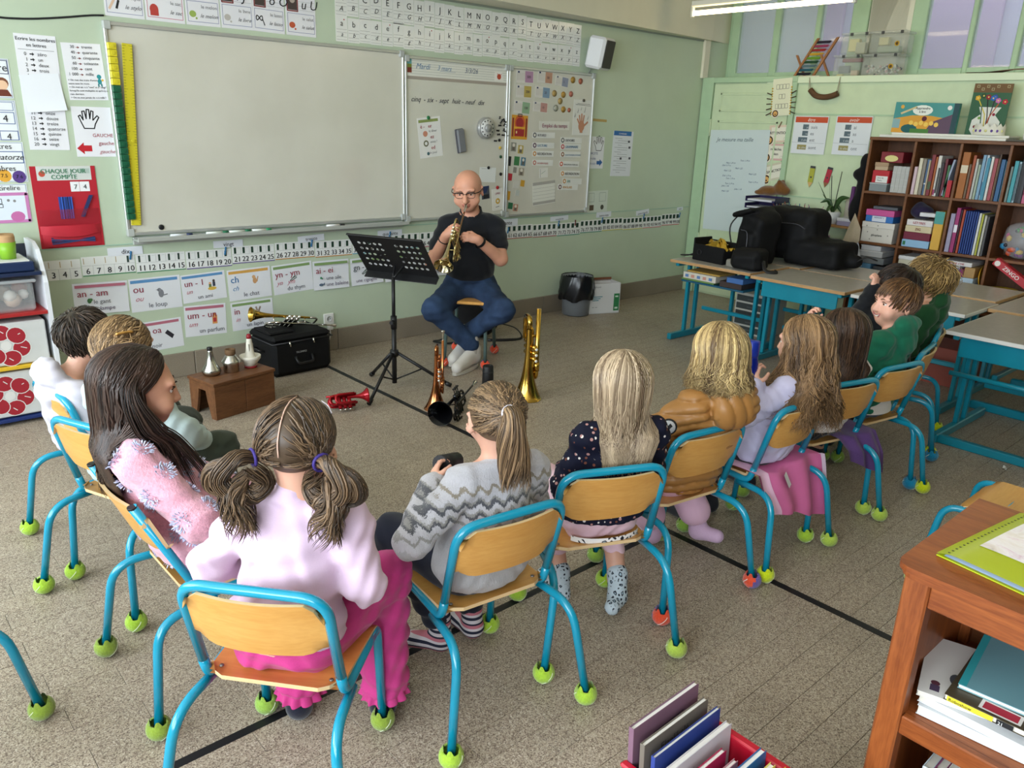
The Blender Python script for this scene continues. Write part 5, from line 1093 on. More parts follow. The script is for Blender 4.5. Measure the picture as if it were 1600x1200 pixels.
# --- the children in the arc
def pusher(I,grow=0.0,back=.098,side=.128):
 n,h,ax,ay=I['neck'],I['hip'],I['ax'],I['ay'];s=I['s']
 def f(P):
  z=P[...,2];t=np.clip((z-h[2])/(n[2]-.04*s-h[2]),0,1.);k=np.clip((n[2]+.035*s-z)/(.075*s),0,1);k=k*k*(3-2*k)
  cen=h+(n-h)*np.clip((z-h[2])/(n[2]-h[2]),0,1.1)[...,None];d=P-cen;u,v=d@ax,d@ay
  sh=np.clip((t-.75)/.25,0,1);a=(side+.035*sh)*s*(.40+.60*k)+grow;b=(back-.012*sh)*s*(.52+.48*k)+grow
  r=np.sqrt((u/a)**2+(v/b)**2)+1e-6;g=np.where((r<1)&(z<n[2]+.035*s),1/r,1.)
  vv=np.where(v<.02,np.minimum(v,-.0),v)
  nu,nv=u*(1+.25*(g-1)),v*g;nv=np.where((r<1)&(v<.03),-b*np.sqrt(np.clip(1-(np.clip(nu/a,-.98,.98))**2,.02,1)),nv)
  ok=(z<n[2]+.035*s)[...,None];Q=cen+nu[...,None]*ax+nv[...,None]*ay;Q[...,2]=z;return np.where(ok,Q,P)
 return f
_locks=locks
PUSH=[None]
def locks(paths,*a,**k):
 if PUSH[0]is not None:paths=PUSH[0](np.asarray(paths,float))
 return _locks(paths,*a,**k)
def tie(parent,pts,r,col):return MB().tube(pts,r,6,closed=True).build('hair_tie',flat(col,.6),parent)
def ring(c,n,r,k=14):
 M=frame_of(n,c);return[M@Vector((r*math.cos(2*PI*i/k),r*math.sin(2*PI*i/k),0))for i in range(k)]
def dotted(base,dots,scale,thr,bump=.5,rough=.9,name='fuzzy_knit',soft=.05):
 n=N(name);n.set(rough,0,.15,Sheen_Weight=.4);co=n.coord();v=n.n('TexVoronoi');n.l(co,v.inputs['Vector']);v.inputs['Scale'].default_value=scale;v.inputs['Randomness'].default_value=.55
 fz=n.noise(co,120,4,.7);m=n.n('Math',operation='MULTIPLY_ADD');n.l(fz,m.inputs[0]);m.inputs[1].default_value=.25;n.l(v.outputs['Distance'],m.inputs[2])
 k=n.ramp(m.outputs[0],[(thr-soft,(1,1,1,1)),(thr+soft,(0,0,0,1))]);l=lin(base)[:3]
 b=n.ramp(fz,[(.3,tuple(x*.8 for x in l)+(1,)),(.7,tuple(min(1,x*1.15)for x in l)+(1,))]);n.base(n.mix(k,b,dots));n.bump(fz,bump,.004);return n.m
def floral():
 n=N('navy_flowered_cloth');n.set(.8,0,.2);co=n.coord();v=n.n('TexVoronoi');n.l(co,v.inputs['Vector']);v.inputs['Scale'].default_value=75
 w=n.n('TexWhiteNoise');n.l(v.outputs['Position'],w.inputs['Vector']);big=n.noise(co,24,2);r=n.ramp(w.outputs[0],[(0,'#14162a'),(.45,'#e4dcd8'),(.58,'#b98a86'),(.70,'#7a4a3c'),(.80,'#14162a')],'CONSTANT')
 k=n.ramp(v.outputs['Distance'],[(.36,(1,1,1,1)),(.42,(0,0,0,1))]);k2=n.ramp(big,[(.36,(0,0,0,1)),(.42,(1,1,1,1))]);n.base(n.mix(n.mix(1.,k,k2,'MULTIPLY'),'#14162a',r));return n.m
def knit_bands(z0):
 n=N('patterned_grey_knit');n.set(.92,0,.12,Sheen_Weight=.3);tc=n.n('TexCoord');sp=n.n('SeparateXYZ');n.l(tc.outputs['Object'],sp.inputs[0])
 wv=n.n('Math',operation='SINE');mx=n.n('Math',operation='MULTIPLY');n.l(sp.outputs[0],mx.inputs[0]);mx.inputs[1].default_value=150;n.l(mx.outputs[0],wv.inputs[0])
 a=n.n('Math',operation='MULTIPLY_ADD');n.l(wv.outputs[0],a.inputs[0]);a.inputs[1].default_value=.008;n.l(sp.outputs[2],a.inputs[2])
 fz=n.noise(n.coord(scale=(1,1,.35)),190,3,.8);b=n.n('Math',operation='MULTIPLY_ADD');n.l(fz,b.inputs[0]);b.inputs[1].default_value=.03;n.l(a.outputs[0],b.inputs[2])
 mp=n.n('MapRange');n.l(b.outputs[0],mp.inputs[0]);mp.inputs[1].default_value=z0-.25;mp.inputs[2].default_value=z0+.05
 L,D,G,T='#bdbac0','#4a4b52','#908d8a','#8c8274'
 col=n.ramp(mp.outputs[0],[(0,'#aaa8aa'),(.40,L),(.50,G),(.53,L),(.60,D),(.63,G),(.66,L),(.71,D),(.745,G),(.77,L),(.84,T),(.88,L)],'CONSTANT')
 n.base(n.mix(n.ramp(fz,[(.3,(.25,.25,.25,1)),(.7,(0,0,0,1))]),col,'#7f7c7c'));n.bump(fz,.7,.004);return n.m
def spotted(base,ink,scale,name):
 n=N(name);n.set(.9,0,.15);co=n.coord();v=n.n('TexVoronoi',feature='DISTANCE_TO_EDGE');n.l(n.coord(scale=(1,1,.8)),v.inputs['Vector']);v.inputs['Scale'].default_value=scale
 z=n.noise(co,scale*.6,2);m=n.n('Math',operation='MULTIPLY');n.l(v.outputs['Distance'],m.inputs[0]);n.l(z,m.inputs[1]);n.base(n.ramp(m.outputs[0],[(.10,base),(.12,ink),(.2,ink),(.23,'#9fb6c4')]));return n.m
def striped(stops,per,name,axis=2):
 n=N(name);n.set(.9,0,.15);tc=n.n('TexCoord');sp=n.n('SeparateXYZ');n.l(tc.outputs['Object'],sp.inputs[0]);m=n.n('Math',operation='MULTIPLY');n.l(sp.outputs[axis],m.inputs[0]);m.inputs[1].default_value=1/per
 f=n.n('Math',operation='FRACT');n.l(m.outputs[0],f.inputs[0]);n.base(n.ramp(f.outputs[0],stops,'CONSTANT'));return n.m
def az(deg):return math.radians(deg)-PI/2
def finish():PUSH[0]=None
# 1 girl with pigtail buns
PINKT=fabric('#c23c80',.1,500,.2,name='hot_pink_sweatpants')
I=person('pig','girl with two pigtail buns, pale lilac top and hot pink trousers','pig',(.745,1.535,.893),az(43),.16,0,hf=.006,s=1.04,top=fabric('#d3b9cf',.06,500,.2,name='lilac_fleece'),trousers=PINKT,shoes='sock',shoe_m=dotted('#1b1c2c','#8f90a8',60,.22,.2,soft=.02,name='starry_navy_cloth'),hem=.445,collar=True,loose=1.15,wave=.005,pose=dict(elR=(.195,.245,.575),wrR=(.12,.43,.51),elL=(-.19,.25,.58),wrL=(-.1,.43,.51),knR=(.165,.51,.435),anR=(.155,.49,.10),knL=(-.10,.52,.42),anL=(-.075,.45,.095),flare=.022,leglen=.97))
b=I['body'];H1=hair_mat('#2a2019','#745c45');c,R=I['Hc'],I['Rh']
for s_ in(-1,1):
 an=I['an'][0 if s_<0 else 1]
 MB().grid(lambda u,v:(an[0]+(.052+.016*v+.007*v*math.sin(u*2*PI*13))*math.cos(u*2*PI),an[1]+(.052+.016*v+.007*v*math.cos(u*2*PI*13))*math.sin(u*2*PI),an[2]+.02-.045*v),104,3).build('ruffle',PINKT,b)
cap_mesh(b,c,R,H1,1.04,.003);tn=[]
T2=[(-.74,-.52,-.42),(.74,-.52,-.42)]
tied_hair(b,c,R,I['rng'],H1,T2,1.04,560,part=.035)
sk=Skull(c,R,1.04,.010)
for k,d in enumerate(T2):
 p0=sk.at(np.array(d),.006);w=1 if k else-1;rx=R@V3(w,0,0);bk=R@V3(0,-1,0);dn=V3(0,0,-1.)
 out=(p0-c);out/=np.linalg.norm(out)
 tie(b,ring(p0+out*.006,out,.019),.004,'#3b2c7a')
 bundle(b,I['rng'],H1,[p0,p0+out*.045-dn*.008,p0+out*.065+dn*.04+rx*.02,p0+out*.035+dn*.085-rx*.01,p0+out*.008+dn*.055-rx*.025,p0+out*.03+dn*.012-rx*.01],110,.014,.024,name='bun',wave=.004)
 bundle(b,I['rng'],H1,[p0+out*.02,p0+out*.05+rx*.045+dn*.015,p0+out*.035+rx*.065+dn*.065,p0+out*.015+rx*.02+dn*.085],80,.012,.018,name='bun',wave=.004)
 bundle(b,I['rng'],H1,[p0+out*.02+dn*.03,p0+out*.055+dn*.075,p0+out*.055+dn*.125-rx*.015,p0+out*.05+dn*.185-rx*.02],120,.012,.036,name='pigtail',wave=.012,jitter=.45)
MB().tube(spline([sk.at(V3(.55,.35,.9),.004),sk.at(V3(.68,.28,.72),.006),sk.at(V3(.76,.2,.52),.004)],4),.0022,6).build('hair_clip',flat('#cfc4cc',.3,.7),b)
MB().tube(spline([sk.at(V3(-.03,a,e),-.0035)for a,e in((.1,1),(-.35,.9),(-.75,.6),(-.95,.1),(-.9,-.25))],4),.0017,5).build('parting',skin('#cda896'),b)
I=person('pony','girl with a ponytail, patterned grey knit sweater and striped socks','pony',(1.305,1.50,.838),az(60),.12,.02,hf=.0055,s=.98,top=knit_bands(.69),trousers=fabric('#1c1f2c',.1,500,.2),shoes='sock',shoe_m=striped([(0,'#2a2c3c'),(.22,'#c9c2c6'),(.4,'#b8707c'),(.62,'#2a2c3c'),(.75,'#c9c2c6')],.045,'striped_sock_knit'),collar=True,loose=1.45,wave=.003,hem=.365,pose=dict(elL=(-.225,.215,.56),wrL=(-.09,.345,.635),hdL=(.35,.55,.35),upL=(-.6,.3,.4),elR=(.19,.26,.55),wrR=(.085,.375,.60),hdR=(-.75,.3,.35),upR=(.3,.5,.6),knL=(-.15,.48,.43),anL=(-.02,.435,.11),ftL=(-.10,.50,.035),knR=(.08,.50,.42),anR=(.10,.44,.11),ftR=(.085,.53,.035),cuL=.7,cuR=.7))
b=I['body'];H2=hair_mat('#3e2f22','#917557');c,R=I['Hc'],I['Rh'];cap_mesh(b,c,R,H2,.98,.003);T1=(.10,-.97,.20)
tied_hair(b,c,R,I['rng'],H2,[T1],.98,620);sk=Skull(c,R,.98,.010);p0=sk.at(np.array(T1),.006);out=(p0-c)/np.linalg.norm(p0-c);dn=V3(0,0,-1.)
tie(b,ring(p0+out*.005,out+dn*.3,.017),.006,'#d9d4e2')
bk=-I['ay'];bundle(b,I['rng'],H2,[p0-out*.012,p0+out*.025+dn*.01,p0+out*.042+dn*.07,p0+bk*.03+dn*.14,p0+bk*.035+dn*.205],240,.012,.040,name='ponytail',wave=.009,jitter=.3)
t=thing('handheld_case','small black object held in both hands of the ponytail girl','case',I['mid']);t.rotation_euler=(0,0,I['a'])
g=(I['wr'][0]+I['wr'][1])/2+V3(.005,.055,.038);MB().tube([g+V3(-.045,-.02,.012),g+V3(.035,.02,-.008)],[.026,.024],12,flat=1.).build('body',M_BLACK,t);MB().tube([g+V3(.035,.02,-.008),g+V3(.04,.022,-.010)],[.022,.016],12).build('lid',flat('#2a2a2e',.4),t)
I=person('floral','blonde girl in a navy flowered top and pale pink trousers','floral',(1.785,1.472,.853),az(55),.10,0,hf=.006,s=.98,top=floral(),trousers=fabric('#e0bcc8',.06,500,.2,name='pale_pink_cloth'),shoes='sock',shoe_m=spotted('#b9c6cf','#23242e',70,'leopard_sock_knit'),loose=1.2,hem=.428,pose=dict(hips=(.03,.235,.432),anR=(.15,.30,.115),ftR=(.11,.24,.045),knR=(.17,.49,.43),knL=(-.06,.50,.42),anL=(-.04,.36,.12),elR=(.21,.25,.54),wrR=(.19,.33,.47),leglen=.70))
b=I['body'];H3=hair_mat('#6a5642','#c9b294');PUSH[0]=pusher(I,.012);cap_mesh(b,I['Hc'],I['Rh'],H3,.98,.004)
long_hair(b,I['Hc'],I['Rh'],I['rng'],H3,.98,640,.245,.02,1.25,.004,.8,.02,.30,.0056,ends=.05);finish()
W=MB();hh=I['hip'];W.grid(lambda u,v:(hh[0]+.125*math.sin((u-.5)*2.4),hh[1]-.099*math.cos((u-.5)*2.0)-.002,.364+.018*v),24,2);W.build('waistband',spotted('#e6e4e2','#23242e',60,'leopard_waistband'),b)
def quilt(G,q):
 z0=q['neck'][2];hd=q['neck']-q['ay']*.085-V3(0,0,.045)
 def puff(X,Y,Z):
  a=np.abs(np.sin((Z+.12*np.abs(X)+.1*Y)*PI/.040));return .008-.0125*a**.6+.0012*np.sin(120*X+60*Z)*np.sin(90*Y)
 G.wave(puff)
 G.ell(hd,(.104,.050,.072),.012,q['RT']);G.ell(hd+V3(0,0,.05)+q['ay']*.02,(.090,.048,.035),.02,q['RT'])
 for sd in(-1,1):G.cone(q['neck']+q['ax']*sd*.07-q['ay']*.03,q['neck']+q['ax']*sd*.045+q['ay']*.06-V3(0,0,.03),.032,.02,.02)
 G.ell(q['neck']+V3(0,0,.02),(.052,.05,.05),.01,None,True)
 def hoodq(X,Y,Z):
  u,v=(X-q['neck'][0])*q['ax'][0]+(Y-q['neck'][1])*q['ax'][1],(X-q['neck'][0])*q['ay'][0]+(Y-q['neck'][1])*q['ay'][1];m=(v<-.06)&(Z>z0-.115);a=np.where(u>.03,np.abs(np.sin((Z-z0)*PI/.034)),np.abs(np.sin((u+.35*Z)*PI/.05)));return np.where(m,.006-.009*a**.6,0)
 G.wave(hoodq)
MUST=flat('#a4733d',.42,0,.45,.06,name='mustard_quilted_nylon')
I=person('must','blond girl in a mustard quilted jacket with a round sleeve badge','must',(2.262,1.452,.876),az(62),.08,0,hf=.0065,s=1.02,top=MUST,trousers=fabric('#dfb6cc',.06,500,.2),shoes='sock',shoe_m=fabric('#c9a9c4',.08),loose=1.7,hem=.368,cloth_h=.0055,wave=0.,topk=quilt,pose=dict(hips=(.04,.235,.43),elL=(-.185,.23,.575),wrL=(-.11,.40,.52),elR=(.235,.24,.57),wrR=(.17,.39,.52),knR=(.18,.49,.42),anR=(.27,.34,.13),ftR=(.30,.25,.07),knL=(-.03,.5,.42),anL=(.10,.42,.12),flare=.018))
b=I['body'];H4=hair_mat('#5f482f','#d3b67e');cap_mesh(b,I['Hc'],I['Rh'],H4,1.02,.004)
long_hair(b,I['Hc'],I['Rh'],I['rng'],H4,1.02,600,.115,-.01,1.2,.006,.9,.03,-.05,.0058,ends=.05,flare=.02);finish()
sl=I['sh'][0]*.6+I['el'][0]*.4;nrm=V3(-.75,-.62,.12);nrm/=np.linalg.norm(nrm);q_=sl+nrm*.078
MB().lathe([(.027,0),(.027,.006),(.022,.008),(0,.008)],18,frame_of(nrm,q_)).build('badge',flat('#1c1d22',.5),b);MB().lathe([(.022,.008),(.022,.0086),(0,.0086)],16,frame_of(nrm,q_)).build('badge_face',flat('#c9c9cc',.5),b)
m=MB();Fb=frame_of(nrm,q_);m.prism([(-.012,-.01),(-.004,-.016),(.006,-.004),(.013,.002),(.006,.012),(-.002,.004),(-.009,.010)],.0086,.0092,Fb);m.build('badge_print',flat('#17181c',.5),b)
I=person('wavy','girl with long wavy light brown hair and a lilac sweatshirt, holding the blue bottle','wavy',(2.745,1.40,.850),az(93),.12,0,hf=.0045,s=.99,top=fabric('#c2bdd8',.06,500,.2,name='lilac_sweatshirt'),trousers=fabric('#23232a',.1),shoes='sock',shoe_m=fabric('#2a2a30'),loose=1.35,hem=.385,collar=True,pose=dict(elL=(-.235,.215,.57),wrL=(-.145,.20,.70),hdL=(.1,.3,.9),upL=(-.8,.2,.1),elR=(.18,.25,.56),wrR=(.06,.35,.58),cuL=.9,knL=(-.16,.50,.43),knR=(.05,.52,.43)))
b=I['body'];H5=hair_mat('#4c3725','#a5815a');PUSH[0]=pusher(I,.02,.102,.135);cap_mesh(b,I['Hc'],I['Rh'],H5,.99,.005)
long_hair(b,I['Hc'],I['Rh'],I['rng'],H5,.99,680,.30,0.,.95,.027,1.8,.04,-.32,.0056,ends=.06,flare=.025);finish()
BLUEB=flat('#1c2f9c',.18,.3,.5);wl=I['wr'][0];t=thing('drinking_bottle','shiny dark blue drinking bottle held up by the wavy haired girl','bottle',I['mid']);t.rotation_euler=(0,0,I['a'])
bc=wl+V3(.0,.035,.07);Fq=frame_of((.06,.05,1),bc-V3(.006,.002,.15));MB().lathe([(0,0),(.030,0),(.034,.01),(.034,.15),(.031,.17),(.028,.185),(.028,.19)],20,Fq).build('body',BLUEB,t);MB().lathe([(.0285,.19),(.030,.195),(.030,.245),(.027,.25),(0,.25)],20,Fq).build('cap',flat('#223aa8',.25,.1),t)
m=MB()
for k in range(4):m.lathe([(.0342,.03+.012*k),(.0345,.033+.012*k),(.0342,.036+.012*k)],20,Fq,False)
m.build('printed_band',flat('#b9c2e0',.4),t)
I=person('dark','girl with long straight dark brown hair and a white top, hand raised','dark',(3.150,1.447,.818),az(82),.08,0,hf=.006,s=.97,top=fabric('#d9d2cf',.05,500,.2),trousers=fabric('#1c1d24'),shoes='sock',shoe_m=fabric('#22232a'),loose=1.1,pose=dict(elR=(.12,.36,.65),wrR=(.03,.37,.815),hdR=(-.1,-.05,1),upR=(-.1,1,0),cuR=1.0,anR=(.0,.42,.10),ftR=(-.04,.33,.05)))
b=I['body'];H6=hair_mat('#241812','#5c4331');PUSH[0]=pusher(I,.012);cap_mesh(b,I['Hc'],I['Rh'],H6,.97,.004)
long_hair(b,I['Hc'],I['Rh'],I['rng'],H6,.97,560,.27,.02,1.0,.005,.8,.03,.1,.0058,ends=.05);finish()
GRN1=fabric('#17644a',.1,500,.25,name='green_sweatshirt_fleece')
I=person('boyg','smiling boy with short brown hair and a green hooded sweatshirt, looking back','boyg',(3.612,1.442,.890),az(148),.02,-.03,hf=.0036,s=1.0,smile=1.,top=GRN1,trousers=fabric('#2c3d5e',.15,600,.3,name='denim'),chub=.95,shoes='shoe',shoe_m=fabric('#2a2c34'),loose=1.4,hem=.40,hood='down',skin_c='#dda791',pose=dict(hips=(.0,.235,.432),twist=.15))
b=I['body'];H7=hair_mat('#3a2416','#7c5836');cap_mesh(b,I['Hc'],I['Rh'],H7,1.,.006,.62);short_hair(b,I['Hc'],I['Rh'],I['rng'],H7,1.,900,.058,.70,-.45,lift=.14,mess=.10,sweep=.1,width=.0046)
def fy(x,z,o=.0):return .022+.066*math.sqrt(max(.05,1-(x/.061)**2-((z+.022)/.07)**2))+.0052+o
def mth(u,v,a=0.,c_=1.,o=0.):x=(2*u-1)*.026;k=(2*u-1)**2;zt,zb2=-.0465+.010*k,-.0620+.0245*k;z=zt+(zb2-zt)*(a+(c_-a)*v);return tuple(I['Hc']+I['Rh']@V3(x,fy(x,z,o),z))
MB().grid(mth,14,4).build('mouth',flat('#5a1f22',.5),b);MB().grid(lambda u,v:mth(.06+.88*u,v,.04,.55,.0012),12,3).build('teeth',M_TEETH,b);MB().tube([mth(k/14,0,o=.0008)for k in range(15)]+[mth(1-k/14,1,o=.0008)for k in range(1,15)],.0019,5,closed=True).build('lips',M_LIP,b)
hh=I['hip'];m=MB();m.grid(lambda u,v:(hh[0]+.138*math.cos(PI+PI*u),hh[1]+.112*math.sin(PI+PI*u),.398+.085*v),26,3);m.build('shirt_hem',fabric('#cfc8c2',.05,500,.2),b)
I=person('fist','dark haired boy in black raising his fist, behind the smiling boy','fist',(3.935,1.585,.905),az(100),.05,0,hf=.005,s=1.,top=fabric('#16171b',.1),trousers=fabric('#23283a'),shoes='shoe',shoe_m=fabric('#2a2c34'),loose=1.1,face=True,pose=dict(elL=(-.12,.40,.75),wrL=(-.05,.36,.895),hdL=(.12,-.08,1),upL=(-.35,-.9,0),cuL=1.75))
b=I['body'];H8=hair_mat('#17100d','#3c2c22');cap_mesh(b,I['Hc'],I['Rh'],H8,1.,.006);short_hair(b,I['Hc'],I['Rh'],I['rng'],H8,1.,650,.06,.6,-.75,lift=.2,mess=.25)
I=person('blond','boy with tousled blond hair and a dark green hooded sweatshirt','blond',(4.39,1.60,.888),az(98),.12,0,hf=.005,s=1.,top=fabric('#1d4a2a',.12,400,.3),trousers=fabric('#23283a'),shoes='shoe',shoe_m=fabric('#2a2c34'),loose=1.5,hood='down',skin_c='#d8a58a')
b=I['body'];H9=hair_mat('#5a4428','#b8965e');cap_mesh(b,I['Hc'],I['Rh'],H9,1.,.010);short_hair(b,I['Hc'],I['Rh'],I['rng'],H9,1.05,900,.075,.55,-.7,lift=.45,mess=.45,width=.005)
# 10 boy far left
I=person('boyL','dark haired boy in a pale grey hoodie at the far left','boyL',(.695,3.085,.806),az(24),.12,0,hf=.006,s=.98,top=fabric('#c0bbc4',.05,400,.3,name='pale_grey_fleece'),trousers=fabric('#3a3f38'),shoes='shoe',shoe_m=fabric('#2a2c34'),loose=1.7,hood='down',pose=dict(hips=(0,.19,.432),neck=(.0,-.075,-.015)))
b=I['body'];H10=hair_mat('#1b1512','#4e4036');cap_mesh(b,I['Hc'],I['Rh'],H10,.98,.006);short_hair(b,I['Hc'],I['Rh'],I['rng'],H10,.98,800,.05,.6,-.85,lift=.3,mess=.35)
# 11 girl with clip
OLV=fabric('#3b4238',.1,500,.25,name='olive_trousers')
I=person('clip','girl with light brown hair held by a gold clip and a pale teal sweatshirt','clip',(.715,2.70,.850),az(36),.15,0,hf=.006,s=1.04,top=fabric('#afc0bf',.05,400,.3,name='pale_teal_fleece'),trousers=OLV,shoes='shoe',shoe_m=fabric('#2a2c34'),loose=1.6,pose=dict(knR=(.13,.50,.435),anR=(.13,.48,.10),knL=(-.06,.53,.43),elR=(.20,.29,.58),wrR=(.12,.42,.50)))
b=I['body'];H11=hair_mat('#54402c','#a58660');PUSH[0]=pusher(I,.0);cap_mesh(b,I['Hc'],I['Rh'],H11,1.04,.004)
c,R=I['Hc'],I['Rh'];tied_hair(b,c,R,I['rng'],H11,[(0,-.85,-.62)],1.04,480,width=.0055);sk=Skull(c,R,1.04,.012)
p0=sk.at(V3(0,-.85,-.62),.0);bundle(b,I['rng'],H11,[p0,p0+V3(-.01,-.02,-.03),p0+V3(.0,-.01,-.10),p0+V3(.02,.02,-.15)],110,.018,.035,name='ponytail');finish()
m=MB();ps=[sk.at(V3(.45,-.80,.36),.004),sk.at(V3(.62,-.62,.42),.005),sk.at(V3(.78,-.42,.47),.004)];m.tube(spline(ps,4),[.002]+[.0055]*7+[.002],8,flat=.4)if False else m.tube(spline(ps,4),.0045,8);m.build('hair_clip',flat('#d2a25a',.25,.9),b)
# 12 dark haired girl in pink
I=person('pink','girl with long dark hair, smiling in profile, in a pink sweater with pale blue tufts','pink',(.590,2.150,.893),az(-10),.20,0,hf=.0036,s=1.04,smile=.6,top=dotted('#dea3b4','#dea3b4',10.5,.42,.9,soft=.03,name='pink_tufted_knit'),trousers=fabric('#1a1c28'),shoes='shoe',shoe_m=fabric('#22232a'),loose=1.5,hem=.40,skin_c='#cf9a80',iris=flat('#3a2418',.2),brow=flat('#2a1c14',.8),pose=dict(hips=(.02,.225,.435),elR=(.20,.165,.585),wrR=(.185,.32,.485),hdR=(.0,1,-.35),elL=(-.20,.25,.58),knR=(.08,.5,.425),twist=-.12,neck=(0,-.02,0)))
b=I['body'];H12=hair_mat('#17100e','#4a362c');PUSH[0]=pusher(I,.02);cap_mesh(b,I['Hc'],I['Rh'],H12,1.04,.005,.6)
long_hair(b,I['Hc'],I['Rh'],I['rng'],H12,1.04,760,.27,.0,1.38,.005,.8,.03,.02,.0056,ends=.06);finish()
c,R=I['Hc'],I['Rh'];sk=Skull(c,R,1.04,.014)
for dy,ln in((.08,.24),(.02,.27),(-.03,.26)):
 p0=sk.at(V3(.93,-.22+dy,.0),.004);shx=I['sh'][1];bundle(b,I['rng'],H12,[sk.at(V3(.3,.5,.9),.004),p0,p0+V3(.03,.02+dy*.3,-.11),shx+V3(.0,.075+dy*.4,.035),shx+V3(.03,.11+dy,-.06-ln*.2)],34,.012,.018,width=.004,name='front_lock',wave=.004,jitter=.2)
tp=[c_ for c_ in b.children if c_.name.startswith('top')][0];vt=np.zeros(len(tp.data.vertices)*3,np.float32);tp.data.vertices.foreach_get('co',vt);nt=np.zeros_like(vt);tp.data.vertices.foreach_get('normal',nt);vt=vt.reshape(-1,3);nt=nt.reshape(-1,3)
rt_=np.random.default_rng(11);sel=[]
for i_ in rt_.permutation(len(vt)):
 if all(np.linalg.norm(vt[i_]-vt[j_])>.078 for j_ in sel):sel.append(i_)
Pt=[]
for i_ in sel:
 for k in range(70):
  d=rt_.standard_normal(3);d-=nt[i_]*(d@nt[i_]);d/=np.linalg.norm(d)+1e-6;r_=.024*math.sqrt(rt_.random());o_=vt[i_]+d*r_+nt[i_]*(.001-r_*r_*6);e_=nt[i_]*.007+d*.008;Pt.append([o_,o_+e_*.6,o_+e_])
PUSH[0]=None;locks(np.array(Pt),.0022,rt_,'tufts',hair_mat('#b4bad6','#ccd0e8','pale_blue_tufts'),tp)['kind']='stuff'
def drape(name,label,ck,fn,mat,lining=None,group=None):
 mid,a,t=CHAIRS[ck];o=thing(name,label,'jacket' if 'jacket' in label else 'cloth',mid,a);MB().grid(fn,24,18).build('cloth',mat,o);return o
def dr(u,v):x=-.19+.42*u;y=.30-.46*v;over=max(0,v-.42);return(x+.05*over+.01*math.sin(7*v+5*u),(.30-.19*min(v,.42)/.42-.06*min(1,over*2)+.012*math.sin(u*17)),.378+.006*math.sin(u*9+v*4)-max(0,over-.04)*(.26+.22*u)*1.0)
o=drape('jacket','pink quilted jacket hanging over the seat of the wavy haired girl\'s chair','wavy',dr,flat('#d06a9c',.55,noise=.08,name='pink_quilted_cloth'))
MB().grid(lambda u,v:tuple(Vector(dr(.0+.16*u,v))+Vector((0,-.006,.002))),6,18).build('lining',flat('#e6b9d3',.6),o)
MB().grid(lambda u,v:tuple(Vector(dr(.95+.05*u,.4+.6*v))+Vector((0.004,-.006,.002))),3,12).build('zip',flat('#dcc4dc',.5),o)
MB().grid(lambda u,v:tuple(Vector(dr(.34+.08*u,.50+.16*v))+Vector((0,-.012,.0))),4,6).build('care_label',flat('#e6e6ea',.6),o)
def dr2(u,v):x=.02+.24*u;over=max(0,v-.35);return(x+.07*over,.32-.2*min(v,.35)/.35-.05*min(1,over*3)+.014*math.sin(u*15),.378+.004*math.sin(u*9)-max(0,over-.03)*(.16+.16*u))
drape('purple_cloth','purple cloth hanging from the seat of the dark brown haired girl\'s chair','dark',dr2,fabric('#5a3f72',.12))
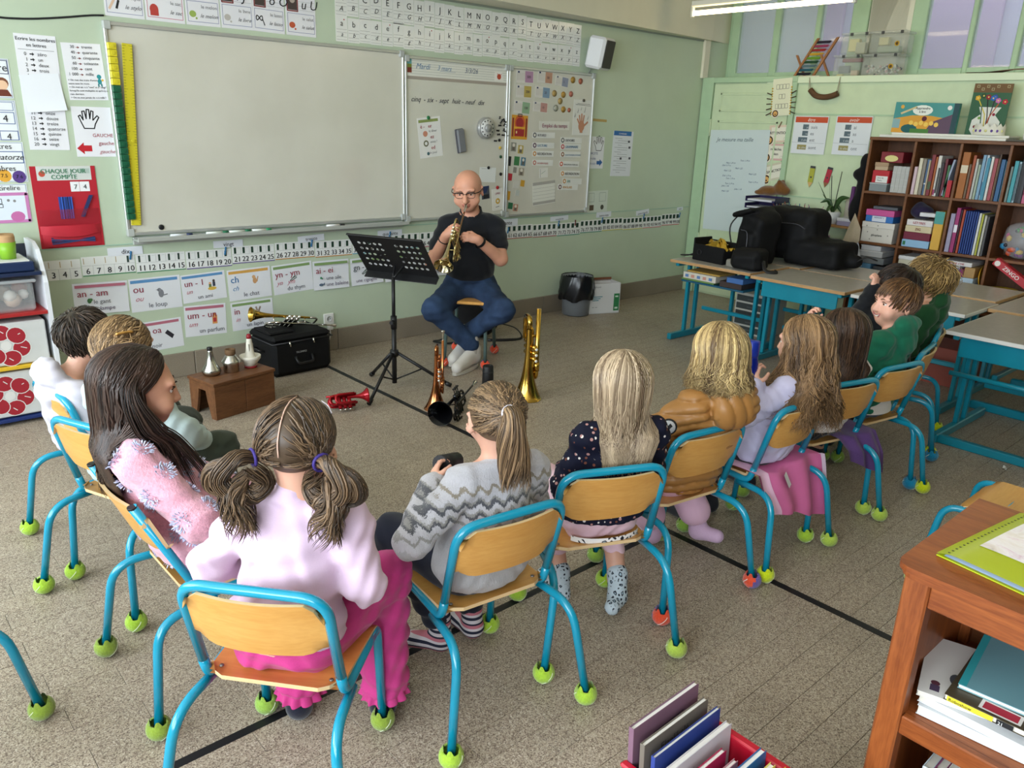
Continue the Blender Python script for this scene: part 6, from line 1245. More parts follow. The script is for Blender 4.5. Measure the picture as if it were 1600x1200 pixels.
# --- the trumpet player
def man():
 A=math.radians(231)-PI/2;o=Vector((3.43,4.22,0));s=1.47;rs=np.random.default_rng(3)
 Hc=V3(.055,.065,1.168);Rh=rotm(-.16,.28,.06);neck=V3(.03,.0,.985);hip=V3(.03,-.02,.50);shR,shL=V3(.195,-.005,.93),V3(-.14,-.005,.935)
 elR,wrR=V3(.285,.13,.695),V3(.192,.262,.895);elL,wrL=V3(-.172,.15,.735),V3(-.012,.285,.880)
 hpR,hpL=V3(.12,.0,.49),V3(-.06,.0,.49);knR,knL=V3(.262,.36,.425),V3(-.19,.36,.43);anR,anL=V3(.01,.27,.165),V3(.07,.16,.20);ftR,ftL=V3(.105,.43,.045),V3(.135,.27,.06)
 lo,hi=V3(-.36,-.25,-.0),V3(.42,.58,1.36)
 def torso(F,o,k=.05):
  F.ell(hip+V3(0,0,.02),V3(.165,.125,.10)+o,k);F.ell(V3(.03,.03,.66),V3(.155,.135,.13)+o,k);F.ell(V3(.03,.0,.83),V3(.165,.115,.13)+o,k);F.cone(shL*.93+shR*.07,shR*.93+shL*.07,.056+o*.7,None,k);F.cone(neck,shL*.75+neck*.25,.052+o*.6,.05+o*.6,k);F.cone(neck,shR*.75+neck*.25,.052+o*.6,.05+o*.6,k)
 def arms(F,o,e1=1.,e2=1.,k=.025):
  for sh,el,wr in((shL,elL,wrL),(shR,elR,wrR)):
   F.cone(sh,sh+(el-sh)*e1,.056+o*.5,.056+(.046-.056)*e1+o*1.1,k)
   if e2>0:F.cone(el,wr,.045+o,.030+o,k)
 def legs(F,o,e=1.,k=.04):
  for hp,kn,an in((hpL,knL,anL),(hpR,knR,anR)):F.cone(hp,kn,.092+o,.064+o,k);F.cone(kn,kn+(an-kn)*e,.060+o,.042+o*1.4,k)
 F=Field(lo,hi,.0046);torso(F,0);arms(F,0);legs(F,0);F.cone(neck-V3(0,0,.04),Hc+Rh@V3(0,-.02,-.06),.062,.058,.03);head_prims(F,Hc,Rh,1.23,0.,True,1.15,1.25)
 hand_prims(F,wrR,V3(-.55,.32,.62),V3(.55,.62,.35),1.08,1.0,1);hand_prims(F,wrL,V3(.86,.22,.20),V3(-.15,.85,.45),1.08,1.05,-1)
 P,Q=F.surf();cen=(P[Q].mean(1)-Hc)@Rh/1.23;mi=((np.abs(cen[:,0])<.022)&(cen[:,1]>.077)&(cen[:,2]>-.06)&(cen[:,2]<-.041)).astype(int)
 b=put('person',np_mesh('person',P,Q,[skin('#cf967c'),flat('#b06a58',.5)],mi),None,o,(0,0,A));tag(b,'bald man with glasses in a black polo shirt and blue jeans playing the trumpet','person')
 face_parts(b,Hc,Rh,1.23,None,flat('#8a6a58',.8))
 ph=rs.random(4)*6
 def folds(X,Y,Z):return .004*(np.sin(24*X+38*Z+6*np.sin(14*Z+ph[0]))*.5+.5*np.sin(41*Y-37*Z+5*np.sin(17*X+ph[1]))+.4*np.sin(70*Z+18*X*np.sin(9*Y)))
 G=Field(lo,hi,.007);torso(G,.013);arms(G,.014,.62,0.);G.wave(folds);G.cut((0,0,.575),(0,0,-1));G.cut(neck+V3(0,0,.035),(0,.08,1));top=put('polo_shirt',np_mesh('polo_shirt',*G.surf(),[fabric('#15171c',.12,500,.25,name='black_jersey')]),b)
 G=Field(V3(-.12,-.14,.85),V3(.19,.18,1.10),.005);G.cone(neck-V3(0,.005,.02),neck+V3(0.003,.008,.055),.092,.074,.02);G.cone(neck+V3(.003,.015,.03),neck+V3(.004,.025,.16),.066,.068,.006,True);G.cut(neck+V3(0,0,.075),(0,.25,1));put('collar',np_mesh('collar',*G.surf(),[fabric('#17181d',.12)]),b)
 G=Field(lo,hi,.007);G.ell(hip+V3(0,.0,.015),V3(.180,.142,.115),.04);G.ell(V3(.03,.02,.585),V3(.158,.13,.06),.03);legs(G,.012,.97);G.wave(folds);G.cut((0,0,.615),(0,0,1))
 n=N('blue_denim');n.set(.85,0,.2);co=n.coord();v=n.noise(co,420,2);w=n.noise(co,7,3);n.base(n.mix(.35,n.ramp(w,[(.35,'#18243c'),(.68,'#34496a')]),n.ramp(v,[(.3,'#1b263a'),(.7,'#3a4f6c')])));n.bump(v,.3,.001)
 put('jeans',np_mesh('jeans',*G.surf(),[n.m]),b)
 SH=flat('#d3cec8',.55,noise=.05,name='white_trainer_leather')
 for an,ft in((anL,ftL),(anR,ftR)):
  d=ft-an;d[2]=0;d/=np.linalg.norm(d);hl=V3(an[0],an[1],ft[2]+.01)-d*.03;G=Field(np.minimum(hl,ft)-.1,np.maximum(hl,ft)+V3(.1,.1,.18),.005)
  G.cone(hl+V3(0,0,.02),ft+V3(0,0,-.002),.044,.036,.02);G.cone(hl+V3(0,0,.015),hl+V3(0,0,.075),.044,.046,.02);G.cone(hl+V3(0,0,.07)+d*.02,ft+V3(0,0,.012),.036,.026,.03);G.cut((0,0,ft[2]-.036),(0,0,-1));shoe=put('shoe',np_mesh('shoe',*G.surf(),[SH]),b)
  mz=Matrix.Rotation(math.atan2(d[1],d[0]),4,'Z');mm=((hl+ft)/2);mz.translation=(mm[0],mm[1],0);L=np.linalg.norm((ft-hl)[:2])/2+.045
  MB().prism([(L*math.cos(t),.043*math.sin(t))for t in np.linspace(0,2*PI,18)[:-1]],ft[2]-.042,ft[2]-.022,mz).build('sole',flat('#c3beb6',.6),shoe)
  m=MB()
  for k in range(4):
   q_=hl+(ft-hl)*(.42+.13*k)+V3(0,0,.052-.010*k);x=np.cross(d,(0,0,1));m.tube([q_-x*.026-V3(0,0,.006),q_+V3(0,0,.004),q_+x*.026-V3(0,0,.006)],.0035,5)
  m.build('lace',flat('#e6e3df',.7),shoe);G=Field(an-.09,an+.09,.006);G.cone(an+V3(0,0,.035),an+V3(0,0,-.05),.045,.043,.0);put('sock',np_mesh('sock',*G.surf(),[fabric('#b4aea8',.1,200,.5)]),b)
 m=MB()
 for x in(-1,1):
  pts=[Vector(Hc+Rh@(V3(x*(.031+a*.022),.0885+.004-abs(a*x+.0)*.004,.006+e*.0145)*1.23))for a,e in((-1,.55),(-.85,1),(.8,1),(1.05,.7),(.95,-.6),(.5,-1),(-.5,-1),(-.95,-.5))]
  m.tube(pts,.0016,5,closed=True);m.tube([pts[0],pts[1],pts[2],pts[3]],.0040,6)
  m.tube(spline([Vector(Hc+Rh@(V3(x*a,y,z)*1.23))for a,y,z in((.054,.086,.016),(.076,.06,.016),(.082,.0,.014),(.080,-.02,.0))],3),.003,5)
 m.tube(spline([Vector(Hc+Rh@(V3(a,.0955,z)*1.23))for a,z in((-.010,.012),(0,.016),(.010,.012))],3),.0016,5);m.build('glasses',flat('#1a1714',.3,.2),b)
 m=MB();d=(elL-wrL)/np.linalg.norm(elL-wrL);F_=frame_of(d,wrL+d*.035);m.lathe([(.036,-.011),(.038,-.008),(.038,.008),(.036,.011)],20,F_,False);m.build('watch_strap',M_BLACK,b);MB().box((-.016,.034,-.018),(.016,.044,.018),.004,F_@Matrix.Rotation(-1.9,4,'Z')).build('watch',flat('#101114',.2),b)
 d=(elR-wrR)/np.linalg.norm(elR-wrR);MB().tube(ring(wrR+d*.04,d,.037,18),.0035,6,closed=True).build('bracelet',M_BLACK,b)
 return b,Hc,Rh,o,A
MAN=man()
# --- brass
M_BRASS=flat('#c9a24a',.16,1.,.5,.05,'lacquered_brass');M_PALE=flat('#cdbb88',.16,1.,.5,.05,'pale_lacquered_brass');M_COPP=flat('#b9774a',.16,1.,.5,.05,'copper_lacquer');M_SILV=flat('#d5d3cc',.14,1.,.5,0,'silver_plate');M_PEARL=flat('#e9e6dc',.25);M_BLKL=flat('#0d0d10',.12,.2,.5,0,'black_lacquer');M_REDL=flat('#a3101f',.14,.45,.5,0,'red_lacquer')
def trumpet(name,label,M,mt,mt2=None,bell_r=.061,L=.49,caps=None,mouth=True,fat=1.,cat='trumpet',bow=.0,bells=None,extra=False):
 """local axes: x from mouthpiece to bell, z up through the valve stems"""
 t=thing(name,label,cat);t.matrix_world=M;mt2=mt2 or mt;r=.0058*fat
 m=MB();lp=bend([(.02,.022,0),(L-.10,.022,0),(L-.10,.022,-.088),(L*.62,.022,-.088)],.043,7);m.tube(lp,r,8)
 for z in(0,-.088):m.tube([(L-.19,.022,z),(L-.145,.022,z)],r*1.3,8)
 m.tube(bend([(L*.40,-.016,-.10),(.07,-.016,-.10),(.07,-.022,.0),(.13,-.022,.0)],.048,8),[r*1.05]*6+[r*1.15]*(len(bend([(L*.40,-.016,-.10),(.07,-.016,-.10),(.07,-.022,.0),(.13,-.022,.0)],.048,8))-6),8)
 m.tube(bend([(L*.62,.010,-.075),(L*.62+.085,.010,-.075),(L*.62+.085,.010,-.045),(L*.62,.010,-.045)],.014,5),r*.95,8)
 m.tube(bend([(L*.43,.0,-.06),(L*.43-.075,.0,-.06),(L*.43-.075,.0,-.03),(L*.43,.0,-.03)],.014,5),r*.95,8)
 for x in(.16,L*.72):m.tube([(x,.020,0),(x,-.020,0)],r*.6,6)
 m.tube([(L*.70,.022,-.006),(L*.70,.022,-.082)],r*.6,6);m.tube(ring(Vector((L*.66,.03,-.10)),(0,1,0),.014),.0022,5,closed=True);m.build('tubing',mt2,t)
 b=MB();x0=.125;prof=[]
 for k in range(22):
  u=k/21;rr=(r*1.2+.004*fat*u+(bell_r-r*1.2-.004*fat)*max(0,u)**(7 if fat<1.3 else 3.6));prof.append((rr,x0+(L-x0)*u))
 inner=[(max(.001,rr-.0012),x)for rr,x in prof[::-1]];prof=prof+[(bell_r+.0016,L),(bell_r+.0004,L+.002)]+inner[:-2]
 b.lathe(prof,26,frame_of((1,0,0),(0,-.022,0),(0,0,1)),False);b.build('bell',bells or mt,t)
 for k in range(3):
  x=L*.44+.030*k;v=MB();v.lathe([(.0095,-.135),(.0125,-.13),(.0125,-.118),(.0112,-.115),(.0112,.012),(.0125,.016),(.0125,.028),(.006,.032),(.0032,.033),(.0032,.055),(.009,.057),(.009,.062),(.0,.0625)],16,Matrix.Translation((x,.0,0)));vo=v.build('valve',mt2,t)
  MB().lathe([(.0072,.0626),(.0070,.0636),(0,.0638)],14,Matrix.Translation((x,.0,0))).build('valve_button',caps or M_PEARL,vo)
 if mouth:
  o=MB().lathe([(.0055,.03),(.005,0),(.006,-.03),(.0105,-.052),(.0135,-.06),(.0135,-.064),(.0105,-.064),(.006,-.052)],16,frame_of((1,0,0),(.02,.022,0))).build('mouthpiece',M_SILV,t)
 return t
def axes(x,z,o,s=1.):
 x=Vector(x).normalized();z=Vector(z);z=(z-x*z.dot(x)).normalized();y=z.cross(x);m=Matrix((x,y,z)).transposed().to_4x4()@Matrix.Scale(s,4);m.translation=Vector(o);return m
b,Hc,Rh,mo,mA=MAN;MW=Matrix.Translation(mo)@Matrix.Rotation(mA,4,'Z')
mouth=Vector(Hc+Rh@(V3(0,.0905,-.050)*1.17));dirn=Vector((.145,.52,.775))-mouth;M1=axes(dirn,(.20,.6,.75),(0,0,0));M1.translation=mouth-M1.to_3x3()@Vector((-.044,.022,0))
trumpet('trumpet','brass trumpet being played by the bald man',MW@M1,M_PALE,M_PALE,.062,.49,bells=flat('#d8cba2',.14,1.,.5,0,'bright_brass'))
zr_=axes((0,0,-1),(.72,-.69,0),(0,0,0))
trumpet('flugelhorn','tall golden flugelhorn standing on its bell on the floor',axes((0.0,0,-1),(-.45,-.89,0),(3.155,3.31,.588),1.19),M_BRASS,M_BRASS,.074,.49,fat=2.1,mouth=False,cat='flugelhorn')
trumpet('cornet','copper coloured trumpet with silver mouthpiece standing on its bell',axes((.0,.0,-1),(-.62,-.78,0),(2.595,3.50,.432),.88),M_COPP,M_COPP,.078,.49,fat=1.5)
trumpet('black_trumpet','black lacquered trumpet lying on the floor with its bell towards the arc',axes((-.80,-.60,.02),(-.1,.2,1),(2.86,3.55,.078),1.1),M_BLKL,M_BLKL,.064,.49,caps=M_BLKL)
t=thing('pocket_trumpet','small red pocket trumpet lying on the floor beside the music stand','trumpet');t.matrix_world=axes((.96,-.28,0),(.25,.55,.80),(2.06,3.82,.0615),1.);m=MB()
for y,z,l0,l1 in((-.012,0,0,.15),(.012,.01,.01,.16),(.034,.0,.0,.15),(-.034,.0,.03,.14)):m.tube(bend([(l1,y,z+.026),(l0,y,z+.026),(l0,y,z-.026),(l1,y,z-.026)],.024,6),.0075,8)
for x in(.03,.09,.14):m.tube([(x,-.034,.026),(x,.034,.034)],.004,6);m.tube([(x,-.034,-.026),(x,.034,-.02)],.004,6)
m.tube([(-.01,.034,.04),(.12,.034,.04)],.007,8);m.build('tubing',M_REDL,t);b_=MB();pr=[(.009+.037*(k/14)**4,.10+.12*k/14)for k in range(15)];b_.lathe(pr+[(r_-.0015,x)for r_,x in pr[::-1]],22,frame_of((1,0,0),(0,-.008,.012),(0,0,1)),False);b_.build('bell',M_REDL,t)
for k in range(3):
 v=MB().tube([(.055+.028*k,.0,-.05),(.055+.028*k,.0,.03)],.012,14).build('valve',M_REDL,t);MB().tube([(.055+.028*k,0,-.051),(.055+.028*k,0,-.062)],.0095,14).build('valve_button',M_SILV,v)
trumpet('trumpet','thin silver and gold trumpet lying on top of the black suitcase',axes((-.97,.1,.16),(.1,-.8,.5),(2.53,4.66,.292),1.05),M_BRASS,M_SILV,.045,.50)
t=thing('music_stand','black folding music stand with a perforated desk in front of the player','music stand',(2.60,3.975,0))
MB().tube([(0,0,.03),(0,0,.40)],.015,12).build('lower_tube',M_BLACK,t);MB().tube([(0,0,.38),(0,0,.70)],.011,12).build('upper_tube',M_BLACK,t)
m=MB().tube([(0,0,.38),(0,0,.46)],.019,12);m.tube([(-.02,-.02,.43),(-.045,-.04,.43)],.012,10);m.build('height_clamp',M_BLACK,t)
MB().tube([(0,0,.205),(0,0,.245)],.026,12).build('leg_hub',M_BLACK,t)
for a in((-.30,-.19),(.0,.27),(.28,-.20)):
 d=Vector((a[0],a[1],0));lg=MB().tube([d.normalized()*.022+Vector((0,0,.225)),d+Vector((0,0,.016))],.0105,8).build('leg',M_BLACK,t)
 MB().tube([d*.93+Vector((0,0,.028)),d*1.03+Vector((0,0,.012))],.0145,8).build('foot',M_BLACK,lg);MB().tube([Vector((0,0,.05)),d*.52+Vector((0,0,.125))],.005,6).build('brace',M_BLACK,t)
hv=Vector((math.cos(-1.096),math.sin(-1.096),0));nv=Vector((-math.sin(-1.096),math.cos(-1.096),0));vv=Vector((0,0,1))*math.cos(-.722)+nv*math.sin(-.722);ww=hv.cross(vv)
DM=Matrix((hv,vv,ww)).transposed().to_4x4();DM.translation=Vector((.006,.005,.825));dk=MB();W2,H2_=.25,.168
nx_,ny_=14,7;cw,chh=2*W2/nx_,2*H2_/ny_
for i in range(nx_):
 for j in range(ny_):
  x0_,y0_=-W2+i*cw,-H2_+j*chh;hole=i not in(0,nx_-1)and j not in(0,ny_-1)and(i<6 or i>7)
  if not hole:dk.add([DM@Vector(p)for p in((x0_,y0_,0),(x0_+cw,y0_,0),(x0_+cw,y0_+chh,0),(x0_,y0_+chh,0))],[(0,1,2,3)]);continue
  c_=(x0_+cw/2,y0_+chh/2);rr=min(cw,chh)*.33;o_=[(x0_+cw,y0_+chh/2),(x0_+cw,y0_+chh),(x0_+cw/2,y0_+chh),(x0_,y0_+chh),(x0_,y0_+chh/2),(x0_,y0_),(x0_+cw/2,y0_),(x0_+cw,y0_)]
  inn=[(c_[0]+rr*math.cos(k*PI/4),c_[1]+rr*math.sin(k*PI/4))for k in range(8)]
  dk.add([DM@Vector((x,y,0))for x,y in o_+inn],[(k,(k+1)%8,8+(k+1)%8,8+k)for k in range(8)])
dko=dk.build('desk_plate',flat('#121214',.5),t);sol=dko.modifiers.new('thickness','SOLIDIFY');sol.thickness=.0022
MB().box((-W2,-H2_-.004,-.004),(W2,-H2_+.002,.05),.002,DM).build('sheet_ledge',flat('#121214',.5),t);MB().box((-W2,H2_-.003,-.004),(W2,H2_+.004,.010),.002,DM).build('top_lip',flat('#121214',.5),t)
m=MB()
for s_ in(-1,1):m.tube(spline([Vector((0,0,.69)),DM@Vector((s_*.05,-.09,-.06)),DM@Vector((s_*.085,-.03,-.02)),DM@Vector((s_*.085,.0,-.004))],5),.007,8);m.box((s_*.085-.02,-.03,-.008),(s_*.085+.02,.03,-.001),.003,DM)
m.build('bracket',M_BLACK,t)
M_CASE=flat('#0b0b0d',.7,0,.25,.2,'black_nylon_case')
t=thing('suitcase','black soft trumpet suitcase with handle standing by the wall','suitcase',(2.275,4.72,0),.05)
MB().box((-.215,-.165,0),(.215,.17,.235),.03).build('body',M_CASE,t);MB().box((-.212,-.162,.225),(.212,.167,.268),.022).build('lid',M_CASE,t)
m=MB();m.tube([(-.216,-.166,.226),(.216,-.166,.226),(.216,.171,.226),(-.216,.171,.226)],.005,6,closed=True);m.build('zip',flat('#2a2a2e',.5),t)
MB().tube(bend([(-.06,-.165,.125),(-.055,-.195,.085),(.055,-.195,.085),(.06,-.165,.125)],.02),.009,8).build('handle',M_BLACK,t);MB().tube(bend([(-.215,-.05,.16),(-.25,-.05,.17),(-.25,.05,.17),(-.215,.05,.16)],.015),.008,8).build('handle',M_BLACK,t)
for x in(-.10,.07):MB().tube([(x,-.172,.232),(x+.004,-.178,.20)],.006,8).build('zip_pull',M_SILV,t)
P=Print(t,.12,.02,.0);P.text('TROMPES',0,.9,.9,'#9a9a98',bold=.02)
for k_,(mb_,ks)in P.b.items():mb_.build('lettering',[flat(c_,r_)for c_,r_ in ks],t,(-.055,-.1665,.165),(PI/2,0,0))
m=MB();m.box((-.20,-.10,.268),(-.02,.12,.284),.008);m.build('flap',M_CASE,t)
M_OAK=wood('#553520','#7d5334',0,.5,7,.3,'brown_varnished_wood',9)
fx_,fy_=Vector((.977,.212,0)),Vector((-.212,.977,0));t=thing('footstool','brown wooden footstool with cut out ends carrying three mutes','footstool',Vector((1.497,4.055,0)),math.atan2(.212,.977));L_,D_,H_=.395,.235,.212
MB().box((-.006,-.006,H_-.018),(L_+.006,D_+.006,H_),.003).build('top',M_OAK,t)
for k in range(2):MB().box((L_*k/2+.001,0,0),(L_*(k+1)/2-.001,.014,H_-.018),.002).build('front_board',M_OAK,t)
MB().box((0,D_-.014,0),(L_,D_,H_-.018),.002).build('back_board',M_OAK,t)
for x in(0.002,L_-.016):MB().prism([(.015,0),(.045,0),(.075,.10),(.085,.155),(D_-.085,.155),(D_-.075,.10),(D_-.045,0),(D_-.015,0),(D_-.015,H_-.018),(.015,H_-.018)],x,x+.014,Matrix(((0,0,1,0),(1,0,0,0),(0,1,0,0),(0,0,0,1)))).build('end_board',M_OAK,t)
def on_stool(px_,py_):p=on_z(px_,py_,H_+.0005);return p
M_ALUM=flat('#c6c5c0',.22,1.,.5,0,'spun_aluminium');M_CORK=flat('#6d5238',.8,noise=.2)
t=thing('straight_mute','cone shaped aluminium trumpet mute, leftmost on the footstool','mute',on_stool(331,585));MB().lathe([(.030,0),(.046,.004),(.052,.022),(.048,.034),(.030,.062),(.019,.10),(.014,.132),(.0135,.146),(0,.146)],24).build('body',M_ALUM,t);MB().lathe([(.0145,.140),(.0148,.158),(0,.158)],16).build('rim',M_BLACK,t)
t=thing('bulb_mute','aluminium mute with a cork ring, middle one on the footstool','mute',on_stool(362,580));MB().lathe([(.040,0),(.043,.003),(.043,.040),(.052,.056),(.050,.064),(.030,.094),(.024,.102),(0,.102)],24).build('body',M_ALUM,t);MB().lathe([(.025,.098),(.029,.102),(.029,.130),(.022,.131),(.02,.12),(0,.12)],20).build('cork_ring',M_CORK,t)
t=thing('cup_mute','white cup mute with red base and tip, rightmost on the footstool','mute',on_stool(392,573));MW_=flat('#ded9cc',.4);MB().lathe([(.034,.008),(.040,.028),(.058,.052),(.060,.070),(.054,.070),(.036,.055),(.030,.06),(.022,.10),(.015,.16),(.013,.175),(0,.175)],24).build('body',MW_,t);MB().lathe([(.0,0),(.035,0),(.0365,.004),(.0355,.012),(0,.012)],24).build('base',flat('#8e1c28',.4),t);MB().lathe([(.014,.170),(.0145,.186),(.008,.196),(0,.196)],16).build('tip',flat('#8e1c28',.4),t)
m=MB()
for k in range(3):a=k*2.1;m.box((math.cos(a)*.019-.003,math.sin(a)*.019-.003,.09),(math.cos(a)*.019+.003,math.sin(a)*.019+.003,.14),.001)
m.build('cork_strip',flat('#8d8a80',.6),t)
t=thing('black_mute','black cylindrical mute standing on the floor in front of the player','mute',(3.10,3.66,0));MB().lathe([(.036,0),(.038,.003),(.034,.13),(.030,.134),(.028,.128),(0,.126)],24).build('body',flat('#17181b',.5),t);MB().lathe([(.0365,.09),(.037,.094),(.0362,.10)],24,None,False).build('band',flat('#2b2c30',.4),t)
F_=Field(V3(-.3,-.2,0),V3(.3,.25,.4),.01);F_.ell((0,0,.15),(.23,.12,.16),.02);F_.ell((.0,-.06,.10),(.17,.09,.09),.03);F_.cut((0,0,.005),(0,0,-1))
t=thing('backpack','black backpack lying behind the player\'s stool','bag',(3.79,4.67,0),-.3);put('body',np_mesh('body',*F_.surf(),[M_CASE]),t)
MB().tube(spline([(-.20,-.1,.1),(-.30,-.12,.03),(-.36,-.1,.015),(-.28,-.18,.012),(-.12,-.16,.02)],5),.011,8,flat=.4).build('strap',M_BLACK,t);MB().tube(spline([(.16,-.08,.12),(.30,-.14,.08),(.33,-.20,.012),(.2,-.22,.012),(.05,-.18,.012)],5),.011,8,flat=.4).build('strap',M_BLACK,t)
P=Print(t,.1,.02,0);P.rect(0,0,.5,.6,'#b9b9bb')
for k_,(mb_,ks)in P.b.items():mb_.build('logo',[flat(c_,r_)for c_,r_ in ks],t,(-.02,-.155,.17),(PI/2.6,0,0))
t=thing('waste_bin','grey plastic waste bin with a black bin liner by the front wall','bin',(5.04,4.76,0))
MB().lathe([(.0,.004),(.112,.004),(.115,0),(.12,.01),(.125,.10),(.133,.22),(.139,.345),(.136,.345),(.118,.02),(0,.012)],28).build('bucket',flat('#6f7378',.35),t)
m=MB();n_=48
def liner(u,v):
 a=2*PI*u;w=.006*math.sin(9*a+5*v)+.004*math.sin(23*a+11*v);z=.352-.20*v+.025*v*math.sin(3*a)*math.sin(2*a);r_=.140+.010*v+w*(.3+v)+.012*math.sin(PI*v);return(r_*math.cos(a),r_*math.sin(a),z)
m.grid(liner,n_,10);m.grid(lambda u,v:((.138-.02*v)*math.cos(-2*PI*u),(.138-.02*v)*math.sin(-2*PI*u),.352-.15*v),n_,3);m.build('bin_liner',flat('#15161a',.25,0,.5,name='black_bin_liner'),t)
t=thing('cardboard_box','white printed cardboard box with open brown flap beside the bin','box',(5.30,4.71,0),-.33);w_,d_,h_=.155,.09,.275
m=MB()
for lo,hi in(((-w_,-d_,0),(w_,-d_+.004,h_)),((-w_,d_-.004,0),(w_,d_,h_)),((-w_,-d_,0),(-w_+.004,d_,h_)),((w_-.004,-d_,0),(w_,d_,h_)),((-w_,-d_,0),(w_,d_,.004))):m.box(lo,hi)
m.build('body',flat('#d8d9da',.6),t);MB().box((-w_,d_-.004,h_-.01),(w_,d_+.0,h_+.02)).build('flap',flat('#7d4f35',.7),t);MB().box((-w_+.006,-d_+.006,.10),(w_-.006,d_-.006,h_-.035)).build('contents',flat('#6f4630',.8),t)
P=Print(t,2*w_,h_,0);P.text('Starkund',.06,.14,.09,'#6d7076').rect(.80,.35,.98,.92,'#2f7d4a').rect(.84,.42,.94,.47,'#cfe0d2').rect(.84,.8,.94,.86,'#cfe0d2')
for k in range(3):P.rect(.10,.42+.06*k,.42-.06*k,.445+.06*k,'#3f8a9c')
P.line([(.10,.78),(.16,.78)],.004,GRY).line([(.2,.78),(.26,.78)],.004,GRY)
for k_,(mb_,ks)in P.b.items():mb_.build(k_,[flat(c_,r_)for c_,r_ in ks],t,(-w_,-d_-.001,h_),(PI/2,0,0))
M_WHT=flat('#d9dbe0',.4,noise=.02);t=thing('shelf_unit','white toy shelf unit with flower printed boxes at the left edge','shelf',(0,0,0));xs1,ys0,ys1=.895,4.60,4.935
Mx=Matrix(((0,0,1,xs1-.02),(1,0,0,0),(0,1,0,0),(0,0,0,1)))
MB().prism([(ys0,0),(ys1,0),(ys1,.93),(ys0+.17,.93),(ys0+.09,.90),(ys0+.03,.80),(ys0,.74)],0,.02,Mx).build('side_panel',M_WHT,t)
for z,c_,nm in((.02,'#1c2f66','shelf_board'),(.30,'#d9b12f','shelf_board'),(.575,'#a52a2a','shelf_board'),(.78,'#1f2c4a','shelf_board')):MB().box((-.3,ys0+.004,z),(xs1-.022,ys1,z+.018),.002).build(nm,flat(c_,.4),t)
MB().box((-.3,ys1-.012,.03),(xs1-.022,ys1-.002,.9)).build('back_panel',flat('#2a2f3a',.6),t)
def flower(P,cx,cy,r_,c1='#9c1f2c',c2='#d8d6d2'):
 for k in range(6):
  a=k*PI/3+.3;x,y=cx+math.cos(a)*r_*.62,cy+math.sin(a)*r_*.62*P.w/P.h;P.disc(x,y,r_*.38,c2,r_*.42,16,a).disc(x,y,r_*.345,c1,r_*.385,16,a);P.line([(x-math.sin(a)*r_*.1,y-math.cos(a)*r_*.1),(x+math.cos(a)*r_*.2,y+math.sin(a)*r_*.2)],.004,c2)
 P.disc(cx,cy,r_*.22,c2)
for z0,z1,lab,dx in((.045,.285,'white storage box with red flower print on the lowest shelf at the left edge',-.02),(.322,.545,'white storage box with red flower print on the middle shelf at the left edge',0)):
 o=thing('storage_box',lab,'box',(.665+dx,ys0+.02,z0));MB().box((-.19,0,0),(.19,.25,z1-z0),.006).build('body',flat('#c9cac8',.7,noise=.04),o);P=Print(o,.38,z1-z0,0);flower(P,.50,.52,.30)
 for k_,(mb_,ks)in P.b.items():mb_.build('flower_print',[flat(c_,r_)for c_,r_ in ks],o,(-.19,-.001,z1-z0),(PI/2,0,0))
o=thing('clear_box','clear plastic box of toys on the red shelf at the left edge','box',(.68,ys0+.03,.594));MB().box((-.17,0,0),(.15,.25,.15),.012).build('body',glass((.9,.92,.92),.1,.25),o);MB().box((-.185,-.012,.148),(.165,.262,.165),.006).build('lid',glass((.85,.87,.88),.15,.5),o)
m=MB()
for k in range(14):m.m=k%4;m.ball((random.uniform(-.14,.12),random.uniform(.04,.2),random.uniform(.03,.11)),random.uniform(.025,.045),8)
m.build('toys',[flat('#2a3038'),flat('#b9a08c'),flat('#8a4a3a'),flat('#c9c4bb')],o)['kind']='stuff'
o=thing('paper_tray','dark blue paper tray with papers on the left shelf unit','tray',(.66,ys0+.02,.800));MB().box((-.19,0,0),(.19,.28,.05),.006).build('tray',flat('#1f2f52',.4),o);MB().box((-.17,.01,.05),(.17,.26,.056)).build('papers',flat('#d5d6d0',.7),o)
o=thing('green_cup','lime green cup with a torn cardboard top on the left shelf unit','cup',(.755,ys0+.12,.857));MB().lathe([(.0,0),(.036,0),(.044,.085),(.040,.085),(.034,.006),(0,.006)],20).build('cup',flat('#86b82f',.4),o);MB().lathe([(.0402,.05),(.0425,.11),(.039,.125),(.037,.10)],20,None,False).build('cardboard_top',flat('#b99468',.8),o)
o=thing('white_figure','small white tin at the left end of the left shelf unit','tin',(.60,ys0+.12,.857));MB().lathe([(0,0),(.04,0),(.042,.004),(.042,.12),(.038,.125),(0,.125)],20).build('body',flat('#c9cbcf',.4),o)
# --- bookcase against the right wall
M_BC=wood('#5f3a20','#7d4f2c',1,.42,6,.35,'dark_oak_veneer',10);M_BCB=wood('#4b2d19','#5f3b22',2,.5,6,.3,'dark_back_panel',8)
XB,XW,SZ=6.55,6.855,[.02,.36,.775,1.18,1.585];DY=[3.04,2.69,2.355,2.02,1.69,1.36]
bc=thing('bookcase','dark wooden bookcase full of books and games along the right wall','bookcase',(0,0,0))
for i,y in enumerate(DY):MB().box((XB,y-.01,0),(XW,y+.01,1.575),.002).build('side_panel' if i in(0,5)else 'divider',M_BC,bc)
for z in SZ[1:4]:MB().box((XB+.002,DY[-1],z-.02),(XW,DY[0],z),.002).build('shelf_board',M_BC,bc)
MB().box((XB-.008,DY[-1]-.014,1.575),(XW,DY[0]+.014,1.600),.003).build('top_board',M_BC,bc);MB().box((XW-.006,DY[-1],.02),(XW,DY[0],1.575)).build('back_panel',M_BCB,bc);MB().box((XB+.01,DY[-1],0),(XW,DY[0],.04)).build('plinth',M_BC,bc)
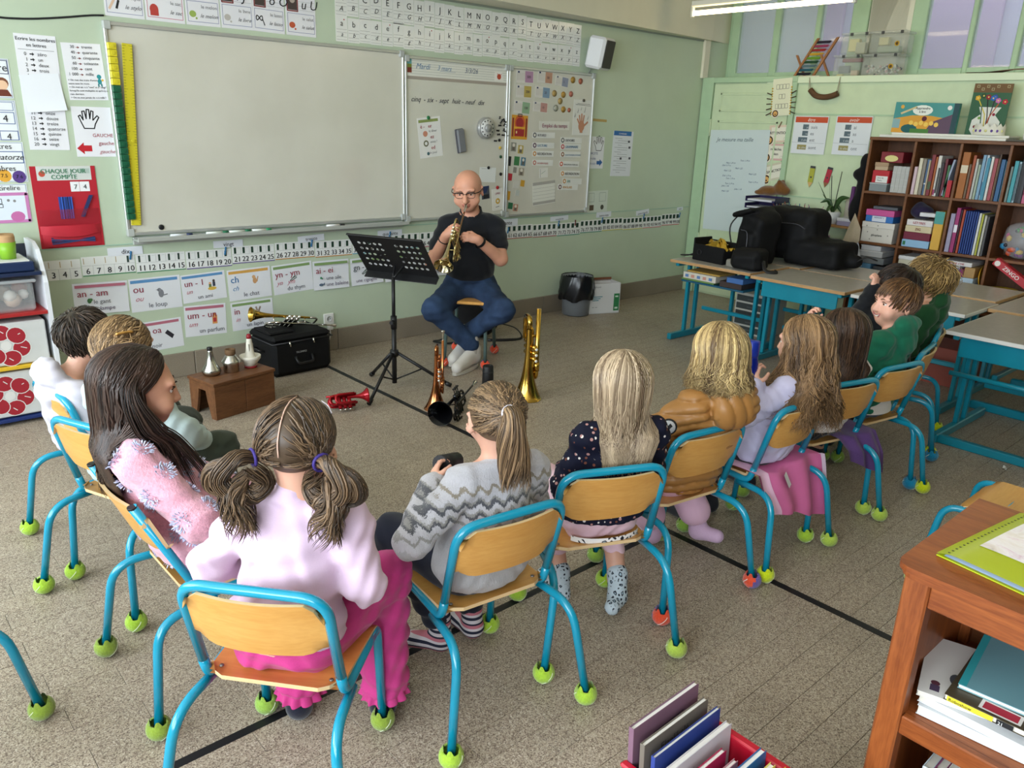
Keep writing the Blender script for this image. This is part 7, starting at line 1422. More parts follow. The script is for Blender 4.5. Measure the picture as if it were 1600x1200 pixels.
ORD='first second third fourth fifth sixth seventh eighth ninth tenth eleventh twelfth thirteenth fourteenth fifteenth sixteenth seventeenth eighteenth'.split()
PAGE=flat('#d8d2c4',.8,name='paper_pages')
def book(y,w_,h_,d_,z,col,label,group,lean=0.,x=None,cname='book',stripe=None,wob=0.):
 o=thing(cname,label,'book' if cname=='book' else cname.replace('_',' '),((x or XB+.02+wob),y,z),0,group);o.rotation_euler=(lean,0,0);c_=flat(col,.45)
 m=MB().box((0,-w_,0),(.004,0,h_),.001);m.box((0,-w_,0),(d_,-w_+.0015,h_));m.box((0,-.0015,0),(d_,0,h_));m.build('cover',c_,o);MB().box((.004,-w_+.0016,.003),(d_-.004,-.0016,h_-.004)).build('pages',PAGE,o)
 if stripe:MB().box((-.0006,-w_+.001,h_*stripe[0]),(.0005,-.001,h_*stripe[1])).build('spine_label',flat(stripe[2],.6),o)
 return o
def row(y,ytop,z,spec,where,group):
 """books side by side from the left (high y) to the right"""
 for k,(nm,col,w_,h_,*st)in enumerate(spec):
  book(y,w_,h_,.20+.03*((k*7)%3)/2,z,col,'%s, %s from the left in the %s'%(nm,ORD[k],where),group,stripe=st[0]if st else None,wob=.012*((k*5)%4));y-=w_+.0015
row(2.672,0,1.18,[('pale pink book','#cdb4bb',.022,.21),('cream tall book','#d3ccb4',.024,.275),('grey brown book','#8c8478',.022,.27),('dull blue book','#4f6a8c',.026,.268,(.3,.34,'#c8ccd2')),('thin beige book','#b8a98c',.010,.262),('tall dark red book','#7e3038',.024,.305,(.15,.35,'#4a5a44')),('thin orange book','#b0622c',.012,.29),('tall white book with a magenta foot','#d9d5cb',.024,.30,(.02,.16,'#a82f68')),('black and white spiral book','#cfcfcc',.014,.235,(.1,.9,'#3a3a3e')),('dark grey book','#3a3438',.016,.25),('maroon book','#6a2430',.018,.28),('thin grey green book','#6e7c66',.012,.225),('green book','#3f6e48',.016,.235)],'second top compartment','books in the second top compartment')
book(2.412,.032,.125,.2,1.18,'#b01f2c','short bright red book, last on the right in the second top compartment','books in the second top compartment');book(2.441,.014,.27,.2,1.19,'#9aa4b8','pale blue book leaning against the divider of the second top compartment','books in the second top compartment',-.0);bpy.data.objects[[o.name for o in bpy.data.objects if o.get('label','').startswith('pale blue book leaning')][0]].rotation_euler=(.16,0,0)
row(2.338,0,1.18,[('wide orange brown binder','#a05f24',.050,.335,(.55,.72,'#d6cbb2')),('brown book','#6f5a44',.014,.25),('orange red book','#a2502f',.018,.315),('cream book','#cfc8b2',.012,.29),('light grey book','#b4b6b2',.014,.27),('pale green book','#a3b09a',.014,.25),('light blue tall book','#7fa3bd',.020,.32),('white and blue book','#c3ced6',.016,.32,(.1,.4,'#4a86b0')),('teal blue book','#3f86a0',.022,.30),('tall white book','#d9d6cf',.016,.31),('dusty red book','#a04a52',.022,.30),('tan book','#b08d62',.014,.30),('dark brown thin book','#4c3628',.010,.33),('deep blue wide book','#2f5f8c',.026,.295),('petrol blue book','#2b6f8a',.014,.285)],'third top compartment','books in the third top compartment')
row(2.002,0,1.18,[('grey green book','#71807a',.014,.25),('turquoise book','#3f9aa4',.024,.29),('pale blue spiral book','#9db8c2',.014,.285,(.05,.95,'#5a6a72')),('black book','#1d1c20',.030,.335),('charcoal book','#34323a',.018,.30),('pink book with dark lettering','#b85a78',.026,.29,(.2,.8,'#7a2f4a')),('red book','#a8303a',.016,.26),('magenta book','#b2407a',.016,.28),('cream thin book','#cdc5b4',.012,.27),('blue book','#3a5a9a',.020,.29),('orange book','#c0702f',.018,.27),('white book','#d2d0ca',.020,.30)],'fourth top compartment','books in the fourth top compartment')
row(2.338,0,.775,[('lavender binder','#9a93ac',.030,.29),('magenta binder','#9a2f6a',.026,.335,(.45,.62,'#e0dce4')),('thin dark folder','#3a2a34',.008,.32),('red thin folder','#a03428',.014,.325),('orange thin folder','#b04a2c',.012,.325)]+[('dark blue notebook','#1f3f86',.0105,.318)for _ in range(8)]+[('white notebook','#d8d8d4',.014,.31),('yellow green notebook','#b4b440',.012,.305),('grey notebook','#85878a',.014,.30),('pale notebook','#c2c0b4',.012,.295),('dark notebook','#4c4a4c',.014,.29)],'third middle compartment','folders in the third middle compartment')
def carton(name,label,lo,hi,col,text=None,tc=INK,lid=None,cat='box',rough=.5,rz=0.,M=None,size=.5,group=None,art=None):
 c_=Vector(((lo[0]+hi[0])/2,(lo[1]+hi[1])/2,lo[2]));h=[(hi[i]-lo[i])/2 for i in range(2)];H=hi[2]-lo[2];o=thing(name,label,cat,c_,rz,group)
 MB().box((-h[0],-h[1],0),(h[0],h[1],H),.003).build('body',M or flat(col,rough),o)
 if lid:MB().box((-h[0]-.003,-h[1]-.003,H*lid[0]),(h[0]+.003,h[1]+.003,H+.002),.003).build('lid',flat(lid[1],rough)if isinstance(lid[1],str)else lid[1],o)
 if text or art:
  P=Print(o,2*h[1],H,0)
  if art:art(P)
  if text:P.text(text,.5,.68,size,tc,'C',bold=.015)
  for k_,(mb_,ks)in P.b.items():mb_.build(k_,[flat(a,b_)for a,b_ in ks],o,(-h[0]-.0038,h[1],H),(PI/2,0,-PI/2))
 return o
x0,x1=XB+.02,XW-.03
carton('plastic_box','grey translucent plastic box with a lid at the bottom of the first top compartment',(x0,2.865,1.18),(x1,3.005,1.245),'#7f8688',lid=(.85,'#a9aeae'))
carton('card_box','red game box with a white label standing on the grey plastic box',(x0,2.86,1.2475),(x1,2.995,1.345),'#b3202c',art=lambda P:P.rect(.25,.45,.95,.97,'#dcdcd8').text('Jeux de',.35,.65,.17).text('Maths',.35,.85,.17))
carton('card_pile','pile of beige cards on the red game box',(x0,2.88,1.346),(x1,2.985,1.405),'#b89f82',lid=(.5,'#a68a6c'));carton('game_box','dark red box with a pale yellow oval on top of the first compartment',(x0,2.775,1.408),(x1,2.95,1.49),'#7a1f28',art=lambda P:P.disc(.5,.6,.3,'#d8d08a',.14))
o=carton('sorting_box','clear divided sorting box standing upright in the first top compartment',(x0+.02,2.715,1.18),(x0+.075,2.845,1.385),'#9a9a96',M=glass((.8,.8,.78),.2,.75,'hazy_clear_plastic'));m=MB()
for k in range(1,4):m.box((-.031,-.065,.205*k/4-.002),(-.026,.065,.205*k/4+.002));m.box((-.031,-.065+.13*k/4-.002,0),(-.026,-.065+.13*k/4+.002,.205))
m.build('partition',flat('#b9b9b4',.4),o)
carton('keepsake_box','cream hand decorated box marked géoplans in the first middle compartment',(x0,2.745,.775),(x1,3.005,.935),'#cfcac0','géoplans','#3a3a3e',lid=(.72,'#d6d1c8'),size=.16,art=lambda P:[P.disc(a,b_,.02,'#8a867e')for a,b_ in((.15,.2),(.5,.15),(.5,.35),(.2,.5),(.85,.6),(.3,.85))]and None)
carton('shoe_box','pink and blue box with a white label on the cream box',(x0,2.765,.938),(x1,2.99,1.035),'#2f6fb5','MEMORY 2','#3a4a7a',lid=(.52,'#c2508f'),size=.17,art=lambda P:P.rect(.25,.5,.75,.95,'#d5dae4')and None);carton('grey_tin','flat grey tin on the pink and blue box',(x0+.04,2.76,1.038),(x1,2.96,1.062),'#55585e')
for k,(lab,c_,h0,h1,tx,tc)in enumerate([('light blue flat game box at the bottom of the second middle compartment','#8db4d4',.775,.833,'',INK),('dark red game box above the light blue one','#6f1c34',.834,.892,'',INK),('cream game box reading ZIG in the second middle compartment','#cdbf9c',.893,.943,'ZIG','#7a2f2a'),('white game box reading LETTRES in the second middle compartment','#d8d2d0',.944,.99,'LETTRES','#a03040')]):
 carton('game_box',lab,(x0,2.46,h0),(x1,2.668-.004*k,h1),c_,tx or None,tc,size=.55,group='game boxes of the second middle compartment',art=(lambda P:P.rect(.05,.25,.15,.75,'#2f6f4a'))if k==0 else None)
carton('tall_box','tall box shading from teal to yellow, right in the second middle compartment',(x0,2.382,.775),(x1,2.45,1.07),'#d3a440',art=lambda P:P.rect(0,0,1,.32,'#4f9a94')and None);carton('white_carton','small white box lying on the purple bag in the second middle compartment',(x0,2.462,1.02),(x1-.1,2.575,1.05),'#d2d2d4',rz=.1)
F_=Field(V3(-.1,-.12,0),V3(.12,.12,.15),.008);F_.ell((0,0,.06),(.08,.085,.055),.02);F_.ell((.02,.03,.085),(.05,.04,.05),.03);o=thing('purple_bag','dark purple fabric bag on the game boxes of the second middle compartment','bag',(x0+.12,2.60,.985));put('body',np_mesh('body',*F_.surf(),[fabric('#2c2440',.15)]),o)
F_=Field(V3(-.12,-.16,-.01),V3(.14,.16,.28),.009);F_.ell((0,0,.12),(.10,.135,.125),.02);F_.ell((0,.02,.2),(.08,.1,.06),.04);o=thing('toy_bag','clear bag full of bright plastic toys in the fourth middle compartment','bag',(x0+.11,1.85,.78));put('bag',np_mesh('bag',*F_.surf(),[glass((.9,.9,.92),.15,.22)]),o);m=MB();rt=random.Random(4)
for k in range(46):m.m=k%7;a,b_=rt.uniform(0,6.28),rt.uniform(-1.2,1.4);m.ball((-.085*abs(math.cos(b_))*rt.uniform(.5,1)*(1 if rt.random()<.85 else-1),.115*math.sin(a)*math.cos(b_),.115+.095*math.sin(b_)),(rt.uniform(.014,.03),rt.uniform(.014,.034),rt.uniform(.012,.026)),7)
m.build('toys',[flat(c_,.35)for c_ in('#d0552f','#7a2f86','#3f9a4a','#2f7fa8','#d0b03a','#b8387a','#2b2c3a')],o)['kind']='stuff'
for k,(lab,c_,y0,y1,z0,z1)in enumerate([('white flat box on top of the white pile in the first lower compartment','#cfcfd2',2.82,2.985,.705,.745),('white flat box, second of the white pile in the first lower compartment','#c6c7ca',2.80,2.99,.655,.702),('grey flat box at the foot of the white pile in the first lower compartment','#7d8288',2.78,2.995,.60,.652),('blue and white patterned box in the first lower compartment','#5f93bd',2.88,3.0,.52,.598),('dark grey crate in the first lower compartment','#4c5058',2.72,2.86,.52,.585),('cream box in the second lower compartment','#cbc5ae',2.50,2.665,.56,.70),('lilac box in the second lower compartment','#a58fb0',2.38,2.49,.60,.68)]):carton('storage_box',lab,(x0,y0,z0),(x1,y1,z1),c_,group='boxes of the lower compartments',lid=(.8,'#d8d8da')if k in(0,1,5)else None)
for k,(lab,c_,y0,y1,z0,z1,tx,tc)in enumerate([('pale blue game box at the foot of the pile behind the blond boy','#7fb0d6',2.09,2.335,.53,.555,'',INK),('white and blue game box second in the pile behind the blond boy','#b9cfe2',2.09,2.335,.556,.60,'','#3f6a9a'),('pale yellow card box in the pile behind the blond boy','#d2c66a',2.21,2.31,.602,.628,'',INK),('white paper box in the pile behind the blond boy','#d9d8dc',2.20,2.335,.63,.68,'EMPREINTES','#4a4a7a'),('white game box with red lettering on top of the pile behind the blond boy','#d8d4d2',2.12,2.335,.682,.715,'JEU DE L\'OIE','#b03a4a'),('brown cardboard box right of the pile behind the blond boy','#a98552',2.09,2.165,.602,.68,'',INK),('magenta box beside the pile behind the blond boy','#8a2f5a',2.168,2.205,.602,.66,'',INK)]):carton('game_box',lab,(x0,y0,z0),(x1,y1,z1),c_,tx or None,tc,size=.6,group='game boxes of the third lower compartment')
MB_=Matrix.Rotation(.55,4,'X');o=carton('game_box','red game box leaning askew in the fourth lower compartment',(XB-.05,1.70,.60),(XB+.02,1.99,.655),'#b8323c','ZINGO','#efe6e2',size=.75,art=lambda P:P.disc(.1,.5,.07,'#e9e0da')and None);o.rotation_euler=(.55,0,0);o.location.z=.665
for lab,y,c_ in(('yellow plastic plate standing at the end of the third lower compartment',2.062,'#cf9a24'),('yellow plastic dish in the fourth lower compartment',1.90,'#c8a82c')):
 o=thing('plastic_dish',lab,'dish',(x0+.09,y,.60 if y>2 else .535));MB().lathe([(0,0),(.08,0),(.098,.012),(.094,.014),(.078,.005),(0,.004)],28,Matrix.Rotation(PI/2-.15,4,'X')if y>2 else Matrix.Identity(4)).build('dish',flat(c_,.35),o)
ZT=1.6005
carton('drawing_board','white drawing board lying at the bottom on top of the bookcase',(XB+.0,2.07,ZT),(XW-.02,2.985,ZT+.02),'#d9d9cf',cat='board');carton('drawing_board','second white board on the lower one, on top of the bookcase',(XB+.02,2.06,ZT+.0205),(XW-.05,2.90,ZT+.038),'#dddcd2',cat='board');carton('paper_pile','dark papers sticking out at the front of the bookcase top',(XB-.02,1.5,ZT),(XB+.16,2.065,ZT+.012),'#4a463e',cat='paper')
a=on_x(1396,199,XB+.13);PB=sheet('picture_book','large teal picture book reading Apprendre à lire, leaning above the bookcase','book','R',XB+.13,(1405,153),(1505,155),(1397,200),'#3a8a86',.035,.3)
PB.poly([(.0,.55),(.3,.42),(.6,.42),(.85,.5),(.85,1),(0,1)],'#d59a3a').poly([(.55,.9),(.62,.62),(.98,.3),(.98,1),(.55,1)],'#5f4a5e').disc(.28,.86,.13,'#1f5a5c',.07).disc(.45,.25,.16,'#e4e8de',.08).disc(.12,.15,.03,'#d9a84a').disc(.86,.15,.035,'#e6e2dc').poly([(.1,.35),(.34,.12),(.36,.17),(.12,.4)],'#c9b98a').disc(.5,.52,.04,'#5a2430').text('Apprendre',.45,.22,.11,INK,'C',bold=.015).text('à lire',.45,.33,.11,INK,'C',bold=.015).rect(.0,.55,.12,.85,'#86a8ac').rect(.92,0,1,1,'#2c4a50').rect(.3,.85,.6,1,'#4a7a3a')
for k in range(6):PB.disc(.3+.08*k,.66+.04*(k%2),.035,'#e8c25a')
PB.done();PB.p.location.z=ZT+.040+PB.h
PC=sheet('flower_collage','green collage picture of a white vase with paper flowers above the bookcase','picture','R',XB+.17,(1527,119),(1588,119),(1513,205),'#2f5a3e',.006,.6)
PC.rect(0,0,1,.16,'#6d5233').poly([(.24,.42),(.82,.42),(.7,.56),(.86,.68),(.84,.84),(.66,1),(.28,1),(.1,.84),(.12,.66),(.32,.55)],'#d5d6ce')
for pts,c_ in(([(.2,.3),(.42,.55),(.5,.95)],'#c9b83a'),([(.42,.28),(.5,.6),(.52,.95)],'#241c20'),([(.6,.3),(.56,.6),(.5,.95)],'#2c2030'),([(.72,.36),(.54,.62),(.5,.95)],'#b0502f'),([(.3,.4),(.36,.7),(.48,.95)],'#2f5a52')):PC.line(pts,.007,c_)
for x,y,c_ in((.16,.26,'#d0a32f'),(.3,.22,'#2c4a2c'),(.43,.24,'#8a1f2f'),(.6,.24,'#2f4fa0'),(.7,.3,'#c06aa8'),(.88,.32,'#b02038'),(.56,.26,'#2a62b0')):
 for k in range(5):PC.disc(x+.04*math.cos(k*1.26),y+.026*math.sin(k*1.26),.035,c_,n=8)
 PC.disc(x,y,.022,'#e0c86a',n=8)
for x,y,c_ in((.3,.62,'#6f9a4a'),(.66,.55,'#8a2038'),(.6,.78,'#6a1f30'),(.62,.94,'#6f9a4a'),(.22,.78,'#7a2a34')):PC.disc(x,y,.04,c_,n=10)
for k in range(7):PC.frame(.08+.13*k,.03+.05*(k%2),.14+.13*k,.07+.05*(k%2),.003,'#b9b18a')
PC.done();PC.p.location.z=ZT+.012+PC.h
o=thing('paper_tiara','white paper crown with painted spots standing before the green collage','crown',(XB+.07,2.215,ZT+.0395));m=MB();nn=40
def crown(u,v):a=2*PI*u;return(.075*math.cos(a),.105*math.sin(a),v*(.055+.026*abs(((u*14)%1)*2-1)))
m.grid(crown,84,1,False);m.build('crown',flat('#dcdacb',.7),o);m=MB()
for k in range(7):m.m=k%3;a=PI+(k-3)*.36;m.ball((.0755*math.cos(a),.1055*math.sin(a),.028),(.003,.010,.010),8)
m.build('spots',[flat('#d3cf8a'),flat('#5a3f8a'),flat('#6a4a9a')],o)
o=thing('yellow_pompom','yellow woollen lion mane toy at the right end of the bookcase top','toy',(XB+.1,1.86,ZT));rr=np.random.default_rng(5);Pp=[]
for k in range(160):d=rr.standard_normal(3);d/=np.linalg.norm(d);Pp.append([V3(0,0,.17)+d*(.02+.075*t)+V3(0,0,-.012*t*t)for t in np.linspace(0,1,4)])
locks(np.array(Pp),.006,rr,'mane',hair_mat('#a8820f','#dcb52a','yellow_wool'),o);MB().lathe([(0,0),(.04,0),(.03,.06),(.02,.13),(0,.15)],14).build('body',flat('#d8d4cc',.7),o)
o=thing('striped_toy','small black and white striped toy at the right end of the bookcase top','toy',(XB+.06,1.93,ZT));m=MB()
for k in range(6):m.m=k%2;m.lathe([(.03,.0),(.034,.008),(.03,.016)],14,frame_of((0,-1,.15),(0,.045-.015*k,.034)))
m.build('body',[flat('#dedcd6',.7),flat('#222226',.7)],o)
# --- right wall: sheets, garlands, shelves, ledge things
qr=XR-.008
for nm,rows,tl,tr,bl in(('être',[('je','suis'),('tu','es'),('il elle','est'),('ils elles','sont')],(1243,181),(1296,182),(1239,239)),('avoir',[('j\'','ai'),('tu','as'),('il elle','a'),('ils elles','ont')],(1308,181),(1365,182),(1303,241))):
 P=sheet('verb_sheet','white conjugation sheet headed %s with an orange bar'%nm,'poster','R',qr,tl,tr,bl,'#d9dde0');P.rect(.03,.02,.98,.17,'#c2502f').text(nm,.5,.14,.13,'#f0e6df','C',.3)
 for k,(a,b_)in enumerate(rows):y=.22+.17*k+(.03 if k==3 else 0);P.rect(.28 if k<2 else .18,y,.45,y+.13,'#5a6a72' if k<3 else '#9a905a').text(a,.44,y+.1,.075,'#c9d0d2','R').text(b_,.52,y+.11,.13,'#6a6d72')
 P.line([(0,.70),(.96,.71)],.002,'#9aa0a4').done()
def lion(P,x,y,r_):P.disc(x,y,r_*1.25,'#e6dcc6').disc(x,y,r_,'#3a2618').disc(x,y,r_*.68,'#d6a560').disc(x,y+r_*.25*P.w/P.h,r_*.2,'#5a3020')
P=sheet('craft_panel','cream paper panel with yellow beaded edges, brown legs and a lion face','decoration','R',XR-.03,(1209,124),(1239,121),(1201,182),'#dcdcc0',.004)
for y in(.22,.48,.74):
 for k in range(4 if y!=.48 else 2):P.frame(.2+.17*k+(.16 if y==.48 else 0),y-.06,.34+.17*k+(.16 if y==.48 else 0),y+.06,.003,'#6a6a60')
lion(P,.22,.93,.16);P.done();m=MB();bd=MB()
for s_ in(0,1):
 for k in range(11):bd.ball((P.w*(.0 if not s_ else 1),-P.h*(.25+.07*k),.006),.008,6)
 for k in range(5):y=-P.h*(.42+.12*k);m.tube([(P.w*s_,y,.006),(P.w*s_+(.05 if s_ else-.05),y-.01*(k-2),.010)],.005,6)
m.build('legs',flat('#4a3a2c',.8),P.p);bd.build('beads',flat('#cfae3a',.5),P.p)
for lab,tl,tr,bl,c_,tx in(('beige hung card reading ATTENTION with a lion face',(1203,196),(1233,195),(1199,223),'#d8c3ae',['ATTENTION']),('pink hung card reading réfléchis bien with a lion face',(1199,224),(1228,225),(1196,250),'#d0aaa4',['réfléchis','bien']),('tilted hung card reading SANCTION with a lion face',(1194,259),(1224,252),(1197,284),'#c9c4ac',['SANCTION'])):
 P=sheet('hung_card',lab,'card','R',XR-.02,tl,tr,bl,c_,.003,group='cards hung by the door');P.rect(.12,.12,.9,.88,'#dfdccb')
 for k,s_ in enumerate(tx):P.text(s_,.52,.52+.28*k-.12*(len(tx)-1),.22,INK,'C',bold=.02)
 lion(P,.04,.86,.2);P.disc(.84,.8,.07,'#b9b5a4').disc(.84,.8,.055,'#dfdccb').done()
o=thing('wooden_peg','small wooden peg holding the ATTENTION card','peg',on_x(1219,195,XR-.028));MB().box((-.004,-.005,-.03),(.004,.005,.03),.002,Matrix.Rotation(.4,4,'X')).build('peg',flat('#7a6348',.7),o)
g_=[on_x(x,y,XR-.035)for x,y in((1266,140),(1274,149),(1286,152),(1299,150),(1309,146))];o=thing('hanging_branch','curved brown branch hung by strings below the ledge','decoration',g_[2]);m=MB().tube([p-g_[2]for p in spline(g_,4)],.024,9);m.build('branch',wood('#4c3420','#6b4a2c',1,.8),o);m=MB()
for i_,(x,y)in((0,(1265,121)),(4,(1313,120))):e_=on_x(x,y,XR-.028);m.tube([g_[i_]-g_[2],e_-g_[2]],.003,5);m.tube([g_[i_]-g_[2]+Vector((0,.015,0)),e_-g_[2]],.002,5)
m.build('string',flat('#9a937c',.8),o)
for lab,p0,p1,c_,c2 in(('yellow green paper pencil cut out with a face on the right wall',(1270,263),(1264,293),'#a8a83a','#c9a86a'),('red paper pencil cut out behind the orchid on the right wall',(1297,265),(1288,293),'#a8283a','#8a5a3a')):
 a,b_=on_x(*p0,qr),on_x(*p1,qr);d=b_-a;o=thing('paper_pencil',lab,'decoration',a);Mq=frame_of((-1,0,0),(0,0,0),d);L_=d.length;m=MB();w_=.024;m.prism([(0,-w_),(L_*.72,-w_),(L_*.72,w_),(0,w_)],0,.002,Mq);m.m=1;m.prism([(L_*.72,-w_),(L_,0),(L_*.72,w_)],0,.002,Mq);m.m=2;m.prism([(-.02,-w_),(0,-w_),(0,w_),(-.02,w_)],0,.0022,Mq);m.prism([(L_*.42,-.010),(L_*.5,-.006),(L_*.5,.006),(L_*.42,.010)],.002,.0026,Mq);m.build('cutout',[flat(c_,.6),flat(c2,.6),flat('#3a3a3c',.6)],o)
P=sheet('height_chart','large white paper on the door headed Je mesure ma taille','poster','R',XR-.0275,(1111,203),(1204,203),(1097,357),'#c8d4d4',.0006,.7);P.text('Je mesure ma taille',.12,.11,.055,'#5a6a72',shear=.3)
rh=random.Random(9)
for k in range(13):P.text(rh.choice(['Léa 1,21 m','Jules 1,18','Nina 1,24 m','Tom 1,19 m','Maël 1,22','Zoé 1,17 m']),.25+.5*rh.random(),.30+.33*k/13,.022,'#3f5578',shear=.3)
P.done()
for k,(z,y1,y0)in enumerate(((.868,4.01,3.10),(.60,3.98,3.12))):
 o=thing('wall_shelf',['upper wooden wall shelf between the door and the bookcase','lower wooden wall shelf between the door and the bookcase'][k],'shelf',(0,0,0),0,'wall shelves');MB().box((XR-.24,y0,z-.02),(XR-.001,y1,z),.002).build('board',wood('#8a6238','#a57a48',1,.5),o)
 for y in(y0+.1,y1-.1):MB().box((XR-.2,y-.01,z-.03),(XR-.001,y+.01,z-.02)).build('bracket',M_ALU,o)
for k in range(3):
 z=.64+0;p=on_x(1180,330,XR-.13);zz=.872+.062*k
 o=thing('paper_tray',['lowest dark purple paper tray beside the door','middle dark purple paper tray beside the door','top dark purple paper tray beside the door'][k],'tray',(XR-.15,3.98+.02,zz),0,'stacked paper trays');m=MB().box((-.12,-.155,0),(.12,.155,.006),.002);m.box((-.12,-.155,0),(-.114,.155,.018));m.box((.114,-.155,0),(.12,.155,.045));m.box((-.12,-.155,0),(.12,-.149,.045));m.box((-.12,.149,0),(.12,.155,.045));m.build('tray',flat('#2a2350',.4),o);MB().box((-.125,-.12,.007),(.1,.13,.016+.004*k),.001).build('papers',flat('#cfd0d8',.7),o)
o=thing('plush_toy','brown plush animal lying on the paper trays','toy',(XR-.14,3.94,1.045));F_=Field(V3(-.12,-.2,-.02),V3(.12,.2,.18),.009)
for c_,r_ in(((0,.06,.05),(.06,.10,.045)),((0,-.05,.08),(.055,.06,.06)),((0,-.10,.06),(.035,.05,.04)),((.03,-.05,.135),.02),((-.03,-.05,.135),.02),((-.03,.14,.03),(.025,.05,.022)),((.03,.12,.03),(.025,.05,.022))):F_.ell(c_,r_,.02)
put('body',np_mesh('body',*F_.surf(),[felt('#7a5228','brown_plush')]),o)
rp=random.Random(2)
def pens(o,n,x,y,z,sx,sy,h,cols,up=.1):
 for k in range(n):c_=cols[k%len(cols)];a,b_=x+rp.uniform(-sx,sx),y+rp.uniform(-sy,sy);MB().tube([(a,b_,z),(a+rp.uniform(-up,up)*.3,b_+rp.uniform(-up,up),z+h*rp.uniform(.8,1.15))],.004,6).build('pen',flat(c_,.4),o)
TEAL=glass((.16,.45,.48),.15,.75,'teal_clear_plastic')
for k in range(4):y=3.87-.125*k;o=thing('pen_pot','%s teal plastic pot of pens on the upper wall shelf'%['leftmost','second','third','fourth'][k],'pot',(XR-.15,y,.8685),0,'teal pen pots');MB().box((-.05,-.056,0),(.05,.056,.09),.006).build('pot',TEAL,o);pens(o,7,0,0,.01,.03,.035,.12,['#8a4a3a','#cfc8b8','#4a5a4a','#b08a5a','#2f5a7a','#c2a0a0'])
o=thing('orchid','orchid with dark leaves in a white pot on the upper wall shelf','plant',(XR-.14,3.36,.8685));MB().lathe([(0,0),(.055,0),(.068,.10),(.062,.10),(.05,.085),(0,.085)],22).build('pot',flat('#d9dde0',.3),o);M_LEAF=flat('#2f4a22',.4,noise=.15)
for k,(dx,dy,dz,cz,w_)in enumerate([(-.05,.10,.02,.10,.022),(-.02,-.14,.07,.12,.026),(-.09,.02,-.05,.06,.026),(.03,.13,.10,.08,.016),(.0,-.08,-.03,.06,.02),(-.02,.16,.19,.10,.013),(-.03,.06,.28,.05,.010)]):
 pts=spline([(0,0,.09),(dx*.4,dy*.4,.09+cz),(dx,dy,.09+cz*.6+dz)],6);m=MB();m.tube(pts,[max(.002,w_*math.sin(PI*min(.97,.12+.85*i/(len(pts)-1))))for i in range(len(pts))],6,flat=.16);m.build('leaf',M_LEAF,o)
for y in(-.02,.03):MB().tube(spline([(0,y*.4,.09),(-.01,y,.24),(-.012,y*1.7,.40 if y>0 else .44)],5),.0035,6).build('stem',flat('#2c3024',.5),o)
carton('tissue_box','pale tissue box beside the orchid on the upper wall shelf',(XR-.22,3.13,.8685),(XR-.06,3.27,.93),'#9a94b4',lid=(.6,'#cfd0da'));o=carton('leaning_photo','leaning photo panel behind the tissue box',(XR-.05,3.12,.8685),(XR-.035,3.30,1.09),'#b9b2a2',art=lambda P:P.poly([(.1,.9),(.9,.3),(.95,.5),(.2,1)],'#7a4a34')and None)
o=thing('black_doll','black fabric doll hanging at the left side of the bookcase','toy',(XB+.1,3.10,1.0));F_=Field(V3(-.1,-.08,-.15),V3(.1,.12,.48),.009)
for c_,r_ in(((0,.03,.30),(.05,.06,.05)),((0,0,.40),(.04,.045,.07)),((0,0,.18),(.05,.045,.12)),((0,.03,.02),(.045,.05,.12))):F_.ell(c_,r_,.03)
put('body',np_mesh('body',*F_.surf(),[fabric('#0f0e10',.1)]),o);MB().box((-.03,.045,.0),(.0,.075,.20),.005).build('purple_sleeve',flat('#54265a',.6),o)
o=thing('pencil_pot','green pot full of pencils on the lower wall shelf','pot',(XR-.15,3.80,.6005));MB().lathe([(0,0),(.06,0),(.075,.11),(.07,.11),(.055,.01),(0,.01)],18).build('pot',flat('#1f6a3f',.4),o);pens(o,16,0,0,.02,.04,.045,.19,['#a9744a','#c9bfae','#5a4a3a','#2f5a3a','#7a3a34'])
for k in range(2):o=carton('crayon_box',['white crayon box with red band on the lower wall shelf','white crayon box stacked on top, full of crayons'][k],(XR-.23,3.28+.01*k,.6005+.072*k),(XR-.06,3.62,.670+.066*k),'#d6d9da',art=lambda P:(P.rect(0,0,1,.16,'#a82433'),[P.disc(.12+.16*j,.6,.05,'#33353a',.07)for j in range(6)])and None if k==0 else None)
m=MB()
for k in range(14):m.m=k%5;m.tube([(-.06,-.13+.02*k,.06),(-.06,-.13+.02*k,.10)],.008,6)
m.build('crayons',[flat(c_)for c_ in('#b08a9a','#8a8a5a','#7a9ab0','#c0805a','#a0a0a0')],o)
carton('red_box','dark red box behind the crayons on the lower wall shelf',(XR-.12,3.64,.6005),(XR-.03,3.72,.69),'#6a1f24');carton('white_mouse','crumpled white cloth at the left of the crayon boxes',(XR-.22,3.645,.6005),(XR-.15,3.70,.655),'#cfcfca',cat='cloth')
o=thing('towel','beige towel with a white lining hanging in front of the bookcase corner','towel',(0,0,0));tw=lambda px_,py_,d_=0:on_x(px_,py_,XB-.02-d_)
T_=[[tw(1336,333),tw(1337,335),tw(1338,338)],[tw(1327,352),tw(1335,350,.02),tw(1345,358)],[tw(1317,375),tw(1328,375,.03),tw(1343,376)],[tw(1306,395),tw(1318,400,.03),tw(1332,388)]]
def surf_(T,u,v):j=min(2,int(v*3));f=v*3-j;R0,R1=T[j],T[j+1];p0=R0[0].lerp(R0[1],u*2)if u<.5 else R0[1].lerp(R0[2],u*2-1);p1=R1[0].lerp(R1[1],u*2)if u<.5 else R1[1].lerp(R1[2],u*2-1);return p0.lerp(p1,f)
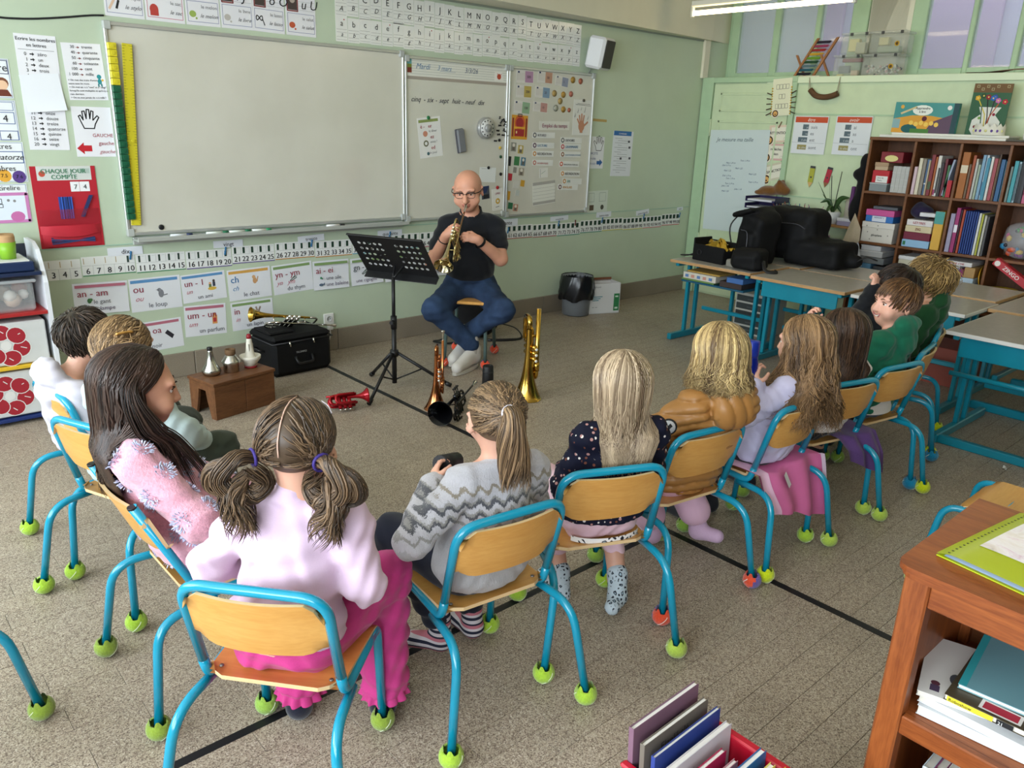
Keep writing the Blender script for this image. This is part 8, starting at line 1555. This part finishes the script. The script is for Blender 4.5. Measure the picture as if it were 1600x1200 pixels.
MB().grid(lambda u,v:surf_(T_,u,v),12,15).build('towel',fabric('#b3a48c',.1,200,.5),o);T2_=[[tw(1326,372,-.01),tw(1333,374),tw(1341,372,-.01)],[tw(1319,385,-.01),tw(1330,388,.01),tw(1343,386,-.01)],[tw(1314,400,-.01),tw(1329,402,.02),tw(1345,402,-.01)],[tw(1311,415,-.01),tw(1328,417,.02),tw(1347,416,-.01)]]
MB().grid(lambda u,v:surf_(T2_,u,v)+Vector((.012*math.sin(u*16),0,0)),20,12).build('lining',fabric('#d6d8dc',.05,200,.4),o)
a0,a1=on_x(1241,119,XR+.06),on_x(1282,117,XR+.06);o=thing('abacus','wooden abacus with rainbow bead rows on the ledge','abacus',(XR+.08,(a0.y+a1.y)/2,ZL));hw_=(a0.y-a1.y)/2*.72;M_BEE=wood('#8a5a34','#a8744a',2,.5);tl_=Matrix.Rotation(.42,4,'X')@Matrix.Rotation(.0,4,'Y')
AB_H=.33;Ms=Matrix.Shear('XZ',4,(0,-.0))if False else Matrix(((1,0,.28,0),(0,1,-.42,0.05),(0,0,1,0),(0,0,0,1)))
for s_ in(-1,1):MB().box((-.012,s_*hw_-.011,0),(.012,s_*hw_+.011,AB_H),.003,Ms).build('side_bar',M_BEE,o);MB().box((-.01,s_*(hw_+.024)-.010,0),(.012,s_*(hw_+.024)+.010,.19),.003,Matrix(((1,0,-.4,.10),(0,1,.35,-.03),(0,0,1,0),(0,0,0,1)))).build('prop',M_BEE,o)
MB().box((-.03,-hw_-.03,0),(.08,hw_+.03,.012),.003).build('base',flat('#cfc9b8',.6),o)
for k,c_ in enumerate(['#1a1c28','#1f5a6a','#5f7a80','#1f4a2c','#6f9a2c','#c9a02f','#a02f2c','#a03a5c','#2a1f30']):
 z=.03+.033*k;m=MB()
 for j in range(10):m.lathe([(.004,-.0055),(.0125,-.003),(.0125,.003),(.004,.0055)],8,Ms@frame_of((0,1,0),(0,hw_-.02-.0125*j,z)))
 m.tube([Ms@Vector((0,-hw_,z)),Ms@Vector((0,hw_,z))],.002,5);m.build('bead_row',flat(c_,.4),o)
CLR=glass((.82,.84,.8),.06,.28,'clear_box_plastic')
for k,(lab,x,bl,br,tp,cc,tint)in enumerate([('lower left clear box on the ledge, holding a grey card',XR+.03,1298,1341,80,[('#6a7276',(-.03,.0,.03),(.0,.10,.09)),('#b8a284',(-.04,-.08,.004),(.0,-.02,.05)),('#d8c98a',(-.05,.04,.004),(-.02,.10,.02)),('#8a4a52',(-.0,-.09,.12),(.04,.09,.15))],0),('lower right clear box on the ledge, full of small white pieces',XR+.03,1342,1400,80,[],1),('upper left clear box on the ledge, yellowish inside',XR+.03,1306,1349,43,[('#d2c98a',(-.02,.0,.03),(.03,.09,.13)),('#a8a88c',(-.03,-.06,.01),(.03,.02,.10))],0),('upper right clear box on the ledge with a sunflower sticker',XR+.03,1349,1404,43,[('#c9c08a',(-.02,.02,.07),(.03,.10,.13)),('#8f9a80',(-.03,-.08,.01),(.04,.10,.06))],2)]):
 y1,y0=on_x(bl,112,x).y,on_x(br,112,x).y;zb_=ZL+(.0 if k<2 else .172);w_=y1-y0-.012;yc=(y0+y1)/2;o=thing('clear_box',lab,'box',(x+.11,yc,zb_),0,'clear boxes on the ledge');hy=w_/2
 m=MB().box((-.10,-hy,0),(.10,hy,.155),.014);m.build('body',CLR,o);MB().box((-.108,-hy-.006,.153),(.108,hy+.006,.170),.006).build('lid',glass((.8,.82,.8),.12,.35,'lid_plastic'),o)
 for c_,lo,hi in cc:MB().box((lo[0],max(lo[1],-hy+.01),lo[2]),(hi[0],min(hi[1],hy-.01),hi[2]),.004).build('contents',flat(c_,.7),o)
 if tint==1:
  m=MB();rq=random.Random(3)
  for j in range(70):m.m=j%4;m.ball((rq.uniform(-.085,.05),rq.uniform(-hy+.02,hy-.02),rq.uniform(.012,.085)),rq.uniform(.008,.014),6)
  m.build('pieces',[flat('#d6d4cc'),flat('#b9bab4'),flat('#3a3c40'),flat('#c9a8a4')],o)['kind']='stuff'
 if tint:m=MB().lathe([(.02,0),(.02,.001),(0,.001)],12,frame_of((-1,0,0),(-.1005,-hy+.05,.07)));m.m=1;m.lathe([(.012,.001),(.012,.002),(0,.002)],10,frame_of((-1,0,0),(-.1005,-hy+.05,.07)));m.build('sticker',[flat('#c9a02f'),flat('#5a3f1c')],o)
 for s_ in(-1,1):MB().box((-.112,-hy*.3+s_*hy*.55-.012,.145),(-.104,-hy*.3+s_*hy*.55+.012,.168),.002).build('clip',flat('#3a3c3c',.5),o)
o=thing('brown_paper','sheet of brown paper lying on the ledge at the right','paper',(XR+.1,2.1,ZL));MB().grid(lambda u,v:(-.1+.2*u,.48-.9*v,.006+.03*max(0,math.sin(v*5.5-1))*(.4+u)+.005*math.sin(u*5)),8,20).build('sheet',flat('#7d5a32',.8,noise=.1),o)
# --- bags on the desks
ZD=.6405
p0=on_z(1077,409,ZD);o=thing('instrument_case','open black case with gold foil inside at the left end of the bag desk','case',(5.25,3.50,ZD),-.12);m=MB()
for lo,hi in(((-.10,-.155,0),(.10,.155,.012)),((-.10,-.155,0),(-.085,.155,.125)),((.085,-.155,0),(.10,.155,.15)),((-.10,-.155,0),(.10,-.14,.10)),((-.10,.14,0),(.10,.155,.17))):m.box(lo,hi,.006)
m.build('case',M_CASE,o);MB().tube(ring(Vector((-.103,.08,.065)),(-1,0,0),.02),.004,6,closed=True).build('ring',M_BLACK,o);rf=random.Random(8);m=MB();G_=9
hh_=[[.10+.07*math.sin(PI*i/G_)*math.sin(PI*j/G_)+rf.uniform(-.02,.02)for i in range(G_+1)]for j in range(G_+1)]
m.grid(lambda u,v:(-.08+.16*u,-.135+.27*v,hh_[round(v*G_)][round(u*G_)]),G_,G_,False);m.build('gold_foil',flat('#d8b24a',.18,1.,.5,0,'gold_foil'),o)
MB().tube(spline([(-.06,.15,.05),(-.08,.22,.02),(-.06,.30,.012),(-.02,.25,.015),(0,.17,.02)],5),.014,8,flat=.35).build('strap',M_BLACK,o)
o=thing('gig_bag','tall black gig bag standing upright on the bag desk','bag',(5.43,3.27,ZD),-.25);F_=Field(V3(-.25,-.24,0),V3(.28,.24,.5),.011);RL=np.array(Matrix.Rotation(.14,3,'X'));F_.rbox((0,0,.18),(.12,.115,.20),.045,.02,RL);F_.rbox((-.115,.0,.14),(.035,.085,.12),.03,.015,RL);F_.rbox((-.03,.05,.385),(.125,.10,.018),.014,.01,np.array(Matrix.Rotation(-.35,3,'X')));F_.ell((.02,-.03,.37),(.09,.09,.05),.04);F_.wave(lambda X,Y,Z:.005*np.sin(40*Z+12*Y)*np.sin(26*Y+9*X));F_.cut((0,0,.003),(0,0,-1));put('body',np_mesh('body',*F_.surf(),[M_CASE]),o);MB().tube(spline([(-.152,.03,.26),(-.16,-.05,.24),(-.158,-.055,.05)],4),.0035,6).build('zip',flat('#55555c',.4,.3),o);MB().tube(spline([(-.05,.16,.37),(-.10,.205,.25),(-.08,.15,.04)],5),.014,6,flat=.4).build('strap',M_BLACK,o)
o=thing('instrument_bag','long black instrument bag lying across the rear desks','bag',(5.86,3.10,ZD),0);F_=Field(V3(-.32,-.55,0),V3(.27,.45,.48),.012);F_.rbox((-.03,.10,.22),(.15,.24,.20),.07,.03);F_.rbox((-.05,-.16,.10),(.18,.22,.10),.05,.05);F_.cone((-.03,-.3,.09),(-.02,-.42,.07),.075,.05,.04);F_.rbox((-.17,.06,.2),(.03,.15,.12),.03,.02);F_.wave(lambda X,Y,Z:.007*np.sin(31*Z+14*Y)*np.sin(19*Y+9*X));F_.cut((0,0,.003),(0,0,-1));put('body',np_mesh('body',*F_.surf(),[M_CASE]),o);MB().tube(spline([(-.05,-.44,.07),(-.02,-.50,.11),(.03,-.56,.09)],4),.014,7,flat=.4).build('strap',M_BLACK,o);MB().tube(spline([(-.205,.2,.30),(-.21,.0,.31),(-.20,-.08,.28)],4),.003,6).build('zip',flat('#4a4a50',.4,.3),o)
o=thing('shoulder_bag','small rounded black bag at the right end of the bag desk','bag',(5.16,3.15,ZD),.1);F_=Field(V3(-.15,-.18,0),V3(.15,.18,.2),.009);F_.rbox((0,0,.075),(.09,.12,.082),.05,.02);F_.rbox((-.085,0,.06),(.02,.09,.05),.018,.02);F_.wave(lambda X,Y,Z:.004*np.sin(45*Z+20*Y));F_.cut((0,0,.003),(0,0,-1));put('body',np_mesh('body',*F_.surf(),[M_CASE]),o);MB().tube(spline([(-.03,-.12,.08),(-.06,-.16,.02),(-.03,-.22,.012),(.03,-.2,.012)],5),.016,8,flat=.4).build('strap',M_BLACK,o);MB().box((-.06,.09,.0),(.02,.16,.06),.01).build('grey_flap',flat('#7d7a70',.8),o)
for lab,lo,hi,c_ in(('green notebook at the bottom of the pile under the bag desk',(5.08,3.38,.491),(5.36,3.68,.505),'#6a8a4a'),('white cracker packet with coloured squares under the bag desk',(5.07,3.36,.506),(5.33,3.66,.556),'#c9c4b8'),('yellow envelope on the packet under the bag desk',(5.09,3.34,.557),(5.33,3.64,.568),'#b9954a'),('dark book leaning right under the bag desk',(5.08,3.14,.491),(5.3,3.33,.535),'#3a2e2c'),('blue and white tin under the bag desk',(5.06,3.12,.536),(5.26,3.26,.575),'#3f66a0')):carton('desk_book' if 'book' in lab else 'packet',lab,lo,hi,c_,art=(lambda P:[P.rect(.08+.18*j,.3,.18+.18*j,.75,['#5a7aa8','#c08a7a'][j%2])for j in range(5)]and None)if 'squares' in lab else None)
o=thing('drawer_unit','small grey drawer unit on the floor under the bag desk','drawers',(5.86,3.42,0));m=MB().box((-.15,-.15,0),(.15,.15,.345),.004);m.build('cabinet',flat('#b9b7ac',.5),o)
for k in range(5):d_=MB().box((-.156,-.135,.018+.064*k),(-.148,.135,.066+.064*k),.002).build('drawer',flat('#3c4140',.45),o);MB().box((-.161,-.03,.036+.064*k),(-.155,.03,.044+.064*k),.001).build('handle',flat('#55595a',.4),d_)
for lab,lo,hi,c_ in(('dark red crate on the floor under the panelled desk',(5.62,2.35,0),(5.95,2.75,.22),'#7a2a2c'),('white box on the dark red crate',(5.64,2.38,.221),(5.9,2.7,.29),'#c9c9cc'),('red brown crate on the floor below the towel',(5.62,1.72,0),(5.95,2.12,.26),'#8a3f30'),('purple and white box under the right desk',(5.4,1.0,.30),(5.7,1.35,.38),'#7a74b0')):carton('crate',lab,lo,hi,c_)if not lab.startswith('purple')else None
p=on_z(1596,739,0);o=thing('white_case','white panel of a case cut off by the right edge, on the floor','case',(p.x+.02,p.y-.09,0));MB().box((0,-.25,0),(.05,.08,.20),.004).build('panel',flat('#d3dae2',.5),o)
p=on_z(1570,733,0);o=thing('paper_scrap','torn white paper scrap lying on the floor at the right','paper',p);MB().grid(lambda u,v:(-.02+.05*u,-.012+.02*v+.01*u,.003+.006*math.sin(u*5+v*3)),5,3).build('scrap',flat('#e0e0dc',.7),o)
# --- foreground: brown cabinet, folder, picture book bin
M_CAB=wood('#6e3519','#9a552a',1,.35,7,.4,'red_brown_varnished_wood',9);M_CABZ=wood('#70371a','#9c572b',2,.35,7,.4,'red_brown_varnished_post',9);M_CABD=flat('#2c1710',.6)
cx0,cx1,cy1,cy0,CZ=1.515,1.945,.507,-.45,.80;o=thing('wooden_cabinet','red brown wooden cabinet with open shelves at the right foreground','cabinet',(0,0,0))
pts=[(cx1+.01,cy0),(cx1+.01,cy1)]+arc(cx0+.02,cy1-.035,.035,PI/2,PI,5)+[(cx0-.015,cy0)];MB().prism(pts,CZ-.013,CZ).build('top_board',M_CAB,o);pt2=[(x+(.006 if x<1.6 else-.006),y-.006 if y>0 else y)for x,y in pts];MB().prism(pt2,CZ-.026,CZ-.0132).build('top_moulding',M_CAB,o)
for y in(cy1-.066,cy0+.02):MB().box((cx0+.008,y,0),(cx0+.05,y+.05,CZ-.026),.004).build('post',M_CABZ,o)
for y in(cy1-.060,cy0+.02):MB().box((cx1-.045,y,0),(cx1,y+.05,CZ-.026),.004).build('post',M_CABZ,o)
MB().box((cx0+.012,cy0+.07,CZ-.085),(cx0+.035,cy1-.066,CZ-.026),.003).build('front_rail',M_CAB,o);MB().box((cx0+.05,cy1-.04,.05),(cx1-.03,cy1-.022,CZ-.026)).build('side_panel',M_CABZ,o);MB().box((cx1-.02,cy0+.05,.05),(cx1-.008,cy1-.03,CZ-.026)).build('back_panel',wood('#5c3219','#74431f',1,.5),o)
for z in(.455,.08):MB().box((cx0+.012,cy0+.03,z-.045),(cx0+.032,cy1-.066,z),.003).build('shelf_rail',M_CAB,o);MB().box((cx0+.032,cy0+.03,z-.016),(cx1-.02,cy1-.04,z-.002)).build('shelf_board',M_CAB,o)
zk=.4545
for k,(lab,c_,yy,dx,ry,th)in enumerate([('thick white paper book at the bottom of the cabinet shelf','#cfd2d6',.425,.0,.10,.022),('white paperback second from the bottom of the cabinet shelf','#d9dadd',.430,.01,.02,.018),('white magazine with a small figure on the cabinet shelf','#dcd8d2',.432,.0,.28,.012),('comic book with a yellow title strip on the cabinet shelf','#4a4030',.385,.012,.06,.014),('teal picture book lying face down on top of the cabinet shelf pile','#6f9aa2',.375,.05,.12,.010)]):
 b_=thing('lying_book',lab,'book',(cx0+.045+dx,yy,zk),ry,'books lying in the cabinet');W_,D_=.30,.23;MB().box((.002,-W_+.003,.0015),(D_-.002,-.002,th-.0015)).build('pages',PAGE,b_);m=MB().box((0,-W_,0),(D_,0,.0015));m.box((0,-W_,th-.0015),(D_,0,th));m.build('cover',flat(c_,.35),b_);zk+=th+.0012
 P=Print(b_,W_,D_,0);P2=Print(b_,W_,th,0)
 if 'teal' in lab:
  P.rect(.0,0,.05,1,'#2f9aa0')
  for j in range(9):P.line([(.42+.03*(j%2),.30+.055*j),(.92-.05*(j%3),.30+.055*j)],.004,'#3a464c')
 if 'figure' in lab:P.disc(.10,.80,.03,'#5a2f3a').rect(.07,.83,.13,.93,'#4a3a52').disc(.22,.65,.04,'#4a4c52',.07)
 if 'yellow' in lab:
  for f in(P2,):f.rect(.02,.1,.30,.9,'#d8c92f').text('Roboshow',.03,.75,.7,INK).rect(.32,.1,.42,.9,'#1c1c1e').text('21',.33,.8,.7,'#e0e0e0').disc(.62,.5,.04,'#b0a8b4',.03)
  P.rect(.2,.82,.45,.97,'#e0d8d2').rect(.22,.84,.43,.95,'#a82438').rect(.5,.6,.95,.98,'#7a7a3a')
 for q_,(l_,r_)in((P,((0,0,th),(0,0,-PI/2))),(P2,((-.0012,0,th),(PI/2,0,-PI/2)))):
  for k_,(mb_,ks)in q_.b.items():mb_.build('print',[flat(a,c2)for a,c2 in ks],b_,(D_,0,th)if q_ is P else l_,r_)
for k in range(9):book(.39-.022*k,.018,.26+.01*(k%3),.22,.0785,['#c8d0d4','#8a3f6a','#d6cfc0','#b05a3a','#3f6a8a','#d0c8d0','#a02f3a','#4a7a5a','#c9b04a'][k],'%s spine in the lower shelf of the wooden cabinet, %s from the left'%(['pale grey','plum','cream','rust','blue','lilac','red','green','ochre'][k],ORD[k]),'books in the lower shelf of the cabinet',x=cx0+.05)
o=thing('folder','lime green ring folder with a puppy photo lying on the wooden cabinet','folder',on_z(1462,868,CZ)+Vector((0,0,.0005)),-.14);M_LIME=glass((.66,.70,.08),.25,.94,'lime_vinyl');fw_,fd_=.345,.27
MB().box((0,-fd_,0),(fw_,0,.003),.001).build('back_cover',M_LIME,o)
for k in range(2):MB().grid(lambda u,v:(.008+(fw_-.015)*u,-.012-(fd_-.014)*v,.0035+.0045*k+.006*math.sin(PI*u)*math.sin(PI*min(1,v+.1))),12,8).build('sleeve',flat('#c3d2ea',.25,name='pale_blue_sleeves'),o)
def fc(u,v):return(fw_*u,-fd_*v*(1-.10*math.sin(PI*v)),.016+.006*math.sin(PI*u)*math.sin(PI*v)-.010*max(0,.12-v)/.12)
MB().grid(fc,16,10).build('front_cover',M_LIME,o);m=MB()
for k in range(24):u=.03+.94*k/23;p=Vector(fc(u,.075));m.ball(p+Vector((0,0,.0005)),(.0022,.0032,.001),6)
m.build('binding_holes',flat('#3c3f10',.6),o);PH=MB()
def ph(u,v):p=fc(.24+.74*u,.16+.60*v);return(p[0],p[1],p[2]+.0012)
PH.grid(ph,12,8);n=N('puppy_photo_print');n.set(.2,0,.5);v_=n.noise(n.coord(),14,4,.6,1.2);n.base(n.ramp(v_,[(.3,'#b9a69c'),(.45,'#d9cdc8'),(.6,'#e6dfe2'),(.72,'#cfa9bb')]));PH.build('photo',n.m,o)
m=MB();m.m=0
for u,v,a,b_,k in((.62,.40,.022,.013,0),(.70,.44,.012,.016,0),(.52,.36,.014,.007,0),(.80,.30,.016,.010,1),(.40,.55,.05,.010,2)):p=Vector(ph(u,v));m.m=k;m.ball(p+Vector((0,0,.0003)),(a,b_,.0008),12)
m.build('puppy',[flat('#3a3134',.3),flat('#c48aa4',.3),flat('#9a8880',.3)],o)
bx_,by0,by1,bz=(1.075,1.315),.34,.80,.345;o=thing('book_bin','red plastic bin of picture books at the bottom edge','bin',(0,0,0));M_RED=flat('#b5122a',.3,0,.5,.03,'red_plastic');m=MB()
for lo,hi in(((bx_[0],by0,0),(bx_[1],by1,.008)),((bx_[0]-.004,by0,0),(bx_[0]+.004,by1,bz)),((bx_[1]-.004,by0,0),(bx_[1]+.004,by1,bz)),((bx_[0],by0,0),(bx_[1],by0+.008,bz)),((bx_[0],by1-.008,0),(bx_[1],by1,bz))):m.box(lo,hi,.003)
m.build('body',M_RED,o);m=MB().box((bx_[1]-.006,by0,bz-.004),(bx_[1]+.016,by1,bz+.006),.004);m.box((bx_[0]-.014,by0,bz-.004),(bx_[0]+.006,by1,bz+.006),.004);m.build('rim',M_RED,o)
yb=.775
for k,(lab,c_,th,hh_,w_,tx,tn)in enumerate([('mauve picture book, rearmost in the red bin','#7a5a6c',.013,.425,.222,'',.16),('grey brown picture book second from the back of the red bin','#6d655c',.012,.405,.218,'Elaelikelé',.15),('navy picture book in the red bin','#2c3f86',.010,.395,.226,'',.14),('white picture book with a pale back in the red bin','#c9c4c8',.014,.375,.226,'',.14),('crimson thin book in the red bin','#a01f48',.012,.36,.165,'',.13),('pink thin book in the red bin','#b9838c',.010,.35,.170,'',.13),('blue picture book in the red bin','#1f5f96',.014,.365,.225,'',.12),('pale yellow book in the red bin','#d8c86a',.012,.355,.215,'',.12),('bright yellow book in the red bin','#dcc22a',.016,.36,.222,'',.11),('cream and pink book in the red bin','#d8b9b8',.014,.335,.200,'',.1),('black and white small book near the front of the red bin','#1d1d26',.014,.325,.19,'',.1),('turquoise folder leaning at the front of the red bin','#5f9a9c',.016,.35,.205,'',.1)]):
 b_=thing('picture_book',lab,'book',(bx_[0]+.006,yb,.0085),0,'picture books in the red bin');b_.rotation_euler=(-tn*.35,0,0);MB().box((.002,-th+.0016,.002),(w_-.002,-.0016,hh_-.004)).build('pages',flat('#dfdad6',.8),b_);m=MB().box((0,-th,0),(w_,-th+.0016,hh_),.0006);m.box((0,-.0016,0),(w_,0,hh_),.0006);m.box((-.001,-th,0),(.001,0,hh_),.0006);m.build('cover',flat(c_,.4,noise=.06),b_)
 if tx or k==0:
  P=Print(b_,w_,.2,0);P.text(tx,.45,.19,.13,'#2c2a2c','C')if tx else P.line([(.3,.22),(.75,.2)],.004,'#4a3844').line([(.35,.3),(.7,.28)],.004,'#4a3844')
  for k_,(mb_,ks)in P.b.items():mb_.build('lettering',[flat(a,c2)for a,c2 in ks],b_,(0,-th-.0006,hh_),(PI/2,0,0))
 yb-=th+.016+.006*(k>8)
